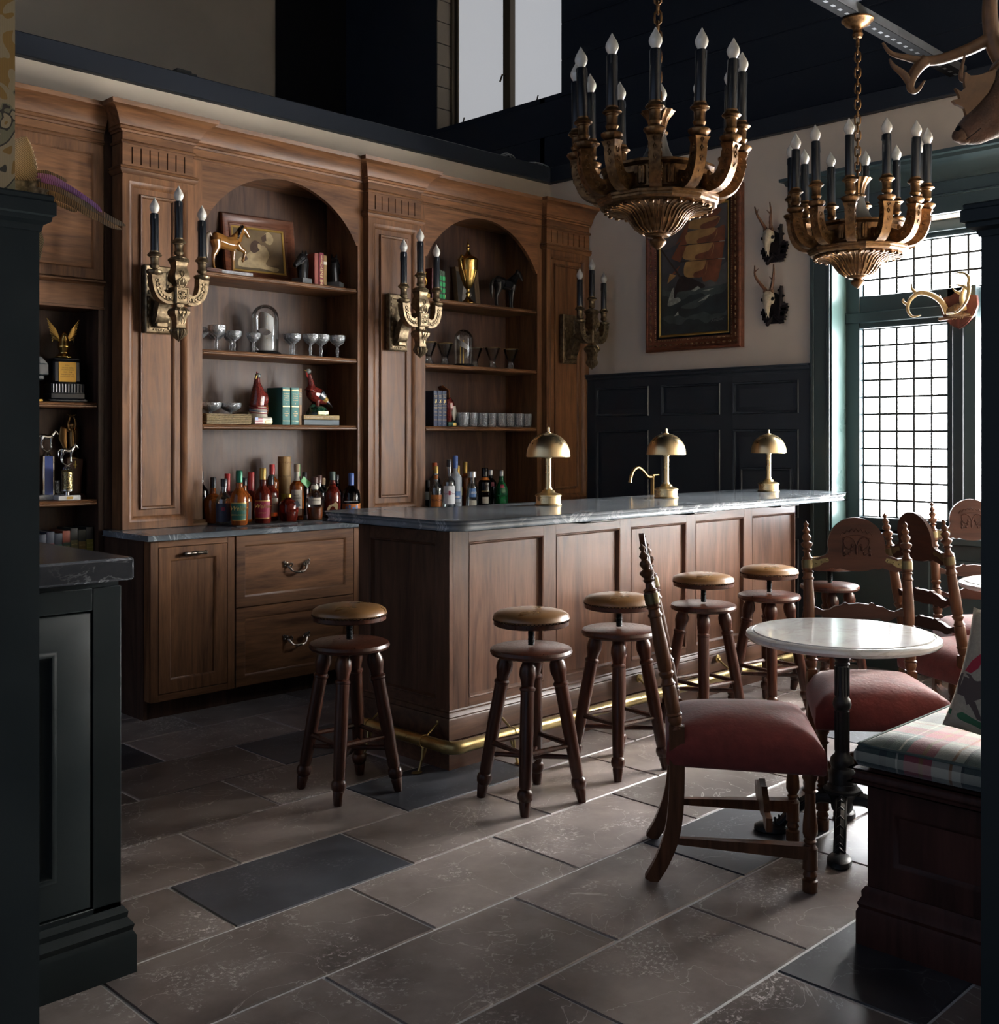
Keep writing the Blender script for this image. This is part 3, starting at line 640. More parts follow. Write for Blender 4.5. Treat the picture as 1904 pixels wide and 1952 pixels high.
def base_unit(x0, x1, kind, label, left_end=False):
    t = thing('base_cabinet', label, 'cabinet', ((x0 + x1) / 2, 5.23, 0)); w = x1 - x0; h0, h1 = 0.10, 0.925
    b = MB().box(-w / 2, 0.0, h0, w / 2, 0.77, h1, 0.001); b.obj('body', M_WZ, t)
    if left_end: MB().box(-w / 2 - 0.004, 0.05, 0, -w / 2 + 0.016, 0.77, h1).obj('end_panel', M_WD, t)
    MB().box(-w / 2, 0.06, 0, w / 2, 0.08, h0).obj('toe_kick', M_WD, t)
    if kind == 'door':
        f = 0.042
        MB().box(-w / 2, -0.02, h0, -w / 2 + f, 0, h1, 0.001).obj('stile', M_WZ, t); MB().box(w / 2 - f, -0.02, h0, w / 2, 0, h1, 0.001).obj('stile', M_WZ, t)
        MB().box(-w / 2 + f, -0.0195, h0, w / 2 - f, 0, h0 + 0.035, 0.001).obj('rail', M_WX, t); MB().box(-w / 2 + f, -0.0195, h1 - 0.035, w / 2 - f, 0, h1, 0.001).obj('rail', M_WX, t)
        b = MB(); panel_front(b, -w / 2 + f + 0.003, h0 + 0.038, w / 2 - f - 0.003, h1 - 0.038, 0.0, 0.062); d = b.obj('door', M_WZ, t)
        MB().box(-w / 2 + f + 0.075, -0.0085, h0 + 0.11, w / 2 - f - 0.075, 0.0, h1 - 0.11).obj('panel', M_WZ, d)
        p = MB(); ML = tr(0, -0.045, h1 - 0.075) @ rot('Y', PI / 2)
        p.lathe([(0.004, -0.066), (0.011, -0.060), (0.012, -0.050), (0.008, -0.042), (0.0085, -0.03), (0.012, -0.012), (0.009, -0.002), (0.013, 0.0), (0.009, 0.002), (0.012, 0.012), (0.0085, 0.03), (0.008, 0.042), (0.012, 0.05), (0.011, 0.06), (0.004, 0.066)], 12, ML)
        for s in (-1, 1): p.tube([(s * 0.055, -0.02, h1 - 0.075), (s * 0.055, -0.048, h1 - 0.075)], 0.007, 8)
        p.obj('handle', M_PEWTER, d)
    else:
        MB().box(w / 2 - 0.036, -0.02, h0, w / 2, 0, h1, 0.001).obj('stile', M_WZ, t)
        zm = (h0 + h1) / 2 + 0.015
        for z0, z1 in ((zm + 0.004, h1 - 0.004), (h0 + 0.002, zm)):
            b = MB(); panel_front(b, -w / 2 + 0.006, z0, w / 2 - 0.039, z1, 0.0, 0.052); d = b.obj('drawer', M_WX, t)
            MB().box(-w / 2 + 0.065, -0.0085, z0 + 0.06, w / 2 - 0.098, 0, z1 - 0.06).obj('panel', M_WX, d)
            drawer_pull().obj('pull', M_PEWTER, d, M=tr(-0.016, -0.009, (z0 + z1) / 2) @ Matrix.Diagonal((1.25, 1.2, 1.25, 1)))
    return t
base_unit(2.704, 3.19, 'door', 'walnut base cabinet with one door and turned bar pull', True)
base_unit(3.194, 4.03, 'drawer', 'walnut base cabinet with two wide drawers and scrolled pulls beside the bar end')
base_unit(4.034, 5.25, 'drawer', 'walnut base cabinet hidden behind the bar, below the third shelf bay bottles')
tag(slab([(2.708, 5.96), (6.59, 5.96), (6.59, 5.185), (2.675, 5.185), (2.675, 5.70), (2.708, 5.70)], [(0, BCZ - 0.03), (0.006, BCZ - 0.026), (0.006, BCZ - 0.006), (0.002, BCZ), (0.0, BCZ)]).obj('marble_countertop', M_GREYM),
    'grey veined marble counter along the back-bar wall cabinets', 'countertop')

CROWN = [(0, 3.095), (0.012, 3.095), (0.014, 3.106), (0.022, 3.110), (0.022, 3.122), (0.030, 3.126), (0.033, 3.138), (0.043, 3.160), (0.062, 3.185), (0.088, 3.206), (0.100, 3.212), (0.106, 3.235), (0, 3.235)]
FBEAD = [(0, 3.034), (0.008, 3.034), (0.013, 3.041), (0.011, 3.049), (0.004, 3.053), (0, 3.055)]
NECK = [(0, 2.872), (0.006, 2.872), (0.019, 2.886), (0.022, 2.894), (0.016, 2.899), (0.022, 2.905), (0.020, 2.912), (0.006, 2.917), (0, 2.918)]
def pilaster(x0, x1, label):
    w = x1 - x0; t = thing('pilaster', label, 'pilaster', ((x0 + x1) / 2, 5.62, 0), group='fluted walnut pilasters')
    MB().box(-w / 2, 0, BCZ, w / 2, 0.40, 3.20).obj('shaft', M_WZ, t)
    b = MB().ring(-w / 2, BCZ + 0.002, w / 2, 2.875, [(0, -0.002), (0, 0.02), (0.034, 0.02), (0.038, 0.022), (0.044, 0.020), (0.066, 0.006), (0.068, 0.0)]); b.obj('panel_frame', M_WZ, t)
    b = MB().ring(-w / 2 + 0.105, BCZ + 0.105, w / 2 - 0.105, 2.775, [(0, -0.001), (0, 0.008), (0.004, 0.013), (0.010, 0.012), (0.018, 0.004), (0.019, -0.001)]); b.obj('panel_bead', M_WZ, t)
    P = [(-w / 2, 0.30), (-w / 2, -0.02), (w / 2, -0.02), (w / 2, 0.30)]
    MB().mold(P, NECK).obj('necking', M_WX, t)
    b = MB(); n = 7; z0, z1 = 2.93, 3.02; g = 0.0035; m = 0.055; xs = [-w / 2 + m + (w - 2 * m) * i / (n - 1) for i in range(n)]
    b.box(-w / 2, -0.02, 2.915, w / 2, 0.0, z0); b.box(-w / 2, -0.02, z1, w / 2, 0, 3.10)
    e = [-w / 2] + [v for x in xs for v in (x - g, x + g)] + [w / 2]
    for i in range(0, len(e), 2): b.box(e[i], -0.02, z0, e[i + 1], 0, z1)
    b.obj('fluted_block', M_WX, t)
    MB().mold(P, FBEAD).obj('bead', M_WX, t)
    MB().mold(P, CROWN).obj('cornice', M_WX, t)
    return t
p1 = pilaster(2.745, 3.165, 'fluted walnut pilaster at left, beside the green sideboard')
MB().box(-0.256, 0.10, BCZ + 0.002, -0.211, 0.38, 3.20).obj('filler_strip', M_WD, p1)
pilaster(4.41, 4.855, 'fluted walnut pilaster between the two arched shelf bays')
pilaster(6.10, 6.59, 'fluted walnut pilaster in the dark corner by the back wall')

SHELF_PROF = [(0.0, 0.0), (0.004, -0.002), (0.008, -0.008), (0.006, -0.013), (0.014, -0.017), (0.014, -0.023), (0.0, -0.03)]
def shelf(parent, x0, x1, ztop, yf, yb):
    b = MB().box(x0, yf, ztop - 0.030, x1, yb, ztop, 0.001)
    b.mold([(x0 + 0.006, yf), (x1 - 0.006, yf)], [(o, ztop + z) for o, z in SHELF_PROF][::-1])
    return b.obj('shelf', M_WX, parent)
def arched_bay(x0, x1, ox0, ox1, label):
    xc = (ox0 + ox1) / 2; t = thing('arched_bookcase', label, 'bookcase', (xc, 5.65, 0)); L, R = x0 - xc, x1 - xc; hw = (ox1 - ox0) / 2
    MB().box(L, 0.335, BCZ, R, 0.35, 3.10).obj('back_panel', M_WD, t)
    MB().box(L, 0, BCZ, -hw, 0.335, 3.05, 0.001).obj('side_panel', M_WZ, t); MB().box(hw, 0, BCZ, R, 0.335, 3.05, 0.001).obj('side_panel', M_WZ, t)
    rise, sp = 0.33, 2.686; a = hw - 0.012; Rr = (a * a + rise * rise) / (2 * rise); zc = sp + rise - Rr
    th = math.degrees(math.asin(a / Rr)); pts = arc(0, zc, Rr, 90 + th, 90 - th, 36)
    poly = [(-hw - 0.001, 3.10), (-hw - 0.001, sp)] + pts + [(hw + 0.001, sp), (hw + 0.001, 3.10)]
    MB().prism(poly, 0.0, 0.03, plane='xz').obj('arch', M_WX, t)
    MB().box(L, -0.001, 3.03, R, 0.335, 3.11).box(-hw, 0.03, 3.02, hw, 0.335, 3.04).obj('head', M_WX, t)
    for z in (1.53, 1.96, 2.41): shelf(t, -hw + 0.002, hw - 0.002, z, 0.015, 0.335)
    MB().mold([(L, 0), (R, 0)], FBEAD).obj('bead', M_WX, t)
    MB().mold([(L, 0), (R, 0)], CROWN).obj('cornice', M_WX, t)
    MB().mold([(L, -0.0), (-hw - 0.0, -0.0), (-hw, 0.2)], [(0, BCZ), (0.02, BCZ), (0.02, BCZ + 0.012), (0.012, BCZ + 0.018), (0.014, BCZ + 0.028), (0, BCZ + 0.034)]).obj('plinth_block', M_WX, t)
    return t
bay1 = arched_bay(3.165, 4.41, 3.25, 4.362, 'arched walnut shelf bay holding the whiskey bottles and horse figure')
bay2 = arched_bay(4.855, 6.10, 4.938, 6.052, 'arched walnut shelf bay holding the gold cup and gin bottles')
# tall bay at far left
t0 = thing('tall_bookcase', 'tall walnut bookcase of trophies behind the green sideboard', 'bookcase', (2.10, 5.72, 0)); L, R = -0.75, 0.597
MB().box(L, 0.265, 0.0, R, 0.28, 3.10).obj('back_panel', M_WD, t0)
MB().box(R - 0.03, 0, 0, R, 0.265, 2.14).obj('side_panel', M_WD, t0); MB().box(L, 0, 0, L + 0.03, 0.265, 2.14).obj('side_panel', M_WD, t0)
b = MB().box(L, 0.0, 2.145, R, 0.265, 3.10); b.obj('upper_case', M_WX, t0)
b = MB(); panel_front(b, L + 0.02, 2.30, R - 0.01, 3.025, 0.0, 0.05, 0.018, 0.012); d = b.obj('door', M_WZ, t0)
MB().box(L + 0.08, -0.007, 2.36, R - 0.07, 0, 2.965).obj('panel', M_WX, d)
MB().mold([(L, 0), (R, 0)], [(0, 2.268), (0.008, 2.268), (0.012, 2.276), (0.028, 2.284), (0.028, 2.292), (0.02, 2.298), (0, 2.298)]).obj('ledge', M_WX, t0)
MB().box(L, -0.008, 2.14, R, 0, 2.155, 0.002).obj('bead', M_WX, t0)
for z in (0.70, 1.12, 1.64): shelf(t0, L + 0.03, R - 0.032, z, 0.012, 0.265)
MB().mold([(L, 0), (R, 0)], FBEAD).obj('bead', M_WX, t0); MB().mold([(L, 0), (R, 0)], CROWN).obj('cornice', M_WX, t0)

# ------------------------------------------------------------------ the bar
bar = thing('panelled_bar', 'long walnut bar with recessed panels and a moulded base', 'bar', (3.27, 3.58, 0))
BZ = 1.072
MB().box(0.0, 0.0, 0.0, 2.90, 0.37, BZ).box(0, 0.36, 0, 0.06, 0.62, BZ).obj('body', M_BZ, bar)
px0 = [0.095 + 0.578 * i for i in range(5)]; PW = 0.49
xs = [0.0]
for x in px0: xs += [x, x + PW]
xs.append(2.90)
for i in range(0, 12, 2): MB().box(xs[i], -0.022, 0.12, xs[i + 1], 0, BZ, 0.001).obj('stile', M_BZ, bar)
for x in px0:
    MB().box(x, -0.0215, 0.12, x + PW, 0, 0.294).obj('rail', M_BX, bar); MB().box(x, -0.0215, 0.988, x + PW, 0, BZ).obj('rail', M_BX, bar)
    MB().ring(x, 0.294, x + PW, 0.988, [(0, 0.0215), (0.003, 0.024), (0.008, 0.022), (0.014, 0.006), (0.016, 0.003)]).box(x + 0.01, -0.004, 0.304, x + PW - 0.01, 0, 0.978).obj('panel', M_BZ, bar)
E90 = rot('Z', -PI / 2)                    # end panel: local x runs towards the viewer's right (-y)
ED = 0.642
b = MB(); ME = tr(0, 0.62, 0) @ E90
MB().box(0, -0.022, 0.12, 0.085, 0, BZ, 0.001, ME).obj('end_stile', M_BZ, bar); MB().box(ED - 0.085, -0.022, 0.12, ED, 0, BZ, 0.001, ME).obj('end_stile', M_BZ, bar)
MB().box(0.085, -0.0215, 0.12, ED - 0.085, 0, 0.294, 0, ME).obj('end_rail', M_BX, bar); MB().box(0.085, -0.0215, 0.985, ED - 0.085, 0, BZ, 0, ME).obj('end_rail', M_BX, bar)
MB().ring(0.085, 0.294, ED - 0.085, 0.985, [(0, 0.0215), (0.003, 0.024), (0.008, 0.022), (0.014, 0.006), (0.016, 0.003)], M=ME).box(0.095, -0.004, 0.304, ED - 0.095, 0, 0.975, 0, ME).obj('end_panel', M_BZ, bar)
PB = [(-0.022, 0.62), (-0.022, -0.022), (2.90, -0.022)]
MB().mold(PB, [(0, 0.130), (0.014, 0.130), (0.014, 0.218), (0.010, 0.224), (0.013, 0.230), (0.008, 0.240), (0.003, 0.246), (0.004, 0.252), (0, 0.258)]).obj('base_moulding', M_BX, bar)
MB().mold(PB, [(0, 0.0), (0.008, 0.0), (0.008, 0.121), (0, 0.124)]).obj('plinth', M_BX, bar)
MB().mold([(-0.0, 0.62), (-0.0, -0.0), (2.90, -0.0)], [(0.02, 1.045), (0.03, 1.05), (0.036, 1.066), (0.02, BZ)]).obj('top_bead', M_BX, bar)
for x in (1.42, 2.26, 0.6):   # counter brackets
    MB().prism([(-0.30, BZ), (-0.30, BZ - 0.010), (-0.26, BZ - 0.018), (-0.02, BZ - 0.022), (-0.02, BZ)], x, x + 0.20, plane='yz').obj('bracket', M_IRON, bar)
CT = 1.114
cp = [(3.44, 4.17)]; cp += [(3.47, 4.02), (3.56, 3.955), (6.36, 3.955), (6.42, 3.86), (6.40, 3.46)]
cp += arc(6.16, 3.50, 0.25, 0, -90, 6)[1:]
cp += [(6.16, 3.25)] if cp[-1] != (6.16, 3.25) else []
cp += arc(3.10, 3.35, 0.10, -90, -180, 6) + [(3.0, 4.12), (3.05, 4.17)]
seen = []
for p in cp:
    if not seen or (abs(p[0] - seen[-1][0]) + abs(p[1] - seen[-1][1])) > 1e-4: seen.append(p)
tag(slab(seen, [(-0.02, CT - 0.042), (0.0, CT - 0.042), (0.006, CT - 0.038), (0.010, CT - 0.028), (0.006, CT - 0.018), (-0.001, CT - 0.015), (-0.001, CT - 0.011), (-0.004, CT - 0.003), (-0.010, CT), (-0.02, CT)]).obj('marble_countertop', M_GREYM, ang=0.9),
    'polished grey marble bar top carrying the three brass lamps', 'countertop')
# brass foot rail
fr = thing('foot_rail', 'brass foot rail running around the bar base', 'foot rail', (3.15, 3.43, 0))
Rz, Rr_ = 0.135, 0.0265
MB().tube([(0, 0.62, Rz), (0, 0.05, Rz)], Rr_, 20).obj('tube', M_RAIL, fr)
MB().tube([(0.05, 0, Rz), (3.0, 0, Rz)], Rr_, 20).obj('tube', M_RAIL, fr)
MB().tube([(0, 0.056, Rz)] + [(0.048 - 0.048 * math.cos(a * PI / 16), 0.048 - 0.048 * math.sin(a * PI / 16), Rz) for a in range(9)] + [(0.056, 0, Rz)], 0.0285, 20).obj('elbow', M_RAIL, fr)
def rail_bracket(M):
    """local origin on the tube axis, bar face towards +y"""
    b = MB().tube([(0, -0.0, -0.02), (0, -0.005, -0.07)], 0.006, 8).tube([(0, 0.025, -0.018), (0, 0.012, -0.05), (0, -0.002, -0.075)], 0.005, 8).tube([(0, -0.003, -0.068), (0, -0.02, -0.118), (0, -0.028, -0.130)], 0.006, 8)
    b.ell((0, -0.036, -0.130), (0.020, 0.028, 0.005), 12); b.tube([(-0.011, 0, 0), (0.011, 0, 0)], 0.0295, 20)
    b.tube([(0, 0.02, 0.018), (0, 0.094, 0.066)], 0.0055, 8); b.lathe([(0.022, 0), (0.022, 0.006), (0.014, 0.009), (0, 0.009)], 16, tr(0, 0.1, 0.07) @ rot('X', PI / 2))
    b.ell((0, 0.088, 0.066), 0.011, 8)
    for s in (-1, 1): b.ell((s * 0.012, 0.091, 0.074), 0.004, 6)
    return b.obj('bracket', M_RAIL, fr, M=M)
for x in (0.37, 1.40, 2.12, 2.80): rail_bracket(tr(x, 0, Rz))
for y in (0.19, 0.57): rail_bracket(tr(0, y, Rz) @ rot('Z', -PI / 2))
# ------------------------------------------------------------------ candle fittings shared by sconces and chandeliers
CUP = [(0.008, 0.0), (0.020, 0.004), (0.026, 0.016), (0.024, 0.022), (0.021, 0.026), (0.022, 0.056), (0.026, 0.060), (0.026, 0.064), (0.034, 0.066), (0.038, 0.071), (0.030, 0.082), (0.024, 0.087), (0.024, 0.093), (0.0, 0.093)]
DISH = [(0.020, -0.022), (0.034, -0.012), (0.042, -0.002), (0.042, 0.006), (0.034, 0.012), (0.014, 0.014), (0.010, 0.018), (0.0, 0.018)]
BULBP = [(0.012, 0.0), (0.015, 0.005), (0.0225, 0.018), (0.026, 0.030), (0.025, 0.040), (0.019, 0.054), (0.011, 0.067), (0.006, 0.076), (0.0035, 0.082), (0.0, 0.086)]
ME_CUP = MB().lathe(CUP, 20).mesh('candle_cup', M_BRONZE); ME_CUPG = MB().lathe(CUP, 20).mesh('candle_cup', M_GILT)
ME_DISH = MB().lathe(DISH, 32, flute=(16, 0.03)).mesh('drip_dish', M_BRONZE); ME_DISHG = MB().lathe(DISH, 32, flute=(16, 0.03)).mesh('drip_dish', M_GILT)
_c = MB().lathe([(0.0, 0), (0.0215, 0), (0.0215, 0.198), (0.019, 0.202), (0, 0.202)], 20)
for a, z, l in ((0.4, 0.17, 0.03), (2.6, 0.15, 0.045), (4.3, 0.175, 0.02)): _c.tube([(0.0215 * math.cos(a), 0.0215 * math.sin(a), 0.2), (0.022 * math.cos(a), 0.022 * math.sin(a), z), (0.021 * math.cos(a), 0.021 * math.sin(a), z - l * 0.2)], [0.0015, 0.0026, 0.001], 6)
ME_CANDLE = _c.mesh('candle', M_CANDLE)
ME_BULB = MB().lathe(BULBP, 20).mesh('bulb', M_BULB)
def put(name, me, parent, M):
    o = bpy.data.objects.new(name, me); COL.objects.link(o); o.parent = parent; o.matrix_local = M; return o
def candle_set(parent, x, y, z, gilt=False, tilt=(0, 0)):
    """dish centre at z"""
    M = tr(x, y, z) @ rot('X', tilt[0]) @ rot('Y', tilt[1])
    put('drip_dish', ME_DISHG if gilt else ME_DISH, parent, M)
    put('candle_cup', ME_CUPG if gilt else ME_CUP, parent, M @ tr(0, 0, 0.018))
    put('candle', ME_CANDLE, parent, M @ tr(0, 0, 0.105)); put('bulb', ME_BULB, parent, M @ tr(0, 0, 0.306))
def sq_tube(pts, w, parent, name, mat):
    return MB().tube(pts, w, square=True, up=(0, 1, 0)).obj(name, mat, parent, ang=0.6)

def make_sconce(label, loc):
    t = thing('wall_sconce', label, 'sconce', loc, 0, 'bronze wall sconces')
    b = MB().ring(-0.078, -0.185, 0.078, 0.185, [(0, 0), (0, 0.03), (0.006, 0.036), (0.010, 0.034), (0.030, 0.034), (0.034, 0.030), (0.036, 0.030)]); b.box(-0.043, -0.03, -0.15, 0.043, 0, 0.15)
    pl_ = b.obj('backplate', M_BRONZE, t)
    b = MB()                     # cast leaf border on the plate
    for sx in (-1, 1):
        for i in range(9): b.ell((sx * 0.058, -0.036, -0.15 + i * 0.0375), (0.008, 0.004, 0.013), 8)
    for i in range(5): b.ell((-0.03 + 0.015 * i, -0.036, -0.165), (0.006, 0.004, 0.006), 8)
    tag(b.obj('leaf_border', M_BRONZE, pl_), kind='stuff')
    # scrolled console from the plate out to the block (runs along -y)
    pts = spline([(0, -0.03, -0.115), (0, -0.055, -0.10), (0, -0.075, -0.04), (0, -0.11, 0.005), (0, -0.17, 0.018), (0, -0.22, 0.012)], 5)
    MB().tube(pts, [(0.030 - 0.012 * i / (len(pts) - 1), 0.040 - 0.008 * i / (len(pts) - 1)) for i in range(len(pts))], square=True, up=(0, 0, 1)).box(-0.034, -0.075, -0.155, 0.034, -0.03, -0.125, 0.006).box(-0.03, -0.062, -0.13, 0.03, -0.03, -0.105, 0.004).obj('console', M_BRONZE, t)
    y = -0.25
    k = MB().box(-0.041, y - 0.041, -0.045, 0.041, y + 0.041, 0.045, 0.004)
    k.ring(-0.036, -0.04, 0.036, 0.04, [(0, 0.0), (0.002, 0.004), (0.006, 0.004), (0.008, 0.0)], y=y - 0.041)
    k.lathe([(0.027, 0), (0.027, 0.004), (0.022, 0.004), (0.022, 0.0)], 20, tr(0, y - 0.041, 0) @ rot('X', PI / 2))
    for a in range(4): k.tube([(0.024 * math.cos(a * PI / 4), y - 0.043, 0.024 * math.sin(a * PI / 4)), (-0.024 * math.cos(a * PI / 4), y - 0.043, -0.024 * math.sin(a * PI / 4))], 0.003, 6)
    k.obj('block', M_BRONZE, t)
    VASE = [(0.028, 0.0), (0.028, 0.012), (0.034, 0.018), (0.052, 0.034), (0.058, 0.052), (0.050, 0.082), (0.040, 0.108), (0.043, 0.122), (0.046, 0.128), (0.046, 0.134)]
    v = MB().lathe([(r * 1.06, z + 0.045) for r, z in VASE], 4, tr(0, y, 0), ph=PI / 4)
    v.lathe([(0.012, 0.176), (0.03, 0.176), (0.05, 0.18), (0.056, 0.188), (0.05, 0.198), (0.02, 0.203), (0.0, 0.203)], 32, tr(0, y, 0), flute=(16, 0.03))
    v.obj('upper_vase', M_BRONZE, t, ang=0.5)
    d = MB().lathe([(0.030, -0.045), (0.030, -0.06), (0.036, -0.064)] , 4, tr(0, y, 0), ph=PI / 4)
    d.lathe([(0.040, -0.172), (0.034, -0.150), (0.042, -0.118), (0.060, -0.098), (0.062, -0.082), (0.050, -0.068), (0.032, -0.062)], 4, tr(0, y, 0), ph=PI / 4)
    d.lathe([(0.0, -0.245), (0.006, -0.236), (0.020, -0.226), (0.040, -0.205), (0.046, -0.190), (0.042, -0.178), (0.030, -0.170), (0, -0.170)], 40, tr(0, y, 0), flute=(14, 0.07))
    d.obj('pendant_drop', M_BRONZE, t, ang=0.5)
    b = MB()                     # cast scroll relief on vase and drop
    for z0, s in ((0.085, 1), (-0.105, -1)):
        for sx in (-1, 1):
            b.tube([(sx * (0.006 + 0.016 * math.sin(i * 0.55)), y - 0.041 - 0.006 * math.cos((i - 5) * 0.3), z0 + s * (i - 5) * 0.009) for i in range(11)], 0.0028, 5)
        b.ell((0, y - 0.045, z0), (0.006, 0.004, 0.02), 8)
    tag(b.obj('scroll_relief', M_BRONZE, t), kind='stuff')
    for s in (-1, 1):
        pts = spline([(s * 0.035, y, -0.012), (s * 0.075, y, -0.022), (s * 0.115, y, 0.0), (s * 0.132, y, 0.045), (s * 0.138, y, 0.098)], 5)
        n = len(pts)
        a = MB().tube(pts, [(0.026, 0.030 - 0.004 * math.sin(PI * i / (n - 1))) for i in range(n)], square=True, up=(0, 1, 0)).obj('arm', M_BRONZE, t, ang=0.6)
        b = MB()
        for i in range(3, n - 2, 2): b.tube([(pts[i][0] + 0.010 * math.cos(q * 0.9), y - 0.028, pts[i][2] + 0.010 * math.sin(q * 0.9)) for q in range(7)], 0.003, 5)
        tag(b.obj('scroll_relief', M_BRONZE, a), kind='stuff')
        candle_set(a, s * 0.138, y, 0.112)
    c = candle_set(t, 0, y, 0.196)
    return t
make_sconce('three-candle bronze sconce on the left pilaster beside the horse figure', (2.937, 5.60, 2.105 + 0.10))
make_sconce('three-candle bronze sconce on the middle pilaster between the arched bays', (4.632, 5.60, 2.205))
make_sconce('three-candle bronze sconce in shadow on the corner pilaster by the cream wall', (6.33, 5.60, 2.205))

# ------------------------------------------------------------------ chandeliers hung from the ceiling strut
def oval_link(b, c, a, r=0.0052, L=0.026, Wd=0.014):
    pts = []
    for q in range(12):
        th = 2 * PI * q / 12; x = Wd * math.cos(th); z = (L - Wd) * (1 if math.sin(th) > 0 else -1) * (0 if abs(math.sin(th)) < 1e-6 else 1) + Wd * math.sin(th)
        pts.append((c[0] + x * math.cos(a), c[1] + x * math.sin(a), c[2] + z))
    b.tube(pts, r, 6, closed=True, up=(math.cos(a + 1.57), math.sin(a + 1.57), 0))
LK = MB(); oval_link(LK, (0, 0, 0), 0); ME_LINK = LK.mesh('chain_link', M_GILT)
def make_chandelier(label, loc, ph, ztop):
    """loc = finial bottom; local z from there"""
    t = thing('chandelier', label, 'chandelier', loc, 0, 'gilt twelve-light chandeliers')
    O = 2.217
    def Z(z): return z - O
    MB().lathe([(0.0, Z(2.217)), (0.008, Z(2.222)), (0.026, Z(2.235)), (0.034, Z(2.248)), (0.032, Z(2.256)), (0.022, Z(2.262)), (0.020, Z(2.267)), (0.046, Z(2.270)), (0.05, Z(2.276)), (0, Z(2.276))], 24, flute=(12, 0.03)).obj('finial', M_GILT, t)
    bowl = [(0.046, 2.276), (0.056, 2.282), (0.078, 2.296), (0.098, 2.316), (0.116, 2.342), (0.140, 2.362), (0.172, 2.372), (0.202, 2.374), (0.214, 2.379), (0.212, 2.388), (0.0, 2.390)]
    bw = MB().lathe([(r, Z(z)) for r, z in bowl], 72, flute=(24, 0.022)).obj('bowl', M_GILT, t)
    b = MB()                       # acanthus leaves cast on the bowl
    for i in range(24):
        a = 2 * PI * i / 24
        for off, w in ((0.0, 1.0), (0.5, 0.7)):
            aa = a + off * 2 * PI / 24
            pr = spline([(r + 0.004, Z(z)) for r, z in bowl[1:9]], 2)
            k0 = 0 if off == 0 else 5
            b.tube([(r * math.cos(aa), r * math.sin(aa), z) for r, z in pr[k0:]], [0.0035 * w + 0.003 * math.sin(q * 1.7) ** 2 for q in range(len(pr) - k0)], 5)
        b.ell((0.212 * math.cos(a), 0.212 * math.sin(a), Z(2.372)), (0.011, 0.011, 0.007), 8)
    tag(b.obj('acanthus_relief', M_GILT, bw), kind='stuff')
    rim = [(0.20, 2.386), (0.236, 2.388), (0.246, 2.396), (0.246, 2.404), (0.252, 2.408), (0.252, 2.418), (0.240, 2.424), (0.232, 2.432), (0.222, 2.436), (0.20, 2.436)]
    MB().lathe([(r, Z(z)) for r, z in rim], 12, ph=ph + PI / 12).obj('rim', M_GILT, t, ang=0.3)
    MB().lathe([(0.0, Z(2.44)), (0.212, Z(2.434)), (0.212, Z(2.520)), (0.222, Z(2.524)), (0.234, Z(2.530)), (0.234, Z(2.540)), (0.0, Z(2.540))], 12, ph=ph + PI / 12).obj('drum', M_GILT, t, ang=0.3)
    for i in range(12):            # little pilaster blocks on the drum corners
        a = ph + PI / 12 + 2 * PI * i / 12
        MB().box(0.198, -0.016, Z(2.44), 0.222, 0.016, Z(2.518), 0.006, rot('Z', a)).box(0.2, -0.005, Z(2.445), 0.226, 0.005, Z(2.512), 0.003, rot('Z', a)).obj('drum_pilaster', M_GILT, t)
    MB().lathe([(0.105, Z(2.54)), (0.096, Z(2.552)), (0.066, Z(2.585)), (0.046, Z(2.625)), (0.036, Z(2.665)), (0.034, Z(2.684)), (0, Z(2.684))], 32).obj('cone', plain('grey patinated cone ' + label[:4], (0.20, 0.20, 0.19), 0.32, 0.6), t)
    MB().lathe([(0.034, Z(2.684)), (0.040, Z(2.688)), (0.040, Z(2.694)), (0.032, Z(2.70)), (0.034, Z(2.72)), (0.044, Z(2.75)), (0.062, Z(2.772)), (0.068, Z(2.778)), (0.060, Z(2.782)), (0.01, Z(2.75)), (0, Z(2.75))], 48, flute=(12, 0.06)).obj('crown', M_GILT, t)
    # arms
    pts = spline([(0.205, 0, Z(2.462)), (0.25, 0, Z(2.448)), (0.292, 0, Z(2.466)), (0.318, 0, Z(2.515)), (0.326, 0, Z(2.560)), (0.330, 0, Z(2.594))], 4)
    n = len(pts)
    am = MB().tube(pts, [((0.034 - 0.012 * i / n) if i < n - 4 else 0.022 + 0.0025 * (i - n + 4), 0.026 - 0.004 * math.sin(PI * i / (n - 1)) + (0.002 * max(0, i - n + 4))) for i in range(n)], square=True, up=(0, 0, 1))
    me_arm = am.mesh('arm', M_GILT, 0.6)
    b = MB().tube([(pts[i][0], 0, pts[i][2]) for i in range(3, n - 1)], 0.021, 6)
    for s in (-1, 1):
        for i in range(4, n - 2, 3): b.tube([(pts[i][0] + 0.010 * math.cos(q * 0.9), s * 0.024, pts[i][2] + 0.010 * math.sin(q * 0.9)) for q in range(7)], 0.003, 5)
    for i in range(9, n - 1, 3):
        b.tube([(pts[i][0] + 0.026, 0, pts[i][2] - 0.012), (pts[i][0] + 0.027, 0.006, pts[i][2]), (pts[i][0] + 0.026, 0, pts[i][2] + 0.012), (pts[i][0] + 0.027, -0.006, pts[i][2])], 0.0028, 5, closed=True)
    me_rel = b.mesh('scroll_relief', M_GILT)
    for i in range(12):
        a = put('arm', me_arm, t, rot('Z', ph + 2 * PI * i / 12))
        tag(put('scroll_relief', me_rel, a, Matrix.Identity(4)), kind='stuff')
        rr = random.Random(i + int(loc[0] * 100))
        candle_set(a, 0.330, 0, Z(2.614), True, (rr.uniform(-0.02, 0.02), rr.uniform(-0.02, 0.03)))
    z = Z(2.80); i = 0
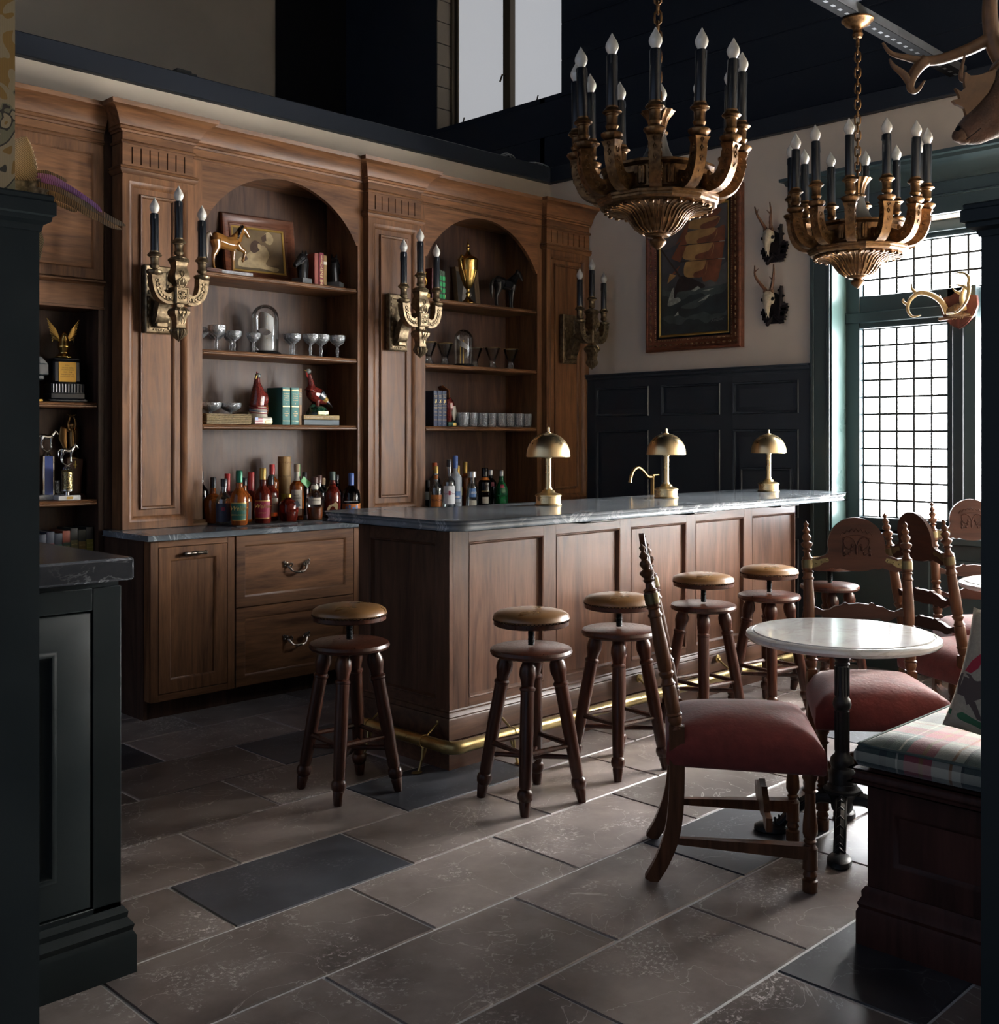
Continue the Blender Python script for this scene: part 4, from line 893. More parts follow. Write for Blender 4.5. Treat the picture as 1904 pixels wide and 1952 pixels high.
    while z < ztop - O - 0.13:
        put('chain_link', ME_LINK, t, tr(0, 0, z) @ rot('Z', (i % 2) * PI / 2 + 0.5)); z += 0.0405; i += 1
    zt = ztop - O
    MB().tube([(0, 0, z - 0.03), (0, 0, zt - 0.06)], 0.009, 10).lathe([(0.012, zt - 0.10), (0.022, zt - 0.095), (0.028, zt - 0.078), (0.024, zt - 0.068), (0.022, zt - 0.06), (0.028, zt - 0.045), (0.04, zt - 0.038), (0.062, zt - 0.028), (0.072, zt - 0.012), (0.08, zt - 0.008), (0.08, zt), (0, zt)], 32).obj('canopy', M_GILT, t)
    return t
make_chandelier('gilt candle chandelier nearest the camera, hung before the ship painting', (3.633, 2.72, 2.217), PI / 12 - 0.70, 3.60)
make_chandelier('smaller looking gilt candle chandelier hung before the leaded window', (5.30, 2.70, 2.217), PI / 12 - 0.42, 3.60)
st = thing('ceiling_strut', 'grey perforated steel strut carrying both chandeliers', 'strut', (3.2, 2.66, 3.605))
M_STEEL = plain('grey steel strut', (0.16, 0.17, 0.185), 0.45, 0.7, noise=0.2, nscale=20)
MB().box(0, 0, 0.002, 3.38, 0.004, 0.05, 0.001).box(0, 0.086, 0.002, 3.38, 0.09, 0.05).obj('channel', M_STEEL, st)
MB().box(0, 0.0, -0.002, 3.38, 0.09, 0.002).obj('soffit_plate', M_SOOT, st)
b = MB()
for i in range(46): b.box(i * 0.0735, 0.036, -0.0028, i * 0.0735 + 0.03, 0.054, -0.0019, 0.0004)
tag(b.obj('slots', M_STEEL, st), kind='stuff')
MB().box(1.95, -0.03, 0.05, 2.02, 0.06, 0.11, 0.004).box(1.9, 0.02, 0.05, 2.1, 0.05, 0.07).obj('clamp', M_STEEL, st)

# ------------------------------------------------------------------ brass lamps, tap
def make_lamp(label, loc):
    t = thing('brass_lamp', label, 'lamp', loc, 0, 'brass lamps on the bar')
    MB().lathe([(0.0, 0.0), (0.066, 0.0), (0.068, 0.004), (0.066, 0.008), (0.062, 0.010), (0.062, 0.044), (0.066, 0.046), (0.066, 0.052), (0.058, 0.058), (0.040, 0.062), (0.034, 0.066), (0.03, 0.074), (0.020, 0.080), (0.018, 0.088), (0, 0.088)], 48).obj('base', M_BRASS, t)
    MB().lathe([(0.0145, 0.086), (0.0145, 0.232), (0.018, 0.236), (0.020, 0.246), (0.014, 0.25), (0, 0.25)], 24).obj('stem', M_BRASS, t)
    R = 0.109; pr = [(R, 0.243), (R + 0.001, 0.245)] + [(R * math.cos(a), 0.25 + 0.112 * math.sin(a)) for a in [i * PI / 2 / 14 for i in range(14)]] + [(0.006, 0.362)]
    inner = [(r - 0.0025 if r > 0.01 else r * 0.4, z - 0.002) for r, z in pr[::-1]]
    MB().lathe(pr + inner, 56).obj('shade', M_BRASS, t)
    MB().lathe([(0.016, 0.358), (0.014, 0.364), (0.006, 0.366), (0.005, 0.370), (0.0065, 0.374), (0.0055, 0.388), (0, 0.392)], 16).obj('finial', M_BRASS, t)
    return t
l1 = make_lamp('brass dome lamp nearest the camera on the marble bar', (4.065, 3.72, CT))
dup(l1, 'middle brass dome lamp on the marble bar, next to the tap', (5.02, 3.70, CT))
dup(l1, 'brass dome lamp at the window end of the marble bar', (6.075, 3.69, CT))
tap = thing('bar_tap', 'gooseneck brass tap rising behind the bar beside the middle lamp', 'tap', (5.58, 4.22, 0.93))
M_TAP = plain('aged tap brass', (0.42, 0.27, 0.11), 0.3, 1.0)
MB().lathe([(0.024, 0), (0.024, 0.01), (0.013, 0.02), (0.012, 0.27), (0.016, 0.28), (0.012, 0.29), (0, 0.292)], 16).obj('column', M_TAP, tap)
pts = spline([(0, 0, 0.275), (-0.04, 0.005, 0.278), (-0.085, 0.01, 0.315), (-0.125, 0.015, 0.335), (-0.165, 0.02, 0.32), (-0.188, 0.023, 0.28), (-0.195, 0.024, 0.245)], 5)
MB().tube(pts, [0.0105] * (len(pts) - 3) + [0.011, 0.013, 0.013], 12).obj('spout', M_TAP, tap)
MB().tube([(0, 0, 0.285), (0.045, -0.01, 0.287)], [0.007, 0.005], 8).ell((0.048, -0.01, 0.287), 0.008, 8).obj('lever', M_TAP, tap)
tag(MB().box(0, 0, 0, 1.6, 0.42, 0.04, 0.005).box(0.02, 0.05, -0.93, 1.58, 0.40, 0.0).obj('sink_counter', M_GREYM, loc=(4.55, 3.97, 0.89)), 'lower marble work counter behind the bar under the tap', 'countertop')

# ------------------------------------------------------------------ bar stools
def make_stool():
    t = thing('bar_stool', '', 'stool', (0, 0, 0), 0, 'leather topped bar stools')
    MB().lathe([(0.0, 0.700), (0.145, 0.700), (0.151, 0.704), (0.151, 0.720), (0.147, 0.723), (0, 0.723)], 40).obj('seat_rim', M_STOOL, t)
    s = MB().lathe([(0.0, 0.722), (0.149, 0.722), (0.1545, 0.730), (0.150, 0.744), (0.135, 0.754), (0.10, 0.762), (0.05, 0.766), (0.0, 0.767)], 40).obj('seat', M_LEATHER, t)
    b = MB()
    for i in range(60):
        a = 2 * PI * i / 60; b.ell((0.152 * math.cos(a), 0.152 * math.sin(a), 0.7235), 0.0042, 6)
    tag(b.obj('nailheads', plain('dark nailheads', (0.06, 0.03, 0.02), 0.35, 0.8) if 'dark nailheads' not in bpy.data.materials else bpy.data.materials['dark nailheads'], s), kind='stuff')
    sc = [(0.0, 0.62)]
    z = 0.62
    while z < 0.705: sc += [(0.0115, z), (0.0145, z + 0.003)]; z += 0.006
    sc += [(0.0, 0.705)]
    MB().lathe(sc, 14).lathe([(0.026, 0.585), (0.026, 0.602), (0, 0.602)], 14).obj('screw', M_IRON, t)
    MB().lathe([(0.0, 0.580), (0.150, 0.580), (0.162, 0.586), (0.166, 0.596), (0.162, 0.608), (0.150, 0.613), (0.0, 0.614)], 44).obj('platform', M_STOOL, t)
    LEG = [(0.016, 0.0), (0.018, 0.006), (0.0235, 0.05), (0.022, 0.055), (0.029, 0.065), (0.031, 0.080), (0.028, 0.094), (0.022, 0.100), (0.0245, 0.11), (0.0275, 0.30), (0.027, 0.468), (0.031, 0.472), (0.031, 0.480), (0.024, 0.487), (0.027, 0.505), (0.034, 0.530), (0.032, 0.556), (0.024, 0.575), (0.02, 0.60)]
    legm = MB().lathe(LEG, 18).mesh('leg', M_STOOL)
    top, bot = 0.098, 0.205; k = math.atan2(bot - top, 0.585)
    for i in range(4):
        a = i * PI / 2
        put('leg', legm, t, rot('Z', a) @ tr(bot, 0, 0.0) @ rot('Y', -k) @ Matrix.Diagonal((1, 1, 1 / math.cos(k) * 0.985, 1)))
    def lp(i, z): r = bot + (top - bot) * z / 0.585; return (r * math.cos(i * PI / 2), r * math.sin(i * PI / 2), z)
    for i, z in ((0, 0.225), (1, 0.225), (2, 0.225), (3, 0.225)):
        MB().tube([lp(i, z), lp((i + 1) % 4, z)], (0.013, 0.009), 8).obj('stretcher', M_STOOL, t)
    for i in (0, 1):
        a, c = lp(i, 0.165 + 0.012 * i), lp(i + 2, 0.165 + 0.012 * i); V = [tuple(a[q] + (c[q] - a[q]) * f for q in range(3)) for f in (0, 0.3, 0.40, 0.44, 0.5, 0.56, 0.60, 0.7, 1)]
        MB().tube(V, [0.009, 0.011, 0.012, 0.017, 0.020, 0.017, 0.012, 0.011, 0.009], 10).obj('cross_stretcher', M_STOOL, t)
    return t
SP = [(2.775, 3.65, 0.86, 'round leather bar stool standing apart at the end of the bar by the drawers'),
      (3.215, 3.035, 0.80, 'round leather bar stool in front of the first bar panel, nearest the camera'),
      (3.805, 3.06, 0.82, 'round leather bar stool behind the backrest of the near red chair'),
      (4.675, 3.215, 0.78, 'fourth round leather bar stool along the bar, right of the near chair backrest'),
      (5.225, 3.17, 0.80, 'fifth round leather bar stool along the bar, before its last panel'),
      (5.81, 3.13, 0.80, 'farthest bar stool, half hidden behind the carved chair back')]
s0 = make_stool()
for i, (x, y, a, lb) in enumerate(SP):
    if i == 0: s0['label'] = lb; s0.location = (x, y, 0); s0.rotation_euler = (0, 0, a - PI / 4 + 0.62)
    else: dup(s0, lb, (x, y, 0), a - PI / 4 + 0.62)
s0.rotation_euler = (0, 0, 0.70)

# ------------------------------------------------------------------ chairs: local origin on the floor at seat centre, faces -y
def lathe_between(b, p, q, prof, seg=16):
    """prof [(r, t)] t 0..1 from p to q"""
    P, Q = Vector(p), Vector(q); d = Q - P; L = d.length
    M = Matrix.Translation(P) @ d.to_track_quat('Z', 'Y').to_matrix().to_4x4()
    return b.lathe([(r, t_ * L) for r, t_ in prof], seg, M)
def make_chair():
    t = thing('carved_chair', '', 'chair', (0, 0, 0), 0, 'carved oak chairs with russet seats')
    hb, hf, db, df = 0.195, 0.225, 0.215, -0.205      # half widths back / front, depth of back posts / front legs
    # seat cushion, tapered to the back
    def seatfn(u, v, top=True):
        y = df - 0.045 + (db - df + 0.075) * v; hw = (hf + 0.03) + (hb + 0.015 - hf - 0.03) * v; x = (u * 2 - 1) * hw
        e = 1 - max(abs(u * 2 - 1), abs(v * 2 - 1)) ** 5
        return (x, y, 0.455 + 0.06 * e ** 0.75 + 0.022 * (1 - (u * 2 - 1) ** 2) * (1 - (v * 2 - 1) ** 2))
    b = MB().grid(seatfn, 16, 16)
    ring = [(u / 16, 0) for u in range(16)] + [(1, v / 16) for v in range(16)] + [(1 - u / 16, 1) for u in range(16)] + [(0, 1 - v / 16) for v in range(16)]
    vs = []; rr_ = [(0.0, 0.455), (0.004, 0.42), (0.002, 0.385), (-0.006, 0.378)]
    for o, z in rr_:
        for u, v in ring:
            p = seatfn(u, v); sx = (u * 2 - 1); sy = (v * 2 - 1); vs.append((p[0] + sx * o, p[1] + sy * o, z))
    n = len(ring); b.add(vs, [(k * n + i, k * n + (i + 1) % n, (k + 1) * n + (i + 1) % n, (k + 1) * n + i) for k in range(3) for i in range(n)] + [tuple(3 * n + i for i in range(n))])
    b.obj('seat', M_VELVET, t, ang=1.2)
    # turned back posts leaning back, square sabre legs below
    POST = [(0.024, 0.0), (0.018, 0.02), (0.024, 0.05), (0.022, 0.065), (0.027, 0.075), (0.022, 0.085), (0.023, 0.10), (0.0235, 0.22), (0.020, 0.232), (0.025, 0.24), (0.020, 0.25), (0.017, 0.27), (0.025, 0.295), (0.025, 0.30), (0.020, 0.31), (0.023, 0.32), (0.0235, 0.45), (0.019, 0.60), (0.0235, 0.605), (0.0235, 0.615), (0.019, 0.625), (0.019, 0.645), (0.0245, 0.652), (0.019, 0.66),
            (0.0225, 0.67), (0.0225, 0.735), (0.020, 0.74), (0.0235, 0.745), (0.014, 0.76), (0.011, 0.785), (0.019, 0.80), (0.012, 0.81), (0.024, 0.835), (0.024, 0.845), (0.011, 0.86), (0.019, 0.885), (0.018, 0.895), (0.009, 0.91), (0.016, 0.93), (0.006, 0.955), (0.011, 0.975), (0.004, 0.99), (0.0, 1.0)]
    zt, lean = 1.105, 0.115
    for s in (-1, 1):
        p0 = (s * hb, db, 0.50); p1 = (s * (hb + 0.005), db + lean, zt)
        pb = lathe_between(MB(), p0, p1, POST).obj('back_post', M_CHAIR, t)
        f0, f1 = 0.675, 0.73
        q0 = [p0[i] + (p1[i] - p0[i]) * f0 for i in range(3)]; q1 = [p0[i] + (p1[i] - p0[i]) * f1 for i in range(3)]
        MB().tube([q0, q1], 0.0245, 18).obj('brass_sleeve', plain('dull brass strap', (0.11, 0.09, 0.045), 0.4, 0.8) if 'dull brass strap' not in bpy.data.materials else bpy.data.materials['dull brass strap'], pb)
        lp_ = spline([(s * hb, db + 0.085, 0.0), (s * hb, db + 0.045, 0.07), (s * hb, db + 0.012, 0.17), (s * hb, db, 0.30), (s * hb, db, 0.51)], 5)
        MB().tube(lp_, [(0.019, 0.021 + 0.004 * min(1, i / 8)) for i in range(len(lp_))], square=True, up=(1, 0, 0)).obj('back_leg', M_CHAIR, t, ang=0.5)
        FL = [(0.018, 0.0), (0.024, 0.01), (0.0245, 0.09), (0.018, 0.10), (0.023, 0.13), (0.016, 0.165), (0.0245, 0.175), (0.0245, 0.19), (0.0235, 0.20), (0.0235, 0.31), (0.0245, 0.33), (0.015, 0.36), (0.021, 0.38), (0.015, 0.395), (0.024, 0.44), (0.0235, 0.50), (0.0165, 0.64), (0.0165, 0.74), (0.025, 0.755), (0.018, 0.765), (0.018, 0.82), (0.025, 0.845), (0.025, 0.87), (0.02, 1.0)]
        lathe_between(MB(), (s * hf, df, 0), (s * hf, df, 0.43), FL).obj('front_leg', M_CHAIR, t)
        MB().tube([(s * hf, df, 0.13), (s * (hb + 0.003), db + 0.02, 0.135)], (0.022, 0.010), square=True, up=(0, 0, 1)).obj('side_stretcher', M_CHAIR, t)
    # cresting panel, rails (sawn outlines) following the lean
    def back_y(z): return db + lean * (z - 0.50) / (zt - 0.50)
    def board(outline, th, name, mat, parent=t, extra=0.0):
        b = MB(); n = len(outline)
        vs = [(x, back_y(z) - th / 2 - extra, z) for x, z in outline] + [(x, back_y(z) + th / 2 - extra, z) for x, z in outline]
        b.add(vs, [(i, (i + 1) % n, n + (i + 1) % n, n + i) for i in range(n)] + [tuple(range(n - 1, -1, -1)), tuple(range(n, 2 * n))])
        return b.obj(name, mat, parent, ang=0.5)
    w = hb - 0.012
    half = [(w, 0.905), (w, 0.955), (w - 0.02, 0.952), (0.128, 0.965), (0.115, 0.975), (0.112, 0.99)] + arc(0, 1.005, 0.115, -2, 90, 9)
    low = [(w - 0.03, 0.898), (0.13, 0.905), (0.10, 0.915), (0.085, 0.908), (0.07, 0.912), (0.03, 0.902), (0, 0.90)]
    ol = [(-x, z) for x, z in half] + [(x, z) for x, z in half[::-1][1:]] + low + [(-x, z) for x, z in low[::-1][1:]]
    cr = board(ol, 0.018, 'crest', M_CHAIRX)
    b = MB()                       # carved crown, sprays and berries on the crest
    def onp(x, z, q=0.011): return (x, back_y(z) - q, z)
    zig = [(-0.065 + 0.0093 * i, 1.063 - 0.0004 * (i - 7) ** 2 + (0.012 if i % 2 else 0)) for i in range(15)]
    b.tube([onp(*p) for p in zig], 0.0018, 5); b.tube([onp(-0.055 + 0.0055 * i, 1.048 - 0.00016 * (i - 10) ** 2) for i in range(21)], 0.0025, 5)
    for s in (-1, 1):
        b.tube([onp(*p) for p in spline([(0, 1.0), (s * 0.012, 1.03), (s * 0.035, 1.04), (s * 0.052, 1.025), (s * 0.045, 1.0), (s * 0.03, 0.99)], 4)], 0.0026, 5)
        b.tube([onp(*p) for p in spline([(s * 0.05, 1.01), (s * 0.055, 0.985), (s * 0.04, 0.97), (s * 0.025, 0.98)], 4)], 0.0026, 5)
        for x, z in ((0.018, 1.005), (0.022, 0.99), (0.05, 0.985), (0.03, 0.972), (0.052, 0.968)): b.ell(onp(s * x, z), (0.006, 0.004, 0.008), 8)
    b.ell(onp(0, 0.985), (0.007, 0.005, 0.022), 8)
    tag(b.obj('carved_relief', M_CHAIRX, cr), kind='stuff')
    for s in (-1, 1):
        st_ = [(s * w, 0.955), (s * w, 0.912), (s * 0.155, 0.920), (s * 0.135, 0.935), (s * 0.118, 0.936), (s * 0.112, 0.945), (s * 0.118, 0.955), (s * 0.135, 0.952), (s * 0.16, 0.944)]
        o = board(st_, 0.022, 'brass_strap', bpy.data.materials['dull brass strap'], cr)
        b = MB()
        for x, z in ((0.122, 0.945), (0.145, 0.938), (0.165, 0.932)): b.ell(onp(s * x, z, 0.012), 0.004, 6)
        tag(b.obj('screws', bpy.data.materials['dull brass strap'], cr), kind='stuff')
    def rail(zc, h):
        half = [(w, zc + h * 0.5), (w - 0.015, zc + h * 0.48), (w - 0.04, zc + h * 0.18), (0.12, zc + h * 0.25), (0.095, zc + h * 0.62), (0.07, zc + h * 0.72), (0.06, zc + h * 0.95), (0.05, zc + h), (0.04, zc + h * 0.85), (0, zc + h * 0.95)]
        lo = [(w, zc - h * 0.35), (w - 0.03, zc - h * 0.3), (0.12, zc - h * 0.75), (0.10, zc - h * 0.8), (0.08, zc - h * 0.55), (0, zc - h * 0.65)]
        board([(-x, z) for x, z in half] + half[::-1][1:] + lo + [(-x, z) for x, z in lo[::-1][1:]], 0.018, 'back_rail', M_CHAIRX)
    rail(0.735, 0.04); rail(0.615, 0.035)
    # sawn front apron stretcher
    z = 0.20; hal = [(hf - 0.02, z + 0.022), (0.14, z + 0.02), (0.10, z + 0.055), (0.06, z + 0.06), (0.045, z + 0.075), (0, z + 0.065)]
    lo = [(hf - 0.02, z - 0.022), (0.13, z - 0.03), (0.09, z - 0.012), (0, z - 0.03)]
    ol = [(-x, q) for x, q in hal] + hal[::-1][1:] + lo + [(-x, q) for x, q in lo[::-1][1:]]
    MB().prism(ol, -0.01, 0.01, tr(0, -0.08, 0), plane='xz').obj('front_stretcher', M_CHAIR, t)
    return t
ch = make_chair()
def place_chair(o, label, x, y, fx, fy):
    o['label'] = label; o.location = (x, y, 0); o.rotation_euler = (0, 0, math.atan2(fy, fx) + PI / 2)
place_chair(ch, 'carved oak chair with russet seat in the foreground, seen from the side', 3.245, 2.085, 0.60, -0.80)
place_chair(copy_tree(ch), 'carved oak chair facing the camera behind the white marble table', 4.03, 1.99, -0.78, -0.62)
place_chair(copy_tree(ch), 'carved oak chair turned away with its plain back, right of the marble table', 5.07, 2.02, 0.885, -0.465)
place_chair(copy_tree(ch), 'farthest carved oak chair, under the window beyond the second marble table', 5.75, 2.215, -0.80, -0.60)

# ------------------------------------------------------------------ marble tables on cast iron bases
def make_table(label, loc, rz):
    t = thing('marble_table', label, 'table', loc, rz, 'round marble cafe tables'); H_ = 0.75
    MB().lathe([(0.0, H_ - 0.034), (0.322, H_ - 0.034), (0.334, H_ - 0.030), (0.341, H_ - 0.020), (0.338, H_ - 0.010), (0.328, H_ - 0.004), (0.318, H_ - 0.003), (0.316, H_ - 0.006), (0.313, H_ - 0.006), (0.311, H_), (0.0, H_)], 72).obj('tabletop', M_WHITEM, t)
    MB().lathe([(0.02, 0.20), (0.045, 0.20), (0.047, 0.24), (0.043, 0.25), (0.038, 0.26), (0.043, 0.275), (0.040, 0.295), (0.026, 0.31), (0.0245, 0.33), (0.024, 0.47), (0.030, 0.475), (0.033, 0.49), (0.030, 0.505), (0.027, 0.51), (0.024, 0.515), (0.023, 0.63), (0.028, 0.635), (0.024, 0.642), (0.030, 0.655), (0.024, 0.665), (0.025, 0.70), (0.05, 0.705), (0.05, 0.716), (0, 0.716)], 24).obj('column', M_IRON, t)
    b = MB()
    for i in range(12):
        a = 2 * PI * i / 12
        for z0, z1 in ((0.32, 0.465), (0.52, 0.625)): b.tube([(0.0235 * math.cos(a), 0.0235 * math.sin(a), z0), (0.0235 * math.cos(a), 0.0235 * math.sin(a), z1)], 0.0035, 6)
    tag(b.obj('fluting', M_IRON, t), kind='stuff')
    MB().lathe([(0.0, 0.085), (0.02, 0.09), (0.036, 0.11), (0.040, 0.14), (0.05, 0.165), (0.064, 0.175), (0.066, 0.185), (0.055, 0.19), (0.05, 0.205), (0.0, 0.205)], 32, flute=(16, 0.02)).obj('hub', M_IRON, t)
    for i in range(4):
        R_ = rot('Z', i * PI / 2)
        pts = spline([(0.03, 0, 0.15), (0.09, 0, 0.145), (0.16, 0, 0.095), (0.215, 0, 0.035), (0.245, 0, 0.018)], 5)
        f = MB().tube(pts, [(0.026 - 0.010 * k / len(pts), 0.020 - 0.003 * k / len(pts)) for k in range(len(pts))], 8, up=(0, 0, 1), M=R_)
        for s in (-1, 1): f.tube([(p[0], s * 0.016, p[2] + 0.012) for p in pts[2:-3]], 0.006, 6, M=R_)
        for k in range(3, len(pts) - 3, 2): f.tube([(pts[k][0], -0.018, pts[k][2] + 0.006), (pts[k][0] + 0.006, 0, pts[k][2] + 0.026), (pts[k][0], 0.018, pts[k][2] + 0.006)], 0.005, 6, M=R_)
        f.lathe([(0.044, 0.0), (0.052, 0.006), (0.05, 0.022), (0.036, 0.032), (0, 0.034)], 20, R_ @ tr(0.25, 0, 0) @ Matrix.Diagonal((1.2, 0.8, 1, 1)))
        f.obj('foot', M_IRON, t)
    return t
make_table('round white marble table on black iron column beside the near chair', (3.69, 1.94, 0), 0.45)
make_table('second round marble table at the right edge, below the window', (5.62, 1.95, 0), 0.2)

# ------------------------------------------------------------------ bench with plaid cushion and pillow
bn = thing('window_bench', 'dark mahogany panelled bench end in the right foreground', 'bench', (3.0, 1.49, 0), -PI / 2)
BL = 0.56
MB().box(0, 0.0, 0, BL, 2.4, 0.47).obj('body', M_BENCH, bn)
b = MB(); panel_front(b, 0.0, 0.16, BL, 0.465, 0.0, 0.075, 0.016, 0.010); b.obj('end_frame', M_BENCH, bn)
MB().box(0.085, -0.004, 0.245, BL - 0.085, 0, 0.38).obj('panel', M_BENCH, bn)
MB().mold([(0.0, 2.4), (0, -0.016), (BL, -0.016)], [(0, 0), (0.024, 0), (0.024, 0.092), (0.018, 0.105), (0.022, 0.116), (0.012, 0.135), (0.013, 0.15), (0.004, 0.165), (0, 0.165)]).obj('base_moulding', M_BENCH, bn)
slab([(-0.035, 2.4), (BL, 2.4), (BL, -0.045), (-0.035, -0.045)], [(-0.01, 0.463), (0, 0.463), (0.006, 0.469), (0.0, 0.476), (0.008, 0.486), (0.008, 0.494), (0.003, 0.503), (-0.01, 0.503)]).obj('seat_board', M_BENCH, bn)
def plaid():
    m, t, b = nt('tartan wool'); tc = nd(t, 'TexCoord'); sp = nd(t, 'SeparateXYZ'); t.links.new(tc.outputs['Object'], sp.inputs[0])
    def bands(out, per, off, cols):
        s = nd(t, 'Math', operation='MULTIPLY_ADD', i_1=1 / per, i_2=off); t.links.new(out, s.inputs[0])
        f = nd(t, 'Math', operation='FRACT'); t.links.new(s.outputs[0], f.inputs[0])
        r = nd(t, 'ValToRGB'); r.color_ramp.interpolation = 'CONSTANT'; e = r.color_ramp.elements
        e[0].position = cols[0][0]; e[0].color = c4(cols[0][1]); e[1].position = cols[1][0]; e[1].color = c4(cols[1][1])
        for p, c in cols[2:]: k = e.new(p); k.color = c4(c)
        t.links.new(f.outputs[0], r.inputs['Fac']); return r.outputs[0]
    G, K, P_, O_, Wt = (0.045, 0.075, 0.07), (0.02, 0.03, 0.035), (0.30, 0.05, 0.075), (0.25, 0.11, 0.035), (0.36, 0.36, 0.31)
    setts = [(0.0, G), (0.20, K), (0.27, G), (0.36, Wt), (0.38, G), (0.44, P_), (0.58, O_), (0.62, P_), (0.70, Wt), (0.86, O_), (0.89, Wt), (0.97, K)]
    a = bands(sp.outputs[0], 0.30, 0.05, setts); c = bands(sp.outputs[1], 0.30, 0.10, setts)
    mx = nd(t, 'MixRGB', i_0=0.5); t.links.new(a, mx.inputs[1]); t.links.new(c, mx.inputs[2])
    t.links.new(mx.outputs[0], b.inputs['Base Color']); b.inputs['Roughness'].default_value = 0.9; b.inputs['Sheen Weight'].default_value = 0.4; b.inputs['Specular IOR Level'].default_value = 0.15
    n = nd(t, 'TexNoise', i_Scale=300.0); t.links.new(tc.outputs['Object'], n.inputs['Vector']); bp = nd(t, 'Bump', i_Strength=0.3, i_Distance=0.003); t.links.new(n.outputs['Fac'], bp.inputs['Height']); t.links.new(bp.outputs[0], b.inputs['Normal'])
    return m
M_PLAID = plaid(); M_PLAIDEDGE = plain('grey green wool piping', (0.06, 0.085, 0.08), 0.9)
cs = thing('bench_cushion', 'tartan wool cushion lying on the dark bench', 'cushion', (3.0, 1.49, 0.504), -PI / 2)
def cush(b, x0, x1, y0, y1, h, r=0.05):
    def P(u, v):
        x, y = x0 + (x1 - x0) * u, y0 + (y1 - y0) * v
        d = min(u, 1 - u) * (x1 - x0), min(v, 1 - v) * (y1 - y0); m_ = min(d[0], d[1]); q = min(1, m_ / r)
        return (x, y, h - 0.022 * (1 - q) ** 2 + 0.012 * math.sin(PI * u) * math.sin(PI * v))
    return P
Pf = cush(None, -0.02, BL - 0.01, -0.03, 2.38, 0.088)
b = MB().grid(Pf, 14, 40)
rg = [(u / 14, 0) for u in range(14)] + [(1, v / 40) for v in range(40)] + [(1 - u / 14, 1) for u in range(14)] + [(0, 1 - v / 40) for v in range(40)]
vs = []
for o, z in ((0.0, 0.066), (0.010, 0.045), (0.010, 0.025), (0.0, 0.006), (-0.03, 0.0)):
    for u, v in rg:
        p = Pf(u, v); vs.append((p[0] + (u * 2 - 1) * o, p[1] + (v * 2 - 1) * o * (1 if abs(v * 2 - 1) > 0.99 else 0.2), z))
n = len(rg); b.add(vs, [(k * n + i, k * n + (i + 1) % n, (k + 1) * n + (i + 1) % n, (k + 1) * n + i) for k in range(4) for i in range(n)])
b.obj('cover', M_PLAID, cs, ang=1.3)
MB().tube([(Pf(u, v)[0], Pf(u, v)[1], 0.068) for u, v in rg], 0.0045, 6, closed=True).obj('piping', M_PLAIDEDGE, cs)
# ------------------------------------------------------------------ shelf goods
def matp(name, *a, **k):
    return bpy.data.materials[name] if name in bpy.data.materials else plain(name, *a, **k)
def g_(name, col, **k): return bpy.data.materials[name] if name in bpy.data.materials else glass(name, col, **k)
G_AMBER = glass('whiskey amber glass', (0.50, 0.125, 0.018), 0.04, trans=0.6); G_DARK = glass('dark bourbon glass', (0.20, 0.022, 0.012), 0.04, trans=0.6)
G_CLEAR = thin_glass('clear bottle glass'); G_CRYST = crystal_mat('cut crystal')
G_GREEN = glass('green gin glass', (0.02, 0.30, 0.09), 0.04, trans=0.6); G_FROST = glass('frosted vodka glass', (0.50, 0.56, 0.62), 0.35, trans=0.4); G_PALE = thin_glass('pale clear spirit', (0.72, 0.78, 0.78), 0.5)
G_BLK = glass('near black glass', (0.03, 0.012, 0.012), 0.04)
C_BLACK = plain('black bottle cap', (0.012, 0.012, 0.014), 0.3); C_RED = plain('red wax', (0.42, 0.022, 0.022), 0.35, coat=0.4); C_GOLD = plain('gold foil cap', (0.50, 0.33, 0.09), 0.35, 0.7)
C_GREEN = plain('green foil cap', (0.012, 0.13, 0.07), 0.35, 0.3); C_CORK = plain('pale cork', (0.34, 0.24, 0.15), 0.7); C_WOODC = plain('dark stopper wood', (0.06, 0.02, 0.015), 0.4); C_BLUE = plain('blue foil cap', (0.05, 0.11, 0.33), 0.35)
C_SILV = plain('brushed silver cap', (0.55, 0.55, 0.54), 0.3, 0.9); C_ORNG = plain('orange cap', (0.50, 0.09, 0.02), 0.4); C_GREYG = plain('grey green cap', (0.05, 0.08, 0.07), 0.4)
L_CREAM = plain('cream paper label', (0.58, 0.53, 0.43), 0.7); L_NAVY = plain('navy label', (0.02, 0.03, 0.06), 0.5); L_GREEN = plain('green label', (0.012, 0.085, 0.055), 0.5); L_RED = plain('crimson label', (0.27, 0.025, 0.055), 0.5)
L_WHITE = plain('white paper label', (0.68, 0.68, 0.68), 0.6); L_BLUE = plain('blue label', (0.09, 0.20, 0.42), 0.5); L_GOLD = plain('gold ink', (0.55, 0.40, 0.12), 0.4, 0.4); L_BLK = plain('black ink', (0.01, 0.01, 0.01), 0.6); L_ORNG = plain('orange label', (0.46, 0.14, 0.02), 0.5); L_TAN = plain('tan card', (0.36, 0.22, 0.08), 0.6)
VIEW = math.atan2(-0.80, -0.60)       # labels turned roughly to the room
def wrap(b, r, z0, z1, half, a0=VIEW, n=10, e=0.0006):
    vs = [((r + e) * math.cos(a0 - half + 2 * half * i / n), (r + e) * math.sin(a0 - half + 2 * half * i / n), z) for z in (z0, z1) for i in range(n + 1)]
    return b.add(vs, [(i, i + 1, n + 2 + i, n + 1 + i) for i in range(n)])
def facing(r, z, a0=VIEW, e=0.0014): return rot('Z', a0 + PI / 2) @ tr(0, -(r + e), z) @ FRONT
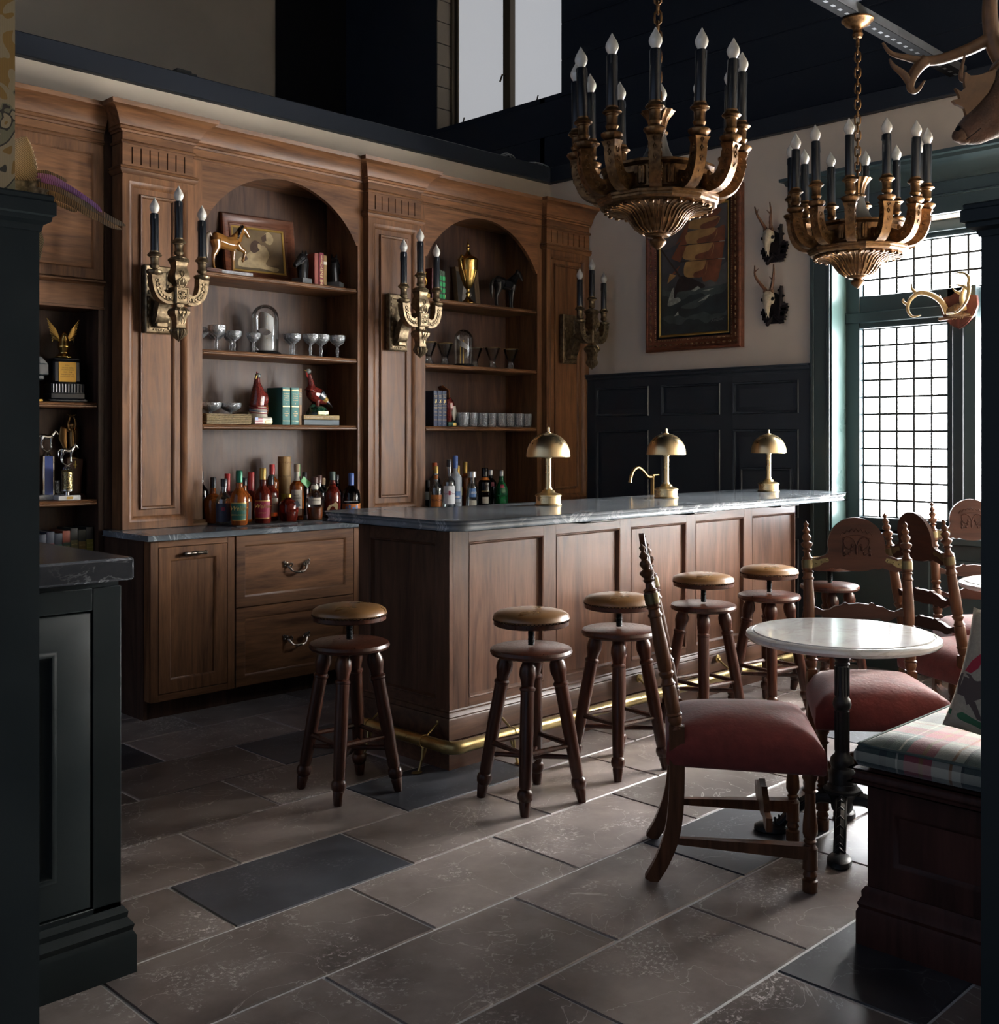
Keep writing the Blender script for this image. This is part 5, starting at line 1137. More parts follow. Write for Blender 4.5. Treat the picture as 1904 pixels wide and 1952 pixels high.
def bottle(x, y, z, label, h, r, sh=0.62, nr=0.014, gm=None, cap=None, caph=0.05, capr=None, bulge=0.0, labels=(), texts=(), name='whiskey_bottle', cat='bottle', neckclear=False, group='bottles on the back bar', belly=None):
    t = thing(name, label, cat, (x, y, z), 0, group); gm = gm or G_AMBER; zc = h - caph
    hs = h * sh
    if belly: pr = [(rr * r, zz * h) for rr, zz in belly] + [(nr, zc)]
    else: pr = [(r * 0.86, 0), (r, 0.008), (r * (1 + bulge), hs * 0.5), (r, hs)] + [(nr + (r - nr) * (0.5 + 0.5 * math.cos(PI * q)), hs + (min(zc - hs, r * 1.1)) * q) for q in (0.2, 0.4, 0.6, 0.8, 1.0)] + [(nr, zc)]
    MB().lathe(pr + [(0, zc)], 28).obj('glass_body', gm, t)
    cr_ = capr or nr + 0.002
    MB().lathe([(0, zc - 0.001), (cr_, zc - 0.001), (cr_, h - 0.004), (cr_ - 0.003, h), (0, h)], 20).obj('cap', cap or C_BLACK, t)
    def rad(z):
        for (r0, z0), (r1, z1) in zip(pr, pr[1:]):
            if z0 <= z <= z1 and z1 > z0: return r0 + (r1 - r0) * (z - z0) / (z1 - z0)
        return nr
    for (lm, z0, z1, half) in labels:
        n = 12 if half < 2 else 24; rows = 6; vs = []
        for q in range(rows + 1):
            z = (z0 + (z1 - z0) * q / rows) * h; rr = rad(z) + 0.0007
            vs += [(rr * math.cos(VIEW - half + 2 * half * i / n), rr * math.sin(VIEW - half + 2 * half * i / n), z) for i in range(n + 1)]
        MB().add(vs, [(q * (n + 1) + i, q * (n + 1) + i + 1, (q + 1) * (n + 1) + i + 1, (q + 1) * (n + 1) + i) for q in range(rows) for i in range(n)]).obj('label', lm, t, ang=1.5)
    for (body, zf, size, m_) in texts: text('lettering', body, size, m_, t, facing(rad(zf * h), zf * h), shear=0.3 if body == 'Weller' else 0.0)
    return t
Bz = BCZ + 0.007
tag(MB().box(0, 0, 0, 0.41, 0.44, 0.006, 0.002).obj('bar_mat', matp('black rubber', (0.01, 0.01, 0.011), 0.6, bump=0.5, bscale=300), loc=(3.30, 5.37, BCZ)), 'black rubber bar mat under the green label bottle', 'mat')
tag(MB().box(0, 0, 0, 0.40, 0.44, 0.006, 0.002).obj('bar_mat', bpy.data.materials['black rubber'], loc=(3.74, 5.40, BCZ)), 'black rubber bar mat under the clear wide bottle', 'mat')
WL = dict(sh=0.50, nr=0.017, caph=0.065, bulge=-0.02, belly=[(0.80, 0), (0.86, 0.02), (1.0, 0.36), (0.98, 0.48), (0.80, 0.58), (0.45, 0.66), (0.36, 0.70), (0.42, 0.76)])
bottle(3.349, 5.42, Bz, 'bourbon bottle with dark green label and green foil cap', 0.305, 0.052, gm=G_AMBER, cap=C_GREEN, labels=[(L_GREEN, 0.10, 0.40, 0.95), (L_GOLD, 0.085, 0.10, 0.95), (L_GOLD, 0.40, 0.415, 0.9)], texts=[('Weller', 0.31, 0.034, L_GOLD), ('SPECIAL RESERVE', 0.19, 0.010, L_GOLD)], **WL)
bottle(3.523, 5.45, Bz, 'bourbon bottle with crimson label and gold foil cap', 0.315, 0.052, gm=G_DARK, cap=C_GOLD, labels=[(L_RED, 0.10, 0.40, 0.95), (L_GOLD, 0.085, 0.10, 0.95), (L_GOLD, 0.40, 0.415, 0.9)], texts=[('Weller', 0.31, 0.034, L_GOLD), ('ANTIQUE', 0.19, 0.010, L_GOLD)], **WL)
bottle(3.315, 5.78, BCZ + 0.001, 'black bottle with white neck rings at the left edge of the whiskeys', 0.300, 0.042, gm=G_BLK, labels=[(L_BLK, 0.1, 0.5, 1.1), (L_WHITE, 0.80, 0.84, 3.1)])
bottle(3.322, 5.655, BCZ + 0.007, 'squat fluted amber decanter with black stopper', 0.262, 0.056, gm=G_AMBER, cap=C_BLACK, caph=0.06, capr=0.017, belly=[(0.7, 0), (0.8, 0.03), (1.0, 0.40), (0.95, 0.50), (0.6, 0.60), (0.3, 0.64)], labels=[(L_GOLD, 0.76, 0.80, 3.1)])
bottle(3.318, 5.53, Bz, 'clear bottle with navy label and red rose, beside the green label bottle', 0.258, 0.047, sh=0.52, nr=0.016, gm=G_PALE, cap=C_BLACK, caph=0.045, capr=0.019, labels=[(L_NAVY, 0.06, 0.46, 1.2), (L_RED, 0.30, 0.38, 0.2)])
bottle(3.503, 5.80, BCZ + 0.007, 'slim bottle with red wax neck behind the green label bottle', 0.275, 0.042, gm=G_DARK, cap=C_RED, caph=0.10, capr=0.017)
bottle(3.492, 5.60, Bz, 'dark label bottle with black cap between the two twin bourbon bottles', 0.257, 0.046, sh=0.52, nr=0.016, gm=G_AMBER, cap=C_BLACK, caph=0.045, capr=0.019, labels=[(L_BLK, 0.06, 0.46, 1.2), (L_RED, 0.30, 0.38, 0.2)])
bottle(3.628, 5.74, BCZ + 0.001, 'tall bottle dipped in bright red wax', 0.288, 0.044, gm=G_DARK, cap=C_RED, caph=0.105, capr=0.020)
bottle(3.662, 5.58, BCZ + 0.001, 'bottle with cream paper label and black cap right of the crimson label', 0.268, 0.045, gm=G_DARK, cap=C_BLACK, caph=0.05, capr=0.018, labels=[(L_CREAM, 0.20, 0.52, 1.2), (L_GOLD, 0.12, 0.20, 1.2)], texts=[('OLD', 0.46, 0.014, L_BLK), ('FORESTER', 0.38, 0.012, L_BLK)])
bottle(3.803, 5.78, Bz, 'tall bottle with scarlet screw cap in front of the card tube', 0.326, 0.040, sh=0.66, gm=G_AMBER, cap=C_RED, caph=0.06, capr=0.017)
bottle(3.745, 5.70, BCZ + 0.007, 'grey capped bottle between the scarlet cap and cream label', 0.264, 0.042, gm=G_AMBER, cap=C_GREYG, caph=0.06, capr=0.017, labels=[(L_CREAM, 0.2, 0.45, 1.0)])
ct = thing('card_tube', 'tall tan card tube printed with old letters', 'tube', (3.925, 5.83, Bz))
MB().lathe([(0, 0), (0.040, 0), (0.040, 0.372), (0, 0.372)], 28).obj('tube', L_TAN, ct)
text('lettering', 'GET THE JOB', 0.017, plain('brown ink', (0.15, 0.05, 0.02), 0.6), ct, facing(0.041, 0.335)); text('lettering', 'COL. TAYLOR', 0.013, L_BLK, ct, facing(0.041, 0.25)); b = MB(); wrap(b, 0.04, 0.07, 0.14, 0.6, VIEW + 0.2); b.obj('yellow_band', plain('yellow label', (0.55, 0.48, 0.06), 0.6), ct); text('lettering', 'TAX', 0.024, L_BLK, ct, facing(0.041, 0.105, VIEW + 0.1))
t = bottle(3.715, 5.475, BCZ + 0.001, 'round dark bourbon bottle with horse stopper and silver tag', 0.165, 0.058, gm=G_DARK, cap=C_GOLD, caph=0.02, capr=0.016, belly=[(0.72, 0), (0.80, 0.03), (1.0, 0.35), (1.0, 0.6), (0.8, 0.72), (0.42, 0.80), (0.30, 0.84)])
MB().box(-0.026, -0.001, -0.018, 0.026, 0.001, 0.018, 0.0005, tr(0.012, -0.052, 0.10) @ rot('Z', VIEW + PI / 2) @ rot('Y', -0.5)).obj('silver_tag', matp('pewter tag', (0.22, 0.25, 0.27), 0.4, 0.5), t)
bottle(3.812, 5.53, Bz, 'tall bottle with cream apron label and cork coloured cap', 0.332, 0.042, sh=0.60, gm=G_AMBER, cap=C_CORK, caph=0.045, capr=0.017, labels=[(L_CREAM, 0.08, 0.54, 0.8), (L_CREAM, 0.70, 0.86, 3.1)], texts=[('BASIL', 0.44, 0.014, L_BLK), ("HAYDEN'S", 0.39, 0.012, L_BLK)])
t = bottle(3.935, 5.70, Bz, 'dark bottle with bright green neck foil and hanging tag', 0.328, 0.040, gm=G_BLK, cap=plain('bright green foil', (0.06, 0.38, 0.09), 0.4), caph=0.075, capr=0.015, labels=[(L_CREAM, 0.3, 0.36, 0.8)])
MB().box(-0.02, -0.001, -0.035, 0.02, 0.001, 0.035, 0.0005, tr(0.035, -0.035, 0.215) @ rot('Y', -0.9)).obj('hang_tag', bpy.data.materials['bright green foil'], t)
bottle(4.07, 5.82, BCZ + 0.007, 'slim black capped bottle behind the clear wide bottle', 0.272, 0.036, gm=G_BLK, caph=0.07)
t = bottle(3.885, 5.45, Bz, 'wide clear bottle with cream branded label and dark wooden stopper', 0.255, 0.054, gm=G_CLEAR, cap=C_WOODC, caph=0.035, capr=0.022, nr=0.018, belly=[(0.80, 0), (0.86, 0.02), (1.0, 0.42), (0.98, 0.52), (0.75, 0.62), (0.42, 0.68)], labels=[(L_CREAM, 0.36, 0.52, 0.75), (L_CREAM, 0.72, 0.80, 3.1)], texts=[('LONGBRANCH', 0.46, 0.0125, L_BLK)])
MB().lathe([(0.041, 0.004), (0.045, 0.02), (0.050, 0.075), (0, 0.075)], 24).obj('whiskey', G_AMBER, t)
bottle(4.035, 5.62, BCZ + 0.007, 'clear bottle with maroon stopper behind the cream label group', 0.258, 0.046, sh=0.55, gm=G_PALE, cap=C_WOODC, caph=0.05, capr=0.021, nr=0.018)
bottle(4.185, 5.78, BCZ + 0.001, 'small dark corked bottle at the back right of the whiskeys', 0.238, 0.036, gm=G_BLK, cap=C_CORK, caph=0.04)
t = bottle(4.045, 5.49, Bz, 'ruby bourbon bottle with torn parchment label and grey green cap', 0.283, 0.050, gm=G_DARK, cap=C_GREYG, caph=0.05, capr=0.018, nr=0.015, belly=[(0.86, 0), (0.96, 0.02), (1.0, 0.45), (0.9, 0.56), (0.6, 0.66), (0.35, 0.71), (0.4, 0.76)])
b = MB(); a_ = VIEW
pts = [(-0.035, 0.055), (-0.03, 0.035), (0.0, 0.03), (0.032, 0.04), (0.036, 0.085), (0.02, 0.10), (0.0, 0.085), (-0.02, 0.08)]
b.add([(0.0512 * math.cos(a_ + x / 0.05), 0.0512 * math.sin(a_ + x / 0.05), z) for x, z in pts], [tuple(range(8))]); b.obj('label', matp('parchment label', (0.45, 0.36, 0.19), 0.7), t)
bottle(4.246, 5.72, BCZ + 0.001, 'dark bulb necked bottle at the far right back', 0.260, 0.038, gm=G_BLK, belly=[(0.9, 0), (1, 0.03), (1, 0.55), (0.6, 0.66), (0.34, 0.70), (0.5, 0.78), (0.4, 0.84)], caph=0.03)
t = bottle(4.195, 5.50, BCZ + 0.001, 'broad shouldered bottle with blue and gold horse race label', 0.276, 0.060, gm=G_BLK, cap=C_BLUE, caph=0.075, capr=0.018, nr=0.016, belly=[(0.92, 0), (1.0, 0.02), (1.0, 0.42), (0.94, 0.54), (0.7, 0.64), (0.36, 0.70)], labels=[(L_ORNG, 0.12, 0.32, 1.2), (L_BLUE, 0.02, 0.13, 1.2)], texts=[('WOODFORD RESERVE', 0.37, 0.0085, L_WHITE)])
for i, (q, z) in enumerate(((-0.5, 0.05), (-0.15, 0.06), (0.25, 0.045), (0.6, 0.055))): b = MB(); wrap(b, 0.0608, z, z + 0.022, 0.11, VIEW + q, 4); b.obj('horse_mark', L_BLUE, t)
# second bay: clear spirits
GB = 'bottles of clear spirits on the back bar'
def b2(*a, **k): return bottle(*a, group=GB, name=k.pop('name', 'spirit_bottle'), **k)
b2(5.00, 5.70, BCZ + 0.001, 'dark bottle with round red and white badge beside the middle pilaster', 0.205, 0.040, gm=G_BLK, labels=[(L_WHITE, 0.35, 0.62, 0.7)])
t = b2(4.99, 5.60, BCZ + 0.001, 'liqueur bottle with orange shield label and gold cap', 0.305, 0.048, sh=0.5, gm=G_PALE, cap=C_GOLD, caph=0.05, capr=0.016, labels=[(L_ORNG, 0.10, 0.36, 0.9), (L_ORNG, 0.70, 0.80, 3.0)], texts=[('TUACA', 0.24, 0.022, L_BLK)])
b2(5.111, 5.75, BCZ + 0.001, 'bottle with orange red cap behind the white label vodka', 0.322, 0.040, gm=G_PALE, cap=C_ORNG, caph=0.05, capr=0.018)
b2(4.945, 5.42, BCZ + 0.001, 'clear vodka bottle with white and red label and black cap', 0.352, 0.044, sh=0.56, gm=G_PALE, cap=C_BLACK, caph=0.05, capr=0.017, labels=[(L_WHITE, 0.16, 0.50, 1.0), (L_RED, 0.33, 0.41, 0.16)], texts=[('KetelOne', 0.36, 0.020, L_RED)])
t = b2(5.077, 5.50, BCZ + 0.001, 'tall frosted vodka bottle with blue cap and mountain print', 0.374, 0.043, sh=0.60, gm=G_FROST, cap=C_BLUE, caph=0.085, capr=0.017, labels=[(L_BLUE, 0.22, 0.36, 0.8)], texts=[('GREY GOOSE', 0.15, 0.0105, L_NAVY), ('VODKA', 0.09, 0.008, L_NAVY)])
b = MB(); wrap(b, 0.0437, 0.088, 0.105, 0.6); b.obj('snow_band', L_WHITE, t)
b2(5.302, 5.72, BCZ + 0.001, 'dark bottle with gold cap behind the frosted vodka', 0.30, 0.040, gm=G_BLK, cap=C_GOLD, caph=0.07, labels=[(L_GOLD, 0.3, 0.5, 0.8)])
b2(5.394, 5.74, BCZ + 0.001, 'amber bottle with gold and orange cap behind the silver topped tequila', 0.324, 0.038, gm=G_AMBER, cap=C_GOLD, caph=0.08)
b2(5.215, 5.48, BCZ + 0.001, 'tequila bottle with wide silver cap and blue label', 0.265, 0.044, gm=G_PALE, cap=C_SILV, caph=0.04, capr=0.030, nr=0.018, belly=[(0.92, 0), (1.0, 0.02), (0.92, 0.45), (0.82, 0.58), (0.5, 0.68), (0.42, 0.72)], labels=[(L_BLUE, 0.34, 0.56, 0.62), (L_CREAM, 0.10, 0.26, 0.62)], texts=[('1800', 0.45, 0.026, L_WHITE)])
t = b2(5.433, 5.58, BCZ + 0.001, 'dark liqueur bottle with faceted stopper and amber collar', 0.284, 0.046, gm=G_BLK, cap=G_BLK, caph=0.06, capr=0.024, nr=0.02, labels=[(L_CREAM, 0.12, 0.28, 0.5), (L_ORNG, 0.70, 0.76, 3.1)], texts=[('HERRADURA', 0.42, 0.010, L_GOLD)])
b2(5.63, 5.72, BCZ + 0.001, 'dark green gin bottle behind the bright green one', 0.264, 0.042, gm=G_BLK, cap=C_SILV, caph=0.04, capr=0.017, labels=[(L_RED, 0.55, 0.66, 0.5)])
b2(5.60, 5.58, BCZ + 0.001, 'bright green gin bottle with red seal and silver cap', 0.262, 0.046, gm=G_GREEN, cap=C_SILV, caph=0.04, capr=0.017, belly=[(0.94, 0), (1.0, 0.03), (1.0, 0.44), (0.9, 0.56), (0.55, 0.66), (0.4, 0.72)], labels=[(L_RED, 0.53, 0.62, 0.35)], texts=[('TANQUERAY', 0.32, 0.012, L_GREEN)])

# glassware
def cut(prof, seg=24, fl=(12, 0.02)): return MB().lathe(prof, seg, flute=fl)
COUPE = [(0.0, 0.0), (0.034, 0.0), (0.034, 0.003), (0.010, 0.008), (0.0075, 0.02), (0.011, 0.045), (0.0075, 0.066), (0.010, 0.074), (0.034, 0.092), (0.047, 0.110), (0.049, 0.130), (0.049, 0.140), (0.046, 0.140), (0.045, 0.113), (0.030, 0.097), (0.0, 0.088)]
ME_COUPE = cut(COUPE, 24).mesh('coupe', G_CRYST)
def glassware(name, me, pts, label, cat, group):
    for i, p in enumerate(pts):
        o = bpy.data.objects.new(name, me); COL.objects.link(o); o.location = p[:3]
        if len(p) > 3: o.scale = (p[3],) * 3
        tag(o, label, cat, group)
S1, S2, S3 = 1.531, 1.961, 2.411
ORD = ['leftmost', 'second from left', 'third from left', 'fourth from left', 'fifth from left', 'sixth from left', 'seventh from left', 'eighth from left', 'ninth from left', 'tenth from left', 'rightmost']
def rank(i, n): return ORD[-1] if i == n - 1 else ORD[i]
CP = [(3.345, 5.84, 1), (3.388, 5.73, 1.06), (3.47, 5.87, 1), (3.512, 5.74, 0.88), (3.575, 5.88, 0.88), (3.625, 5.71, 0.84), (3.905, 5.70, 0.93), (3.962, 5.81, 1.0), (4.052, 5.73, 1.0), (4.168, 5.78, 1.06), (4.275, 5.75, 1.05)]
for i, (x, y, sc_) in enumerate(CP): glassware('crystal_coupe', ME_COUPE, [(x, y, S2, sc_)], 'cut crystal coupe, %s on the shelf with the collar dome' % rank(i, len(CP)), 'glass', 'crystal coupes on the dome shelf')
MART = [(0.0, 0.0), (0.030, 0.0), (0.029, 0.008), (0.018, 0.045), (0.020, 0.052), (0.058, 0.148), (0.0585, 0.150), (0.0565, 0.150), (0.017, 0.056), (0.0, 0.052)]
ME_MART = MB().lathe(MART, 28).mesh('martini', G_CLEAR)
ME_RIM = MB().lathe([(0.0584, 0.1494), (0.0588, 0.1510), (0.0566, 0.1510), (0.0566, 0.1496)], 28).mesh('gold_rim', C_GOLD)
for i, (x, y) in enumerate(((5.03, 5.72), (5.18, 5.72), (5.585, 5.84), (5.668, 5.74), (5.86, 5.74))):
    t = thing('martini_glass', 'gold rimmed cone glass, %s on the shelf with the paper spiral dome' % rank(i, 5), 'glass', (x, y, S2), 0, 'gold rimmed cone glasses')
    put('bowl', ME_MART, t, Matrix.Identity(4)); put('rim', ME_RIM, t, Matrix.Identity(4))
TUMB = [(0.0, 0.0), (0.032, 0.0), (0.036, 0.004), (0.041, 0.100), (0.0385, 0.100), (0.034, 0.016), (0.0, 0.014)]
ME_TUMB = cut(TUMB, 28, (14, 0.03)).mesh('tumbler', G_CRYST)
for i in range(8): glassware('crystal_tumbler', ME_TUMB, [(5.345 + 0.094 * i, 5.71 + 0.006 * (i % 2), S1)], 'cut crystal tumbler, %s in the front row beside the turkey decanter' % rank(i, 8), 'glass', 'rows of crystal tumblers')
for i in range(6): glassware('crystal_tumbler', ME_TUMB, [(5.39 + 0.11 * i, 5.815, S1)], 'cut crystal tumbler, %s in the back row of tumblers' % rank(i, 6), 'glass', 'rows of crystal tumblers')
def dome(x, y, z, r, h, label):
    t = thing('glass_dome', label, 'dome', (x, y, z))
    MB().lathe([(0, 0), (r * 1.22, 0), (r * 1.24, 0.006), (r * 1.16, 0.012), (r * 1.18, 0.016), (r * 1.06, 0.024), (r * 0.9, 0.026), (0, 0.026)], 40).obj('base', matp('ebonised base', (0.012, 0.012, 0.014), 0.25), t)
    pr = [(r, 0.026), (r, h - r)] + [(r * math.cos(q * PI / 20), h - r + r * math.sin(q * PI / 20)) for q in range(1, 10)] + [(0, h)]
    MB().lathe(pr, 40).obj('cloche', G_CLEAR, t)
    return t
M_PAPER = plain('white card paper', (0.62, 0.60, 0.57), 0.8)
d1 = dome(3.795, 5.845, S2, 0.082, 0.315, 'tall glass dome over white shirt collars among the coupes')
def collar(u, v): a = VIEW - 1.9 + 3.8 * u; rr = 0.055 - 0.006 * v; return (rr * math.cos(a), rr * math.sin(a), 0.03 + 0.11 * v + 0.02 * math.cos(a * 2 + 1))
MB().grid(collar, 16, 4).obj('collar', M_PAPER, d1)
MB().grid(lambda u, v: (0.045 * math.cos(VIEW - 1.6 + 3.4 * u) + 0.008, 0.045 * math.sin(VIEW - 1.6 + 3.4 * u), 0.15 + 0.10 * v + 0.018 * math.sin(u * 5)), 16, 4).obj('collar', M_PAPER, d1)
b = MB()
for z in (0.06, 0.10, 0.155, 0.19, 0.235): b.ell((0.058 * math.cos(VIEW + 0.25), 0.058 * math.sin(VIEW + 0.25), z), 0.0035, 6)
tag(b.obj('studs', C_GOLD, d1), kind='stuff')
d2 = dome(5.46, 5.83, S2, 0.066, 0.275, 'glass dome over a white paper spiral among the cone glasses')
MB().grid(lambda u, v: (0.046 * math.cos(VIEW - 2.6 + 5.4 * u), 0.046 * math.sin(VIEW - 2.6 + 5.4 * u), 0.20 - 0.13 * u + 0.04 * v), 40, 2).obj('paper_spiral', M_PAPER, d2)
MB().tube([(0, 0, 0.026), (0, 0, 0.2)], 0.004, 8).tube([(-0.03, 0, 0.026), (-0.03, 0, 0.16)], 0.003, 8).obj('stand', C_GOLD, d2)

# books
M_PAGE = plain('book pages', (0.45, 0.40, 0.31), 0.8)
def book(x, y, z, w, h, d, col, label, rough=0.55, bands=(), texts=(), name='book', flat=False, group='books on the shelves', lean=0.0):
    """upright book: spine at local y=0 facing -y; w thickness"""
    t = thing(name, label, 'book', (x, y, z), 0, group)
    if lean: t.rotation_euler = (0, lean, 0)
    m = matp('book cloth %.3f %.3f %.3f' % col, col, rough, noise=0.12, nscale=60)
    if flat:
        b = MB().box(0, 0, 0, w, d, 0.003, 0.001).box(0, 0, h - 0.003, w, d, h, 0.001).box(0, -0.002, 0, w, 0.003, h, 0.0015); b.obj('cover', m, t)
        MB().box(0.003, 0.003, 0.003, w - 0.003, d - 0.004, h - 0.003).obj('pages', M_PAGE, t)
    else:
        b = MB().box(0, 0, 0, 0.003, d, h, 0.001).box(w - 0.003, 0, 0, w, d, h, 0.001).prism([(0, 0.003), (0, 0.0), (w * 0.2, -0.0025), (w * 0.8, -0.0025), (w, 0.0), (w, 0.003)], 0, h); b.obj('cover', m, t)
        MB().box(0.003, 0.003, 0.004, w - 0.003, d - 0.004, h - 0.004).obj('pages', M_PAGE, t)
    for z0, z1, c in bands: MB().box(0.001, -0.0034, z0 * h, w - 0.001, 0.0, z1 * h).obj('spine_band', c, t)
    for s, zf, size, c, vert in texts:
        M = tr(w / 2, -0.0042, zf * h) @ (rot('Y', -PI / 2) if vert else Matrix.Identity(4)) @ FRONT
        text('spine_lettering', s, size, c, t, M)
    return t
I_GOLD = plain('gilt lettering', (0.62, 0.47, 0.20), 0.4, 0.3)
book(4.083, 5.73, S3, 0.030, 0.205, 0.15, (0.27, 0.055, 0.040), 'faded red book beside the black horse head bookend')
book(4.116, 5.725, S3, 0.032, 0.210, 0.15, (0.21, 0.018, 0.045), 'maroon book with large gilt title between red and tan books', texts=[('THE ENEMY', 0.33, 0.030, I_GOLD, True), ('GERMAN', 0.80, 0.014, I_GOLD, True)])
book(4.150, 5.73, S3, 0.027, 0.198, 0.15, (0.23, 0.13, 0.035), 'tan book with paper patch next to the maroon book', bands=[(0.70, 0.80, L_CREAM)])
TE = (0.035, 0.175, 0.165)
TT = [('The Pioneer', 0.83, 0.0085, I_GOLD, False), ('Anthology', 0.775, 0.0085, I_GOLD, False), ('of World', 0.72, 0.0085, I_GOLD, False), ('Therapeutics', 0.665, 0.0075, I_GOLD, False), ('ONE', 0.36, 0.008, I_GOLD, False), ('VOLUME', 0.30, 0.008, I_GOLD, False), ('WEST', 0.24, 0.008, I_GOLD, False)]
BB = [(0.92, 0.94, I_GOLD), (0.48, 0.51, I_GOLD), (0.10, 0.112, I_GOLD)]
book(3.838, 5.72, S1, 0.054, 0.230, 0.17, TE, 'teal cloth volume with gilt bands, left of its twin', bands=BB, texts=TT + [('1', 0.57, 0.010, I_GOLD, False)])
book(3.903, 5.72, S1, 0.054, 0.230, 0.17, TE, 'teal cloth volume with gilt bands, beside the thin tan book', bands=BB, texts=TT + [('2', 0.57, 0.010, I_GOLD, False)])
book(3.958, 5.725, S1, 0.024, 0.228, 0.16, (0.27, 0.165, 0.075), 'thin tan book right of the teal volumes', bands=[(0.55, 0.9, matp('grey spine patch', (0.16, 0.15, 0.13), 0.6))], texts=[('THE', 0.84, 0.008, I_GOLD, False), ('NEW', 0.78, 0.008, I_GOLD, False)])
book(3.988, 5.71, S1, 0.272, 0.034, 0.17, (0.045, 0.075, 0.095), 'blue grey book lying flat under a mustard book', flat=True, bands=[(0.02, 0.98, matp('teal title patch', (0.02, 0.12, 0.085), 0.5))] if False else ())
o = book(3.985, 5.71, S1 + 0.035, 0.276, 0.028, 0.17, (0.27, 0.165, 0.03), 'mustard book lying flat under the long-necked turkey decanter', flat=True)
text('spine_lettering', 'A BIT ABOUT THE WEST    LONE WOLF', 0.012, L_CREAM, o, tr(0.125, -0.0032, 0.014) @ FRONT)
for i, (w, c, lb) in enumerate(((0.035, (0.085, 0.012, 0.022), 'dark wine book behind the middle sconce candle'), (0.026, (0.24, 0.015, 0.035), 'crimson book left of the plaid green spines'))):
    book(5.085 + 0.037 * i, 5.75, S3, w, 0.222, 0.15, c, lb)
for i, lb in enumerate(('green striped book beside the crimson book', 'green striped book next to the gold bookend')):
    book(5.150 + 0.031 * i, 5.75, S3, 0.028, 0.216 - 0.005 * i, 0.15, (0.03, 0.06, 0.035), lb, bands=[(0.08 + 0.2 * k, 0.22 + 0.2 * k, matp('bright green band', (0.01, 0.32, 0.09), 0.5)) for k in range(4)])
NV = (0.022, 0.040, 0.095)
for i, lb in enumerate(('left of the three navy volumes with gilt eagle', 'middle of the three navy volumes with gilt eagle', 'right of the three navy volumes, touching the painted turkey decanter')):
    o = book(5.075 + 0.041 * i, 5.72, S1, 0.038, 0.248, 0.18, NV, lb, bands=[(0.90, 0.905, I_GOLD), (0.62, 0.625, I_GOLD), (0.53, 0.535, I_GOLD), (0.18, 0.185, I_GOLD)], texts=[('READERS', 0.86, 0.007, I_GOLD, False), ('DIGEST', 0.82, 0.007, I_GOLD, False)] + [('STORIES', 0.58 - 0.09 * k, 0.007, I_GOLD, False) for k in range(4)] + [('%d' % (i + 1), 0.07, 0.010, I_GOLD, False)])
    MB().prism([(0.008, 0.168), (0.016, 0.175), (0.012, 0.19), (0.02, 0.182), (0.028, 0.19), (0.025, 0.175), (0.03, 0.165), (0.02, 0.168), (0.017, 0.160)], -0.0036, -0.002, plane='xz').obj('gilt_eagle', I_GOLD, o)
LAW = [((0.02, 0.028, 0.045), (0.30, 0.22, 0.06), 'navy bound book with mustard patch at the left of the low row'), ((0.02, 0.028, 0.045), (0.24, 0.07, 0.035), 'navy book with rust title patch, second in the low row'), ((0.02, 0.026, 0.045), (0.16, 0.03, 0.035), 'navy book with maroon title patch in the low row'), ((0.02, 0.028, 0.045), (0.05, 0.24, 0.17), 'navy book with mint green title patch in the low row'),
       ((0.22, 0.05, 0.028), (0.02, 0.055, 0.035), 'rust red book with dark green title in the low row'), ((0.018, 0.022, 0.02), (0.13, 0.115, 0.045), 'black book with olive title, third from the right of the low row'), ((0.018, 0.022, 0.02), (0.19, 0.125, 0.035), 'black book with ochre title, second from the right of the low row'), ((0.018, 0.022, 0.026), (0.19, 0.17, 0.03), 'black book with yellow green title at the right of the low row')]
for i, (c, p, lb) in enumerate(LAW):
    pm_ = matp('title patch %d' % i, p, 0.5); hh = 0.232 + 0.008 * (i % 3) + 0.004 * i
    book(2.322 + 0.0425 * i, 5.765, 0.701, 0.040, hh, 0.17, c, lb, bands=[(0.42, 0.76, pm_), (0.28, 0.40, pm_), (0.05, 0.25, pm_)], texts=[('SELECTED', 0.68, 0.007, I_GOLD, False), ('READINGS', 0.60, 0.007, I_GOLD, False), ('FICTION', 0.50, 0.007, I_GOLD, False)])
# magazines and wicker tray
for i, (x0, x1, h, c, lb) in enumerate(((3.30, 3.42, 0.026, (0.10, 0.035, 0.02), 'small brown bound pamphlet under the horse figure hooves'), (3.40, 3.61, 0.022, (0.45, 0.45, 0.47), 'stack of grey white magazines under the horse figure'))):
    t = thing('magazine_stack' if i else 'pamphlet', lb, 'magazines', (x0, 5.685, S3))
    for k in range(4): MB().box(0, RND.uniform(0, 0.006), k * h / 4, x1 - x0 - 0.004 * RND.random(), 0.19, (k + 0.9) * h / 4, 0.001).obj('sheet', matp('magazine %d' % i, c, 0.5, noise=0.3, nscale=50), t)
bk = thing('wicker_tray', 'low wicker tray holding crystal coupes', 'tray', (3.30, 5.69, S1))
M_WICK = plain('woven wicker', (0.26, 0.195, 0.10), 0.7, noise=0.35, nscale=90, bump=0.6, bscale=160)
MB().box(0, 0, 0.002, 0.295, 0.20, 0.012).obj('floor', M_WICK, bk)
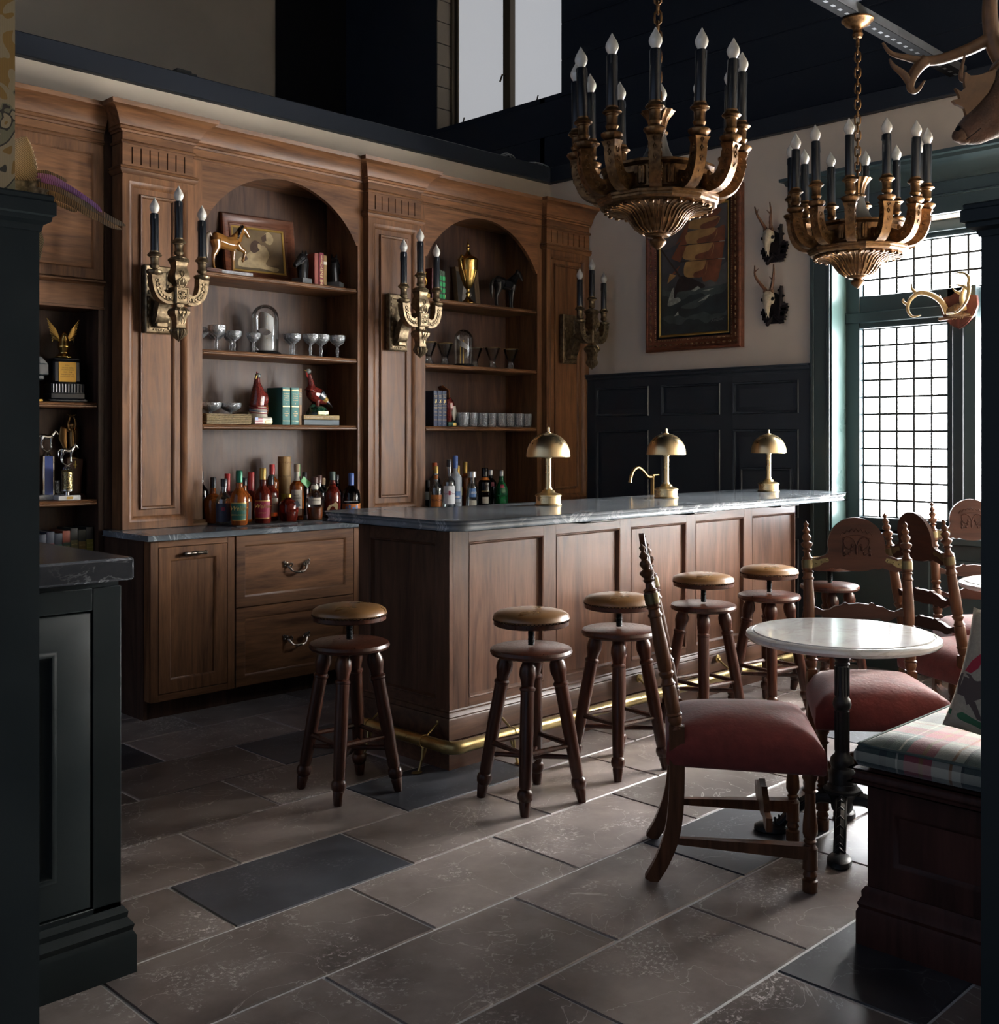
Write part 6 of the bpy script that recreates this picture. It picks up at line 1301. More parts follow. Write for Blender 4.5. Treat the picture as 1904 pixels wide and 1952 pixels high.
for k in range(5):
    z = 0.014 + 0.0105 * k
    MB().tube([(0.295 * u / 24, 0.0 + 0.003 * math.sin(u * PI + k * PI), z) for u in range(25)], 0.005, 6).obj('weave', M_WICK, bk); MB().tube([(0.295, 0.2 * u / 12, z) for u in range(13)], 0.005, 6).obj('weave', M_WICK, bk); MB().tube([(0.0, 0.2 * u / 12, z) for u in range(13)], 0.005, 6).obj('weave', M_WICK, bk); MB().tube([(0.295 * u / 24, 0.2, z) for u in range(25)], 0.005, 6).obj('weave', M_WICK, bk)
MB().tube([(0.295, 0.02, 0.062), (0.315, 0.06, 0.072), (0.315, 0.14, 0.072), (0.295, 0.18, 0.062)], 0.005, 6).obj('handle', M_WICK, bk)
CO2 = [(r * (1.0 if z < 0.08 else 1.28), z * 0.82) for r, z in COUPE]
ME_CO2 = cut(CO2, 24).mesh('coupe', G_CRYST)
glassware('crystal_coupe', ME_CO2, [(3.372, 5.77, S1 + 0.0125)], 'wide cut crystal coupe at the left end of the wicker tray', 'glass', 'coupes in the wicker tray')
glassware('crystal_coupe', ME_CO2, [(3.505, 5.77, S1 + 0.0125)], 'wide cut crystal coupe at the right end of the wicker tray', 'glass', 'coupes in the wicker tray')

# ------------------------------------------------------------------ animals in brass, glass and bronze
def horse_body(b, prance=False, neckup=0.0, s=1.0, legs=True, k=1.12):
    def T(pts, r): b.tube([(x * s, y * s, z * s) for x, y, z in pts], [tuple(q * s * k for q in e) if isinstance(e, tuple) else e * s * k for e in r], 10, up=(0, 0, 1))
    T([(-0.33, 0, 0.62), (-0.27, 0, 0.63), (-0.15, 0, 0.61), (0.0, 0, 0.575), (0.14, 0, 0.585), (0.24, 0, 0.61), (0.31, 0, 0.63)], [(0.06, 0.05), (0.12, 0.10), (0.125, 0.115), (0.115, 0.115), (0.13, 0.11), (0.12, 0.09), (0.07, 0.06)])
    T([(0.22, 0, 0.64), (0.31, 0, 0.74), (0.38, 0, 0.86 + neckup), (0.42, 0, 0.94 + neckup)], [(0.12, 0.075), (0.095, 0.055), (0.07, 0.042), (0.055, 0.04)])
    T([(0.39, 0, 0.955 + neckup), (0.45, 0, 0.93 + neckup), (0.52, 0, 0.85 + neckup), (0.57, 0, 0.785 + neckup), (0.59, 0, 0.765 + neckup)], [(0.045, 0.04), (0.062, 0.045), (0.045, 0.035), (0.036, 0.03), (0.03, 0.026)])
    for y in (-1, 1): T([(0.405, 0.028 * y, 0.97 + neckup), (0.415, 0.034 * y, 1.03 + neckup)], [0.017, 0.004])
    if not legs: return b
    for y in (-1, 1):
        if prance and y < 0: T([(0.22, 0.06 * y, 0.58), (0.30, 0.065 * y, 0.50), (0.41, 0.07 * y, 0.46), (0.42, 0.07 * y, 0.43), (0.39, 0.07 * y, 0.31), (0.365, 0.07 * y, 0.27), (0.38, 0.07 * y, 0.24)], [0.07, 0.055, 0.036, 0.03, 0.022, 0.028, 0.02])
        else: T([(0.22, 0.06 * y, 0.58), (0.21 + 0.02 * y, 0.065 * y, 0.44), (0.20 + 0.03 * y, 0.065 * y, 0.32), (0.20 + 0.03 * y, 0.065 * y, 0.28), (0.19 + 0.04 * y, 0.065 * y, 0.08), (0.215 + 0.04 * y, 0.065 * y, 0.03), (0.22 + 0.04 * y, 0.065 * y, 0.0)], [0.07, 0.05, 0.036, 0.032, 0.023, 0.03, 0.034])
        o = 0.05 * y
        T([(-0.25 + o, 0.065 * y, 0.60), (-0.22 + o, 0.075 * y, 0.46), (-0.26 + o, 0.07 * y, 0.36), (-0.295 + o, 0.068 * y, 0.29), (-0.30 + o, 0.068 * y, 0.18), (-0.285 + o, 0.068 * y, 0.07), (-0.255 + o, 0.068 * y, 0.03), (-0.25 + o, 0.068 * y, 0.0)], [0.10, 0.075, 0.05, 0.036, 0.025, 0.023, 0.03, 0.034])
    return b
def horse_hair(b, s, neckup=0.0):
    def T(pts, r): b.tube([(x * s, y * s, z * s) for x, y, z in pts], [q * s for q in r], 8)
    for k in range(5): T([(0.40 - 0.035 * k, -0.03, 0.97 - 0.065 * k + neckup), (0.35 - 0.035 * k, -0.055, 0.90 - 0.07 * k + neckup), (0.33 - 0.03 * k, -0.065, 0.82 - 0.065 * k + neckup)], [0.034, 0.03, 0.008])
    T([(0.41, 0, 0.99 + neckup), (0.34, 0, 0.90 + neckup), (0.27, 0, 0.78), (0.18, 0, 0.70)], [0.02, 0.035, 0.035, 0.012])
    return b
def horse_tail(b, s, lift=0.0):
    b.tube([(x * s, 0, z * s) for x, z in ((-0.33, 0.66), (-0.38, 0.70 + lift), (-0.44, 0.64 + lift), (-0.46, 0.5), (-0.45, 0.33), (-0.43, 0.22))], [q * s for q in (0.025, 0.035, 0.045, 0.05, 0.04, 0.01)], 8)
    return b
M_HORSEG = plain('honey glazed ceramic', (0.27, 0.12, 0.028), 0.14, coat=0.8, noise=0.25, nscale=14)
M_HAIRD = plain('dark glazed mane', (0.018, 0.012, 0.012), 0.2, coat=0.6)
hz = thing('horse_figure', 'honey coloured ceramic horse prancing before the framed dog picture', 'figurine', (3.475, 5.775, S3 + 0.024), 0.12)
HS = 0.30
blob('body', horse_body(MB(), True, 0.0, HS, k=1.16), M_HORSEG, hz, 0.0030, 3)
blob('mane', horse_hair(MB(), HS), M_HAIRD, hz, 0.0032, 2); blob('tail', horse_tail(MB(), HS, 0.03), plain('silvery tail glaze', (0.30, 0.25, 0.20), 0.25, coat=0.6), hz, 0.0035, 2)
M_BRZD = plain('black patinated bronze', (0.012, 0.012, 0.013), 0.30, 0.4)
hd = thing('horse_figure', 'black bronze racehorse standing in the shaded bay right of the gold cup', 'figurine', (5.83, 5.77, S3), 0.0)
HS2 = 0.315
blob('body', horse_body(MB(), False, -0.04, HS2), M_BRZD, hd, 0.0033, 3); blob('tail', horse_tail(MB(), HS2, -0.04), M_BRZD, hd, 0.004, 2)
MB().prism([(-0.04, 0.16), (0.03, 0.16), (0.035, 0.20), (0.0, 0.205), (-0.035, 0.205)], -0.042, 0.042, plane='xz').obj('saddle', M_BRZD, hd)
def bust(x, z, rz, label):
    t = thing('horse_head_bookend', label, 'bookend', (x, 5.755, z), rz, 'horse head bookends')
    MB().box(-0.045, -0.045, 0, 0.045, 0.045, 0.038, 0.002).obj('base', matp('grey slate base', (0.07, 0.075, 0.08), 0.5), t)
    b = MB().tube([(0.01, 0, 0.03), (0.012, 0, 0.08), (0.02, 0, 0.13), (0.028, 0, 0.165)], [(0.034, 0.026), (0.038, 0.026), (0.038, 0.024), (0.026, 0.022)], 12, up=(1, 0, 0))
    b.tube([(0.03, 0, 0.178), (0.0, 0, 0.168), (-0.035, 0, 0.140), (-0.062, 0, 0.115), (-0.07, 0, 0.108)], [(0.02, 0.02), (0.032, 0.024), (0.022, 0.018), (0.018, 0.015), (0.014, 0.013)], 12)
    for y in (-1, 1): b.tube([(0.026, 0.013 * y, 0.19), (0.02, 0.017 * y, 0.222)], [0.010, 0.002], 8)
    hb_ = blob('head', b, M_BRZD, t, 0.0025, 2)
    c = MB()
    for y in (-1, 1): c.tube([(0.025, 0.022 * y, 0.185), (0.0, 0.026 * y, 0.155), (-0.02, 0.023 * y, 0.145), (-0.035, 0.019 * y, 0.158)], 0.0022, 5)
    c.tube([(-0.03, -0.02, 0.15), (-0.038, 0, 0.162), (-0.03, 0.02, 0.15)], 0.0022, 5).obj('bridle', M_BRZD, t)
    return t
bust(4.005, S3, 0.25, 'black horse head bookend left of the red books, looking left')
bust(4.262, S3, PI + 0.6, 'black horse head bookend right of the tan book, looking right')
# turkey decanters
M_TURK = plain('ruby lustre glaze', (0.15, 0.018, 0.014), 0.16, coat=0.8, noise=0.5, nscale=90, bump=0.4, bscale=130); M_TURKA = plain('amber brown glaze', (0.20, 0.065, 0.018), 0.2, coat=0.7, noise=0.3, nscale=60)
M_TEALG = plain('bottle green glaze', (0.012, 0.060, 0.035), 0.25, coat=0.6, noise=0.4, nscale=50); M_GREYG = plain('grey head glaze', (0.17, 0.19, 0.18), 0.25, coat=0.6); M_IVORY = plain('ivory glaze', (0.50, 0.45, 0.36), 0.3, coat=0.5)
k1 = thing('turkey_decanter', 'upright ruby turkey decanter with flag base, left of the teal books', 'decanter', (3.688, 5.755, S1), 0.0)
b = MB().tube([(0, 0, 0.08), (-0.005, 0, 0.12), (0.002, 0, 0.17), (-0.006, 0, 0.215), (-0.01, 0, 0.255), (-0.008, 0, 0.285)], [(0.042, 0.042), (0.054, 0.05), (0.052, 0.05), (0.036, 0.036), (0.021, 0.022), (0.017, 0.018)], 14)
b.ell((0.032, -0.012, 0.155), (0.03, 0.03, 0.05), 12); blob('body', b, M_TURK, k1, 0.004, 4)
MB().ell((-0.004, -0.004, 0.297), (0.020, 0.017, 0.016), 12).obj('head', M_GREYG, k1); MB().tube([(-0.018, -0.012, 0.298), (-0.028, -0.02, 0.292), (-0.03, -0.02, 0.275)], [0.007, 0.005, 0.002], 8).obj('beak', C_GOLD, k1); MB().tube([(-0.01, 0, 0.31), (-0.012, 0, 0.322)], [0.005, 0.002], 6).obj('wattle', C_RED, k1)
MB().tube([(0.035, 0.0, 0.13), (0.05, 0.01, 0.09), (0.048, 0.01, 0.05)], [(0.012, 0.03), (0.012, 0.026), (0.006, 0.02)], 8).obj('tail', M_TURKA, k1)
MB().lathe([(0.0, 0.045), (0.056, 0.045), (0.05, 0.07), (0.054, 0.085), (0.046, 0.10), (0.05, 0.108), (0, 0.11)], 24).obj('drape', M_IVORY, k1)
for z, m_ in ((0.075, L_RED), (0.088, C_BLUE), (0.104, L_RED)): MB().tube([(0.053 * math.cos(a * 0.3), 0.053 * math.sin(a * 0.3), z + 0.008 * math.sin(a * 0.3)) for a in range(22)], 0.003, 6).obj('sash', m_, k1)
MB().box(-0.068, -0.06, 0, 0.066, 0.05, 0.046, 0.008).obj('base', M_IVORY, k1)
fl_ = MB()
for q in range(4): MB().box(-0.062, -0.0612, 0.006 + q * 0.0095, -0.008, -0.059, 0.0105 + q * 0.0095).obj('flag_stripe', L_RED, k1)
MB().box(-0.062, -0.0616, 0.026, -0.040, -0.059, 0.043).obj('flag_canton', C_BLUE, k1)
MB().box(0.012, -0.0625, 0.008, 0.058, -0.058, 0.024, 0.001).obj('plaque', C_GOLD, k1)
k2 = thing('turkey_decanter', 'long-necked ruby turkey decanter on the mustard book', 'decanter', (4.135, 5.775, S1 + 0.0635), 0.0)
b = MB().tube([(-0.055, 0, 0.15), (-0.045, 0, 0.185), (-0.052, 0, 0.225), (-0.062, 0, 0.26)], [0.040, 0.026, 0.018, 0.014], 12)
b.tube([(-0.065, 0, 0.13), (-0.04, 0, 0.135), (0.0, 0, 0.125), (0.045, 0, 0.10), (0.075, 0, 0.08)], [(0.03, 0.03), (0.05, 0.045), (0.052, 0.045), (0.036, 0.034), (0.014, 0.02)], 14)
for y in (-1, 1): b.tube([(-0.01, 0.018 * y, 0.09), (-0.008, 0.018 * y, 0.05)], [0.018, 0.010], 8)
blob('body', b, M_TURK, k2, 0.004, 4)
MB().ell((-0.066, 0, 0.278), (0.021, 0.014, 0.016), 12).obj('head', M_GREYG, k2); MB().tube([(-0.082, 0, 0.280), (-0.098, 0, 0.283)], [0.006, 0.001], 8).obj('beak', C_GOLD, k2); MB().tube([(-0.082, 0, 0.272), (-0.078, 0, 0.25), (-0.068, 0, 0.235)], [0.005, 0.006, 0.003], 8).obj('wattle', C_RED, k2)
MB().tube([(0.0, -0.040, 0.135), (0.032, -0.040, 0.112)], [(0.03, 0.010), (0.022, 0.008)], 10).obj('wing_band', matp('slate wing glaze', (0.03, 0.04, 0.05), 0.25), k2); MB().tube([(0.032, -0.034, 0.112), (0.056, -0.028, 0.092)], [(0.024, 0.012), (0.016, 0.010)], 10).obj('wing_bar', C_GOLD, k2)
MB().tube([(0.06, 0, 0.09), (0.09, 0, 0.068), (0.118, 0, 0.045)], [(0.018, 0.03), (0.012, 0.026), (0.003, 0.012)], 10).obj('tail', M_HAIRD, k2)
b = MB().lathe([(0.0, 0), (0.072, 0.0), (0.070, 0.02), (0.052, 0.05), (0.02, 0.062), (0, 0.062)], 24, flute=(9, 0.05)); b.ell((-0.03, 0, 0.045), (0.03, 0.02, 0.028), 10); b.obj('base', M_TEALG, k2)
MB().box(-0.042, -0.072, 0.006, 0.036, -0.062, 0.026, 0.001).obj('plaque', C_GOLD, k2); text('lettering', 'WILD TURKEY', 0.0095, L_BLK, k2, tr(-0.004, -0.0728, 0.016) @ FRONT)
k3 = thing('turkey_decanter', 'turkey decanter with cream fanned wings beside the navy volumes', 'decanter', (5.265, 5.775, S1), 0.0)
b = MB().tube([(0.0, 0, 0.03), (0.004, 0, 0.08), (0.006, 0, 0.13), (0.0, 0, 0.17), (-0.014, 0, 0.20)], [0.02, 0.034, 0.044, 0.04, 0.026], 12); b.ell((0.03, 0, 0.165), (0.022, 0.018, 0.018), 10); blob('body', b, M_TURK, k3, 0.004, 3)
MB().tube([(-0.02, 0.01, 0.20), (-0.025, 0.015, 0.25), (-0.06, 0.02, 0.285)], [(0.020, 0.045), (0.014, 0.05), (0.004, 0.03)], 10).obj('tail_fan', M_TURKA, k3)
MB().tube([(0.014, -0.036, 0.145), (0.022, -0.036, 0.09), (0.028, -0.03, 0.045)], [(0.020, 0.008), (0.024, 0.008), (0.010, 0.006)], 10).obj('wing', M_IVORY, k3)
MB().box(-0.045, -0.045, 0, 0.035, 0.045, 0.034, 0.006).obj('base', M_TEALG, k3); MB().box(0.002, -0.0465, 0.006, 0.034, -0.044, 0.028, 0.001).obj('plaque', C_GOLD, k3)
# pictures on the shelves
def picture(name, label, loc, w, h, tilt, fw, fm, paint, rz=0.0, liner=None, depth=0.03):
    t = thing(name, label, 'picture', loc, rz); t.rotation_euler = (tilt, 0, rz)
    MB().ring(-w / 2, 0, w / 2, h, [(0, -depth), (0, 0.004), (fw * 0.12, 0.012), (fw * 0.3, 0.008), (fw * 0.45, -0.004), (fw * 0.8, -0.010), (fw * 0.86, -0.006), (fw, -0.010), (fw, -0.016)]).obj('frame', fm, t)
    MB().box(-w / 2 + 0.004, 0.018, 0.004, w / 2 - 0.004, depth - 0.001, h - 0.004).obj('backing', fm, t)
    if liner: MB().ring(-w / 2 + fw - 0.002, fw - 0.002, w / 2 - fw + 0.002, h - fw + 0.002, [(0, -0.012), (0.004, -0.009), (0.012, -0.010), (0.016, -0.015)]).obj('gilt_liner', liner, t)
    return t, (-w / 2 + fw, w / 2 - fw, fw, h - fw)
def canvas(t, r, polys, base, y=0.0145):
    """flat painted canvas: layers of coloured outlines in unit coordinates"""
    x0, x1, z0, z1 = r
    mats = [base]; b = MB().box(x0 - 0.002, y, z0 - 0.002, x1 + 0.002, y + 0.004, z1 + 0.002)
    for k, (m_, pl_) in enumerate(polys):
        if m_ not in mats: mats.append(m_)
        if len(pl_) >= 5:      # brushed outlines are soft, not cornered
            q = spline([pl_[-1]] + list(pl_) + [pl_[0], pl_[1]], 4); pl_ = [(min(1, max(0, u)), min(1, max(0, v))) for u, v in q[4:-4]]
        b.mi = mats.index(m_); yy = y - 0.00025 * (k + 1)
        b.add([(x0 + (x1 - x0) * u, yy, z0 + (z1 - z0) * v) for u, v in pl_], [tuple(range(len(pl_)))])
    return b.obj('canvas', mats, t)
def paintm(name, c, amt=0.3, sc=25): return matp('oil paint ' + name, c, 0.45, noise=amt, nscale=sc)
pt, rr_ = picture('framed_picture', 'mahogany framed dog picture leaning in the arched bay', (3.80, 5.885, S3), 0.50, 0.43, -0.16, 0.070, M_FRAMEW, None, -0.10, C_GOLD)
CD, BR, DB = paintm('dog cream', (0.42, 0.33, 0.19), 0.25), paintm('dog brown', (0.05, 0.026, 0.016)), paintm('dusk', (0.15, 0.105, 0.055), 0.35, 8)
canvas(pt, rr_, [(paintm('ground shade', (0.10, 0.07, 0.035)), [(0, 0), (1, 0), (1, 0.22), (0.5, 0.16), (0, 0.25)]),
    (CD, [(0.10, 0.12), (0.30, 0.10), (0.55, 0.10), (0.80, 0.06), (0.86, 0.14), (0.62, 0.20), (0.70, 0.42), (0.62, 0.62), (0.52, 0.60), (0.44, 0.52), (0.34, 0.46), (0.24, 0.36), (0.12, 0.28)]),
    (BR, [(0.34, 0.50), (0.36, 0.64), (0.44, 0.72), (0.52, 0.68), (0.56, 0.58), (0.50, 0.50), (0.43, 0.44), (0.38, 0.44)]), (CD, [(0.50, 0.66), (0.60, 0.58), (0.62, 0.50), (0.55, 0.50), (0.49, 0.56)]),
    (BR, [(0.16, 0.30), (0.26, 0.36), (0.28, 0.28), (0.20, 0.22)]), (CD, [(0.62, 0.86), (0.72, 0.94), (0.80, 0.80), (0.74, 0.66), (0.64, 0.70)]), (BR, [(0.56, 0.80), (0.66, 0.90), (0.66, 0.74), (0.58, 0.70)])], DB)
pt, rr_ = picture('framed_photograph', 'black and white photograph in pale frame behind the gold cup', (5.60, 5.92, S3), 0.23, 0.30, -0.12, 0.026, matp('pale oak frame', (0.33, 0.24, 0.15), 0.5), None, 0.0)
GW, GD = paintm('photo pale', (0.45, 0.43, 0.40)), paintm('photo dark', (0.04, 0.038, 0.036))
canvas(pt, rr_, [(GW, [(0.25, 0.08), (0.70, 0.08), (0.66, 0.45), (0.55, 0.62), (0.40, 0.60), (0.30, 0.40)]), (paintm('photo mid', (0.16, 0.15, 0.14)), [(0.40, 0.60), (0.42, 0.80), (0.55, 0.84), (0.62, 0.72), (0.57, 0.60)]), (GW, [(0.62, 0.34), (0.76, 0.40), (0.80, 0.30), (0.70, 0.24)])], GD)
# trophies
gc = thing('trophy_cup', 'tall gold lidded cup with fluted bowl and scroll handles', 'trophy', (5.43, 5.75, S3)); gc.rotation_euler = (0, 0, 0.3)
MB().lathe([(0, 0), (0.052, 0), (0.053, 0.008), (0.044, 0.016), (0.022, 0.036), (0.013, 0.06), (0.018, 0.075), (0.011, 0.088), (0.014, 0.105), (0, 0.105)], 32).obj('foot', M_GOLD, gc)
MB().lathe([(0.012, 0.104), (0.030, 0.128), (0.050, 0.180), (0.066, 0.240), (0, 0.240)], 64, flute=(20, 0.03)).lathe([(0.066, 0.238), (0.068, 0.250), (0.072, 0.310), (0.076, 0.315), (0.074, 0.320), (0, 0.320)], 40).obj('bowl', M_GOLD, gc)
MB().lathe([(0.073, 0.318), (0.070, 0.326), (0.050, 0.340), (0.026, 0.350), (0.018, 0.366), (0.010, 0.385), (0.014, 0.400), (0.008, 0.412), (0.012, 0.424), (0.005, 0.436), (0.003, 0.465), (0, 0.468)], 32).obj('lid', M_GOLD, gc)
for s in (-1, 1): MB().tube(spline([(s * 0.045, 0, 0.165), (s * 0.06, 0, 0.20), (s * 0.09, 0, 0.25), (s * 0.108, 0, 0.30), (s * 0.098, 0, 0.335), (s * 0.078, 0, 0.33), (s * 0.085, 0, 0.31)], 5), [0.006] * 31, 8).obj('handle', M_GOLD, gc)
M_BAKE = plain('black bakelite', (0.014, 0.016, 0.020), 0.3)
et = thing('eagle_trophy', 'gold eagle trophy with raised wings on black fluted pedestal', 'trophy', (2.535, 5.85, 1.641), -0.12)
MB().box(-0.10, -0.085, 0, 0.10, 0.085, 0.018, 0.006).box(-0.088, -0.075, 0.018, 0.088, 0.075, 0.048, 0.003).box(-0.086, -0.073, 0.045, 0.086, 0.073, 0.10, 0.004).box(-0.074, -0.062, 0.10, 0.074, 0.062, 0.225, 0.012).box(-0.066, -0.055, 0.225, 0.066, 0.055, 0.235, 0.004).obj('pedestal', M_BAKE, et)
for i in range(11): MB().tube([(-0.078 + 0.0156 * i, -0.074, 0.052), (-0.078 + 0.0156 * i, -0.074, 0.096)], 0.005, 8).obj('flute', M_BAKE, et)
MB().box(-0.046, -0.0645, 0.108, 0.046, -0.060, 0.215, 0.0015).obj('plaque', matp('brass plaque', (0.48, 0.28, 0.055), 0.4, 0.7), et)
for s_, z in (('F.O.E.', 0.196), ('GRAND AERIE', 0.183), ('TROPHY WON', 0.172), ('1947 - 1948', 0.160), ('PRESENTED TO', 0.148), ('LODGE RANK WON', 0.136)): text('lettering', s_, 0.0095 if s_[0] != 'L' else 0.008, L_BLK, et, tr(0, -0.0652, z) @ FRONT)
b = MB().tube([(0, 0, 0.265), (0, -0.004, 0.30), (0, 0, 0.335), (0.0, -0.012, 0.362)], [0.022, 0.034, 0.028, 0.014], 12); b.ell((0, -0.018, 0.368), (0.013, 0.018, 0.012), 10); b.tube([(0, -0.03, 0.368), (0, -0.045, 0.36)], [0.006, 0.001], 6); b.lathe([(0.042, 0.235), (0.046, 0.245), (0.03, 0.258), (0.02, 0.27), (0, 0.27)], 20, flute=(7, 0.08))
blob('eagle', b, M_GOLD, et, 0.0035, 2)
for s in (-1, 1):
    w_ = MB()
    for i in range(9):
        f = i / 8
        w_.tube([(s * 0.022, 0.005, 0.335), (s * (0.045 + 0.01 * f), 0.01, 0.345 + 0.045 * (1 - f)), (s * (0.085 - 0.028 * f), 0.012, 0.45 - 0.125 * f)], [(0.008, 0.003), (0.009, 0.003), (0.002, 0.001)], 6)
    w_.obj('wing', M_GOLD, et)
bt = thing('pedestal_trophy', 'dark stepped trophy with brass front at the pier edge', 'trophy', (2.335, 5.84, 1.641), 0)
MB().box(-0.085, -0.07, 0.14, 0.085, 0.07, 0.20, 0.004).prism([(-0.085, 0.20), (0.085, 0.20), (0.05, 0.235), (-0.05, 0.235)], -0.06, 0.06, plane='xz').box(-0.07, -0.055, 0.115, 0.07, 0.055, 0.14, 0.006).obj('head_block', matp('grey green bakelite', (0.02, 0.027, 0.03), 0.4), bt)
MB().box(-0.045, -0.045, 0.012, 0.045, 0.045, 0.118, 0.002).box(-0.06, -0.06, 0, 0.06, 0.06, 0.014, 0.003).obj('brass_front', bpy.data.materials['brass plaque'], bt)
def trophy_horse(t, x, y, z, s):
    o = blob('horse', horse_body(MB(), False, -0.06, s), M_CHROME, t, s * 0.016, 2, tr(x, y, z + 0.014)); blob('tail', horse_tail(MB(), s, -0.05), M_CHROME, t, s * 0.02, 1, tr(x, y, z + 0.014))
    MB().tube([(x - 0.28 * s, y, z + 0.012), (x, y, z - 0.008), (x + 0.24 * s, y, z + 0.012)], [0.003, 0.006, 0.003], 8).lathe([(0.024, -0.028), (0.02, -0.016), (0.012, -0.008), (0, -0.006)], 20, tr(x, y, z)).obj('mount', M_CHROME, t)
ht = thing('horse_trophy', 'silver horse trophy on a tall blue column', 'trophy', (2.450, 5.862, 1.121), -0.1)
MB().box(-0.065, -0.045, 0, 0.078, 0.045, 0.026, 0.003).obj('base', M_WHITEM, ht)
MB().box(-0.031, -0.028, 0.026, 0.031, 0.028, 0.235, 0.003).obj('column', M_CHROME, ht); MB().box(-0.021, -0.0295, 0.028, 0.021, -0.02, 0.233).obj('blue_panel', matp('blue enamel', (0.05, 0.10, 0.36), 0.35), ht)
trophy_horse(ht, 0, 0, 0.262, 0.10)
ht2 = thing('horse_trophy', 'silver horse trophy on a mottled gold cylinder with marble foot', 'trophy', (2.512, 5.755, 1.121), -0.1)
MB().box(-0.058, -0.04, 0, 0.058, 0.04, 0.026, 0.003).obj('base', M_WHITEM, ht2); MB().box(-0.016, -0.0415, 0.006, 0.016, -0.0385, 0.02).obj('plaque', C_GOLD, ht2)
MB().lathe([(0, 0.026), (0.014, 0.026), (0.012, 0.042), (0.033, 0.050), (0.033, 0.056), (0, 0.056)], 20).obj('stem', M_CHROME, ht2); MB().lathe([(0, 0.054), (0.030, 0.054), (0.030, 0.148), (0.036, 0.152), (0.026, 0.158), (0.02, 0.168), (0, 0.168)], 24).obj('cylinder', metal_aged('mottled gold foil', (0.45, 0.36, 0.16), (0.12, 0.09, 0.05), 0.25, 120, 0.4), ht2)
trophy_horse(ht2, 0, 0, 0.188, 0.10)
at = thing('angel_trophy', 'bronze winged victory trophy on a tapered red brown plinth', 'trophy', (2.598, 5.895, 1.121), 0)
M_PLINTH = wood('red brown plinth', (0.06, 0.020, 0.012), (0.12, 0.045, 0.026), 'z', rough=0.4)
MB().lathe([(0.088, 0), (0.080, 0.008), (0.060, 0.028), (0, 0.028)], 4, ph=PI / 4).lathe([(0.050, 0.026), (0.062, 0.215), (0, 0.215)], 4, ph=PI / 4).obj('plinth', M_PLINTH, at, ang=0.3)
MB().box(-0.001, -0.046, 0.165, 0.001, -0.040, 0.205).box(-0.010, -0.046, 0.182, 0.010, -0.040, 0.184).obj('star', C_GOLD, at)
M_VICT = plain('old trophy bronze', (0.34, 0.20, 0.08), 0.32, 0.9)
b = MB().lathe([(0.036, 0.215), (0.034, 0.225), (0.016, 0.235), (0.008, 0.25), (0, 0.25)], 16); b.tube([(0, 0, 0.24), (0.003, 0, 0.28), (0, 0, 0.33), (0, 0, 0.36), (0, 0, 0.385)], [0.008, 0.016, 0.018, 0.017, 0.008], 10)
b.ell((0, 0, 0.40), (0.012, 0.012, 0.014), 10)
for s in (-1, 1): b.tube([(s * 0.014, 0, 0.372), (s * 0.022, 0, 0.405), (s * 0.010, -0.004, 0.445)], [0.007, 0.006, 0.005], 8)
blob('figure', b, M_VICT, at, 0.003, 2)
for s in (-1, 1): MB().tube([(s * 0.008, 0.012, 0.37), (s * 0.036, 0.018, 0.378), (s * 0.040, 0.02, 0.33), (s * 0.026, 0.018, 0.26)], [(0.012, 0.003), (0.020, 0.004), (0.022, 0.004), (0.006, 0.002)], 8).obj('wing', M_VICT, at)
b = MB().lathe([(0.004, 0.443), (0.014, 0.449), (0.012, 0.455), (0, 0.455)], 12)
for q in range(8): b.tube([(0.01 * math.cos(q * PI / 4), 0.01 * math.sin(q * PI / 4), 0.45), (0.024 * math.cos(q * PI / 4), 0.024 * math.sin(q * PI / 4), 0.458)], [0.003, 0.001], 5)
b.obj('wreath', M_VICT, at)
bo = thing('glass_boot', 'tiny crystal boot between the two horse trophies', 'figurine', (2.505, 5.862, 1.1475))
blob('boot', MB().tube([(0, 0, 0.075), (0, 0, 0.02), (0, 0, 0.008)], [0.013, 0.012, 0.012], 10).tube([(0, 0, 0.009), (0.03, -0.004, 0.007)], [0.010, 0.007], 8), G_CRYST, bo, 0.003, 1)
be = thing('gold_bookend', 'small gold lyre bookend beside the green striped books', 'bookend', (5.225, 5.79, S3))
MB().box(-0.012, -0.03, 0, 0.03, 0.03, 0.012, 0.003).tube(spline([(0.0, 0, 0.01), (0.02, 0, 0.04), (0.005, 0, 0.08), (0.016, 0, 0.115), (0.002, 0, 0.14)], 5), 0.007, 8).obj('scroll', M_GOLD, be)
be = thing('gold_bookend', 'gold lyre bookend hidden behind the middle sconce', 'bookend', (5.045, 5.77, S3))
MB().box(-0.03, -0.03, 0, 0.02, 0.03, 0.045, 0.006).tube(spline([(0.0, 0, 0.04), (-0.015, 0, 0.08), (0.005, 0, 0.12), (-0.01, 0, 0.16), (0.0, 0, 0.19)], 5), 0.009, 8).obj('scroll', M_GOLD, be)
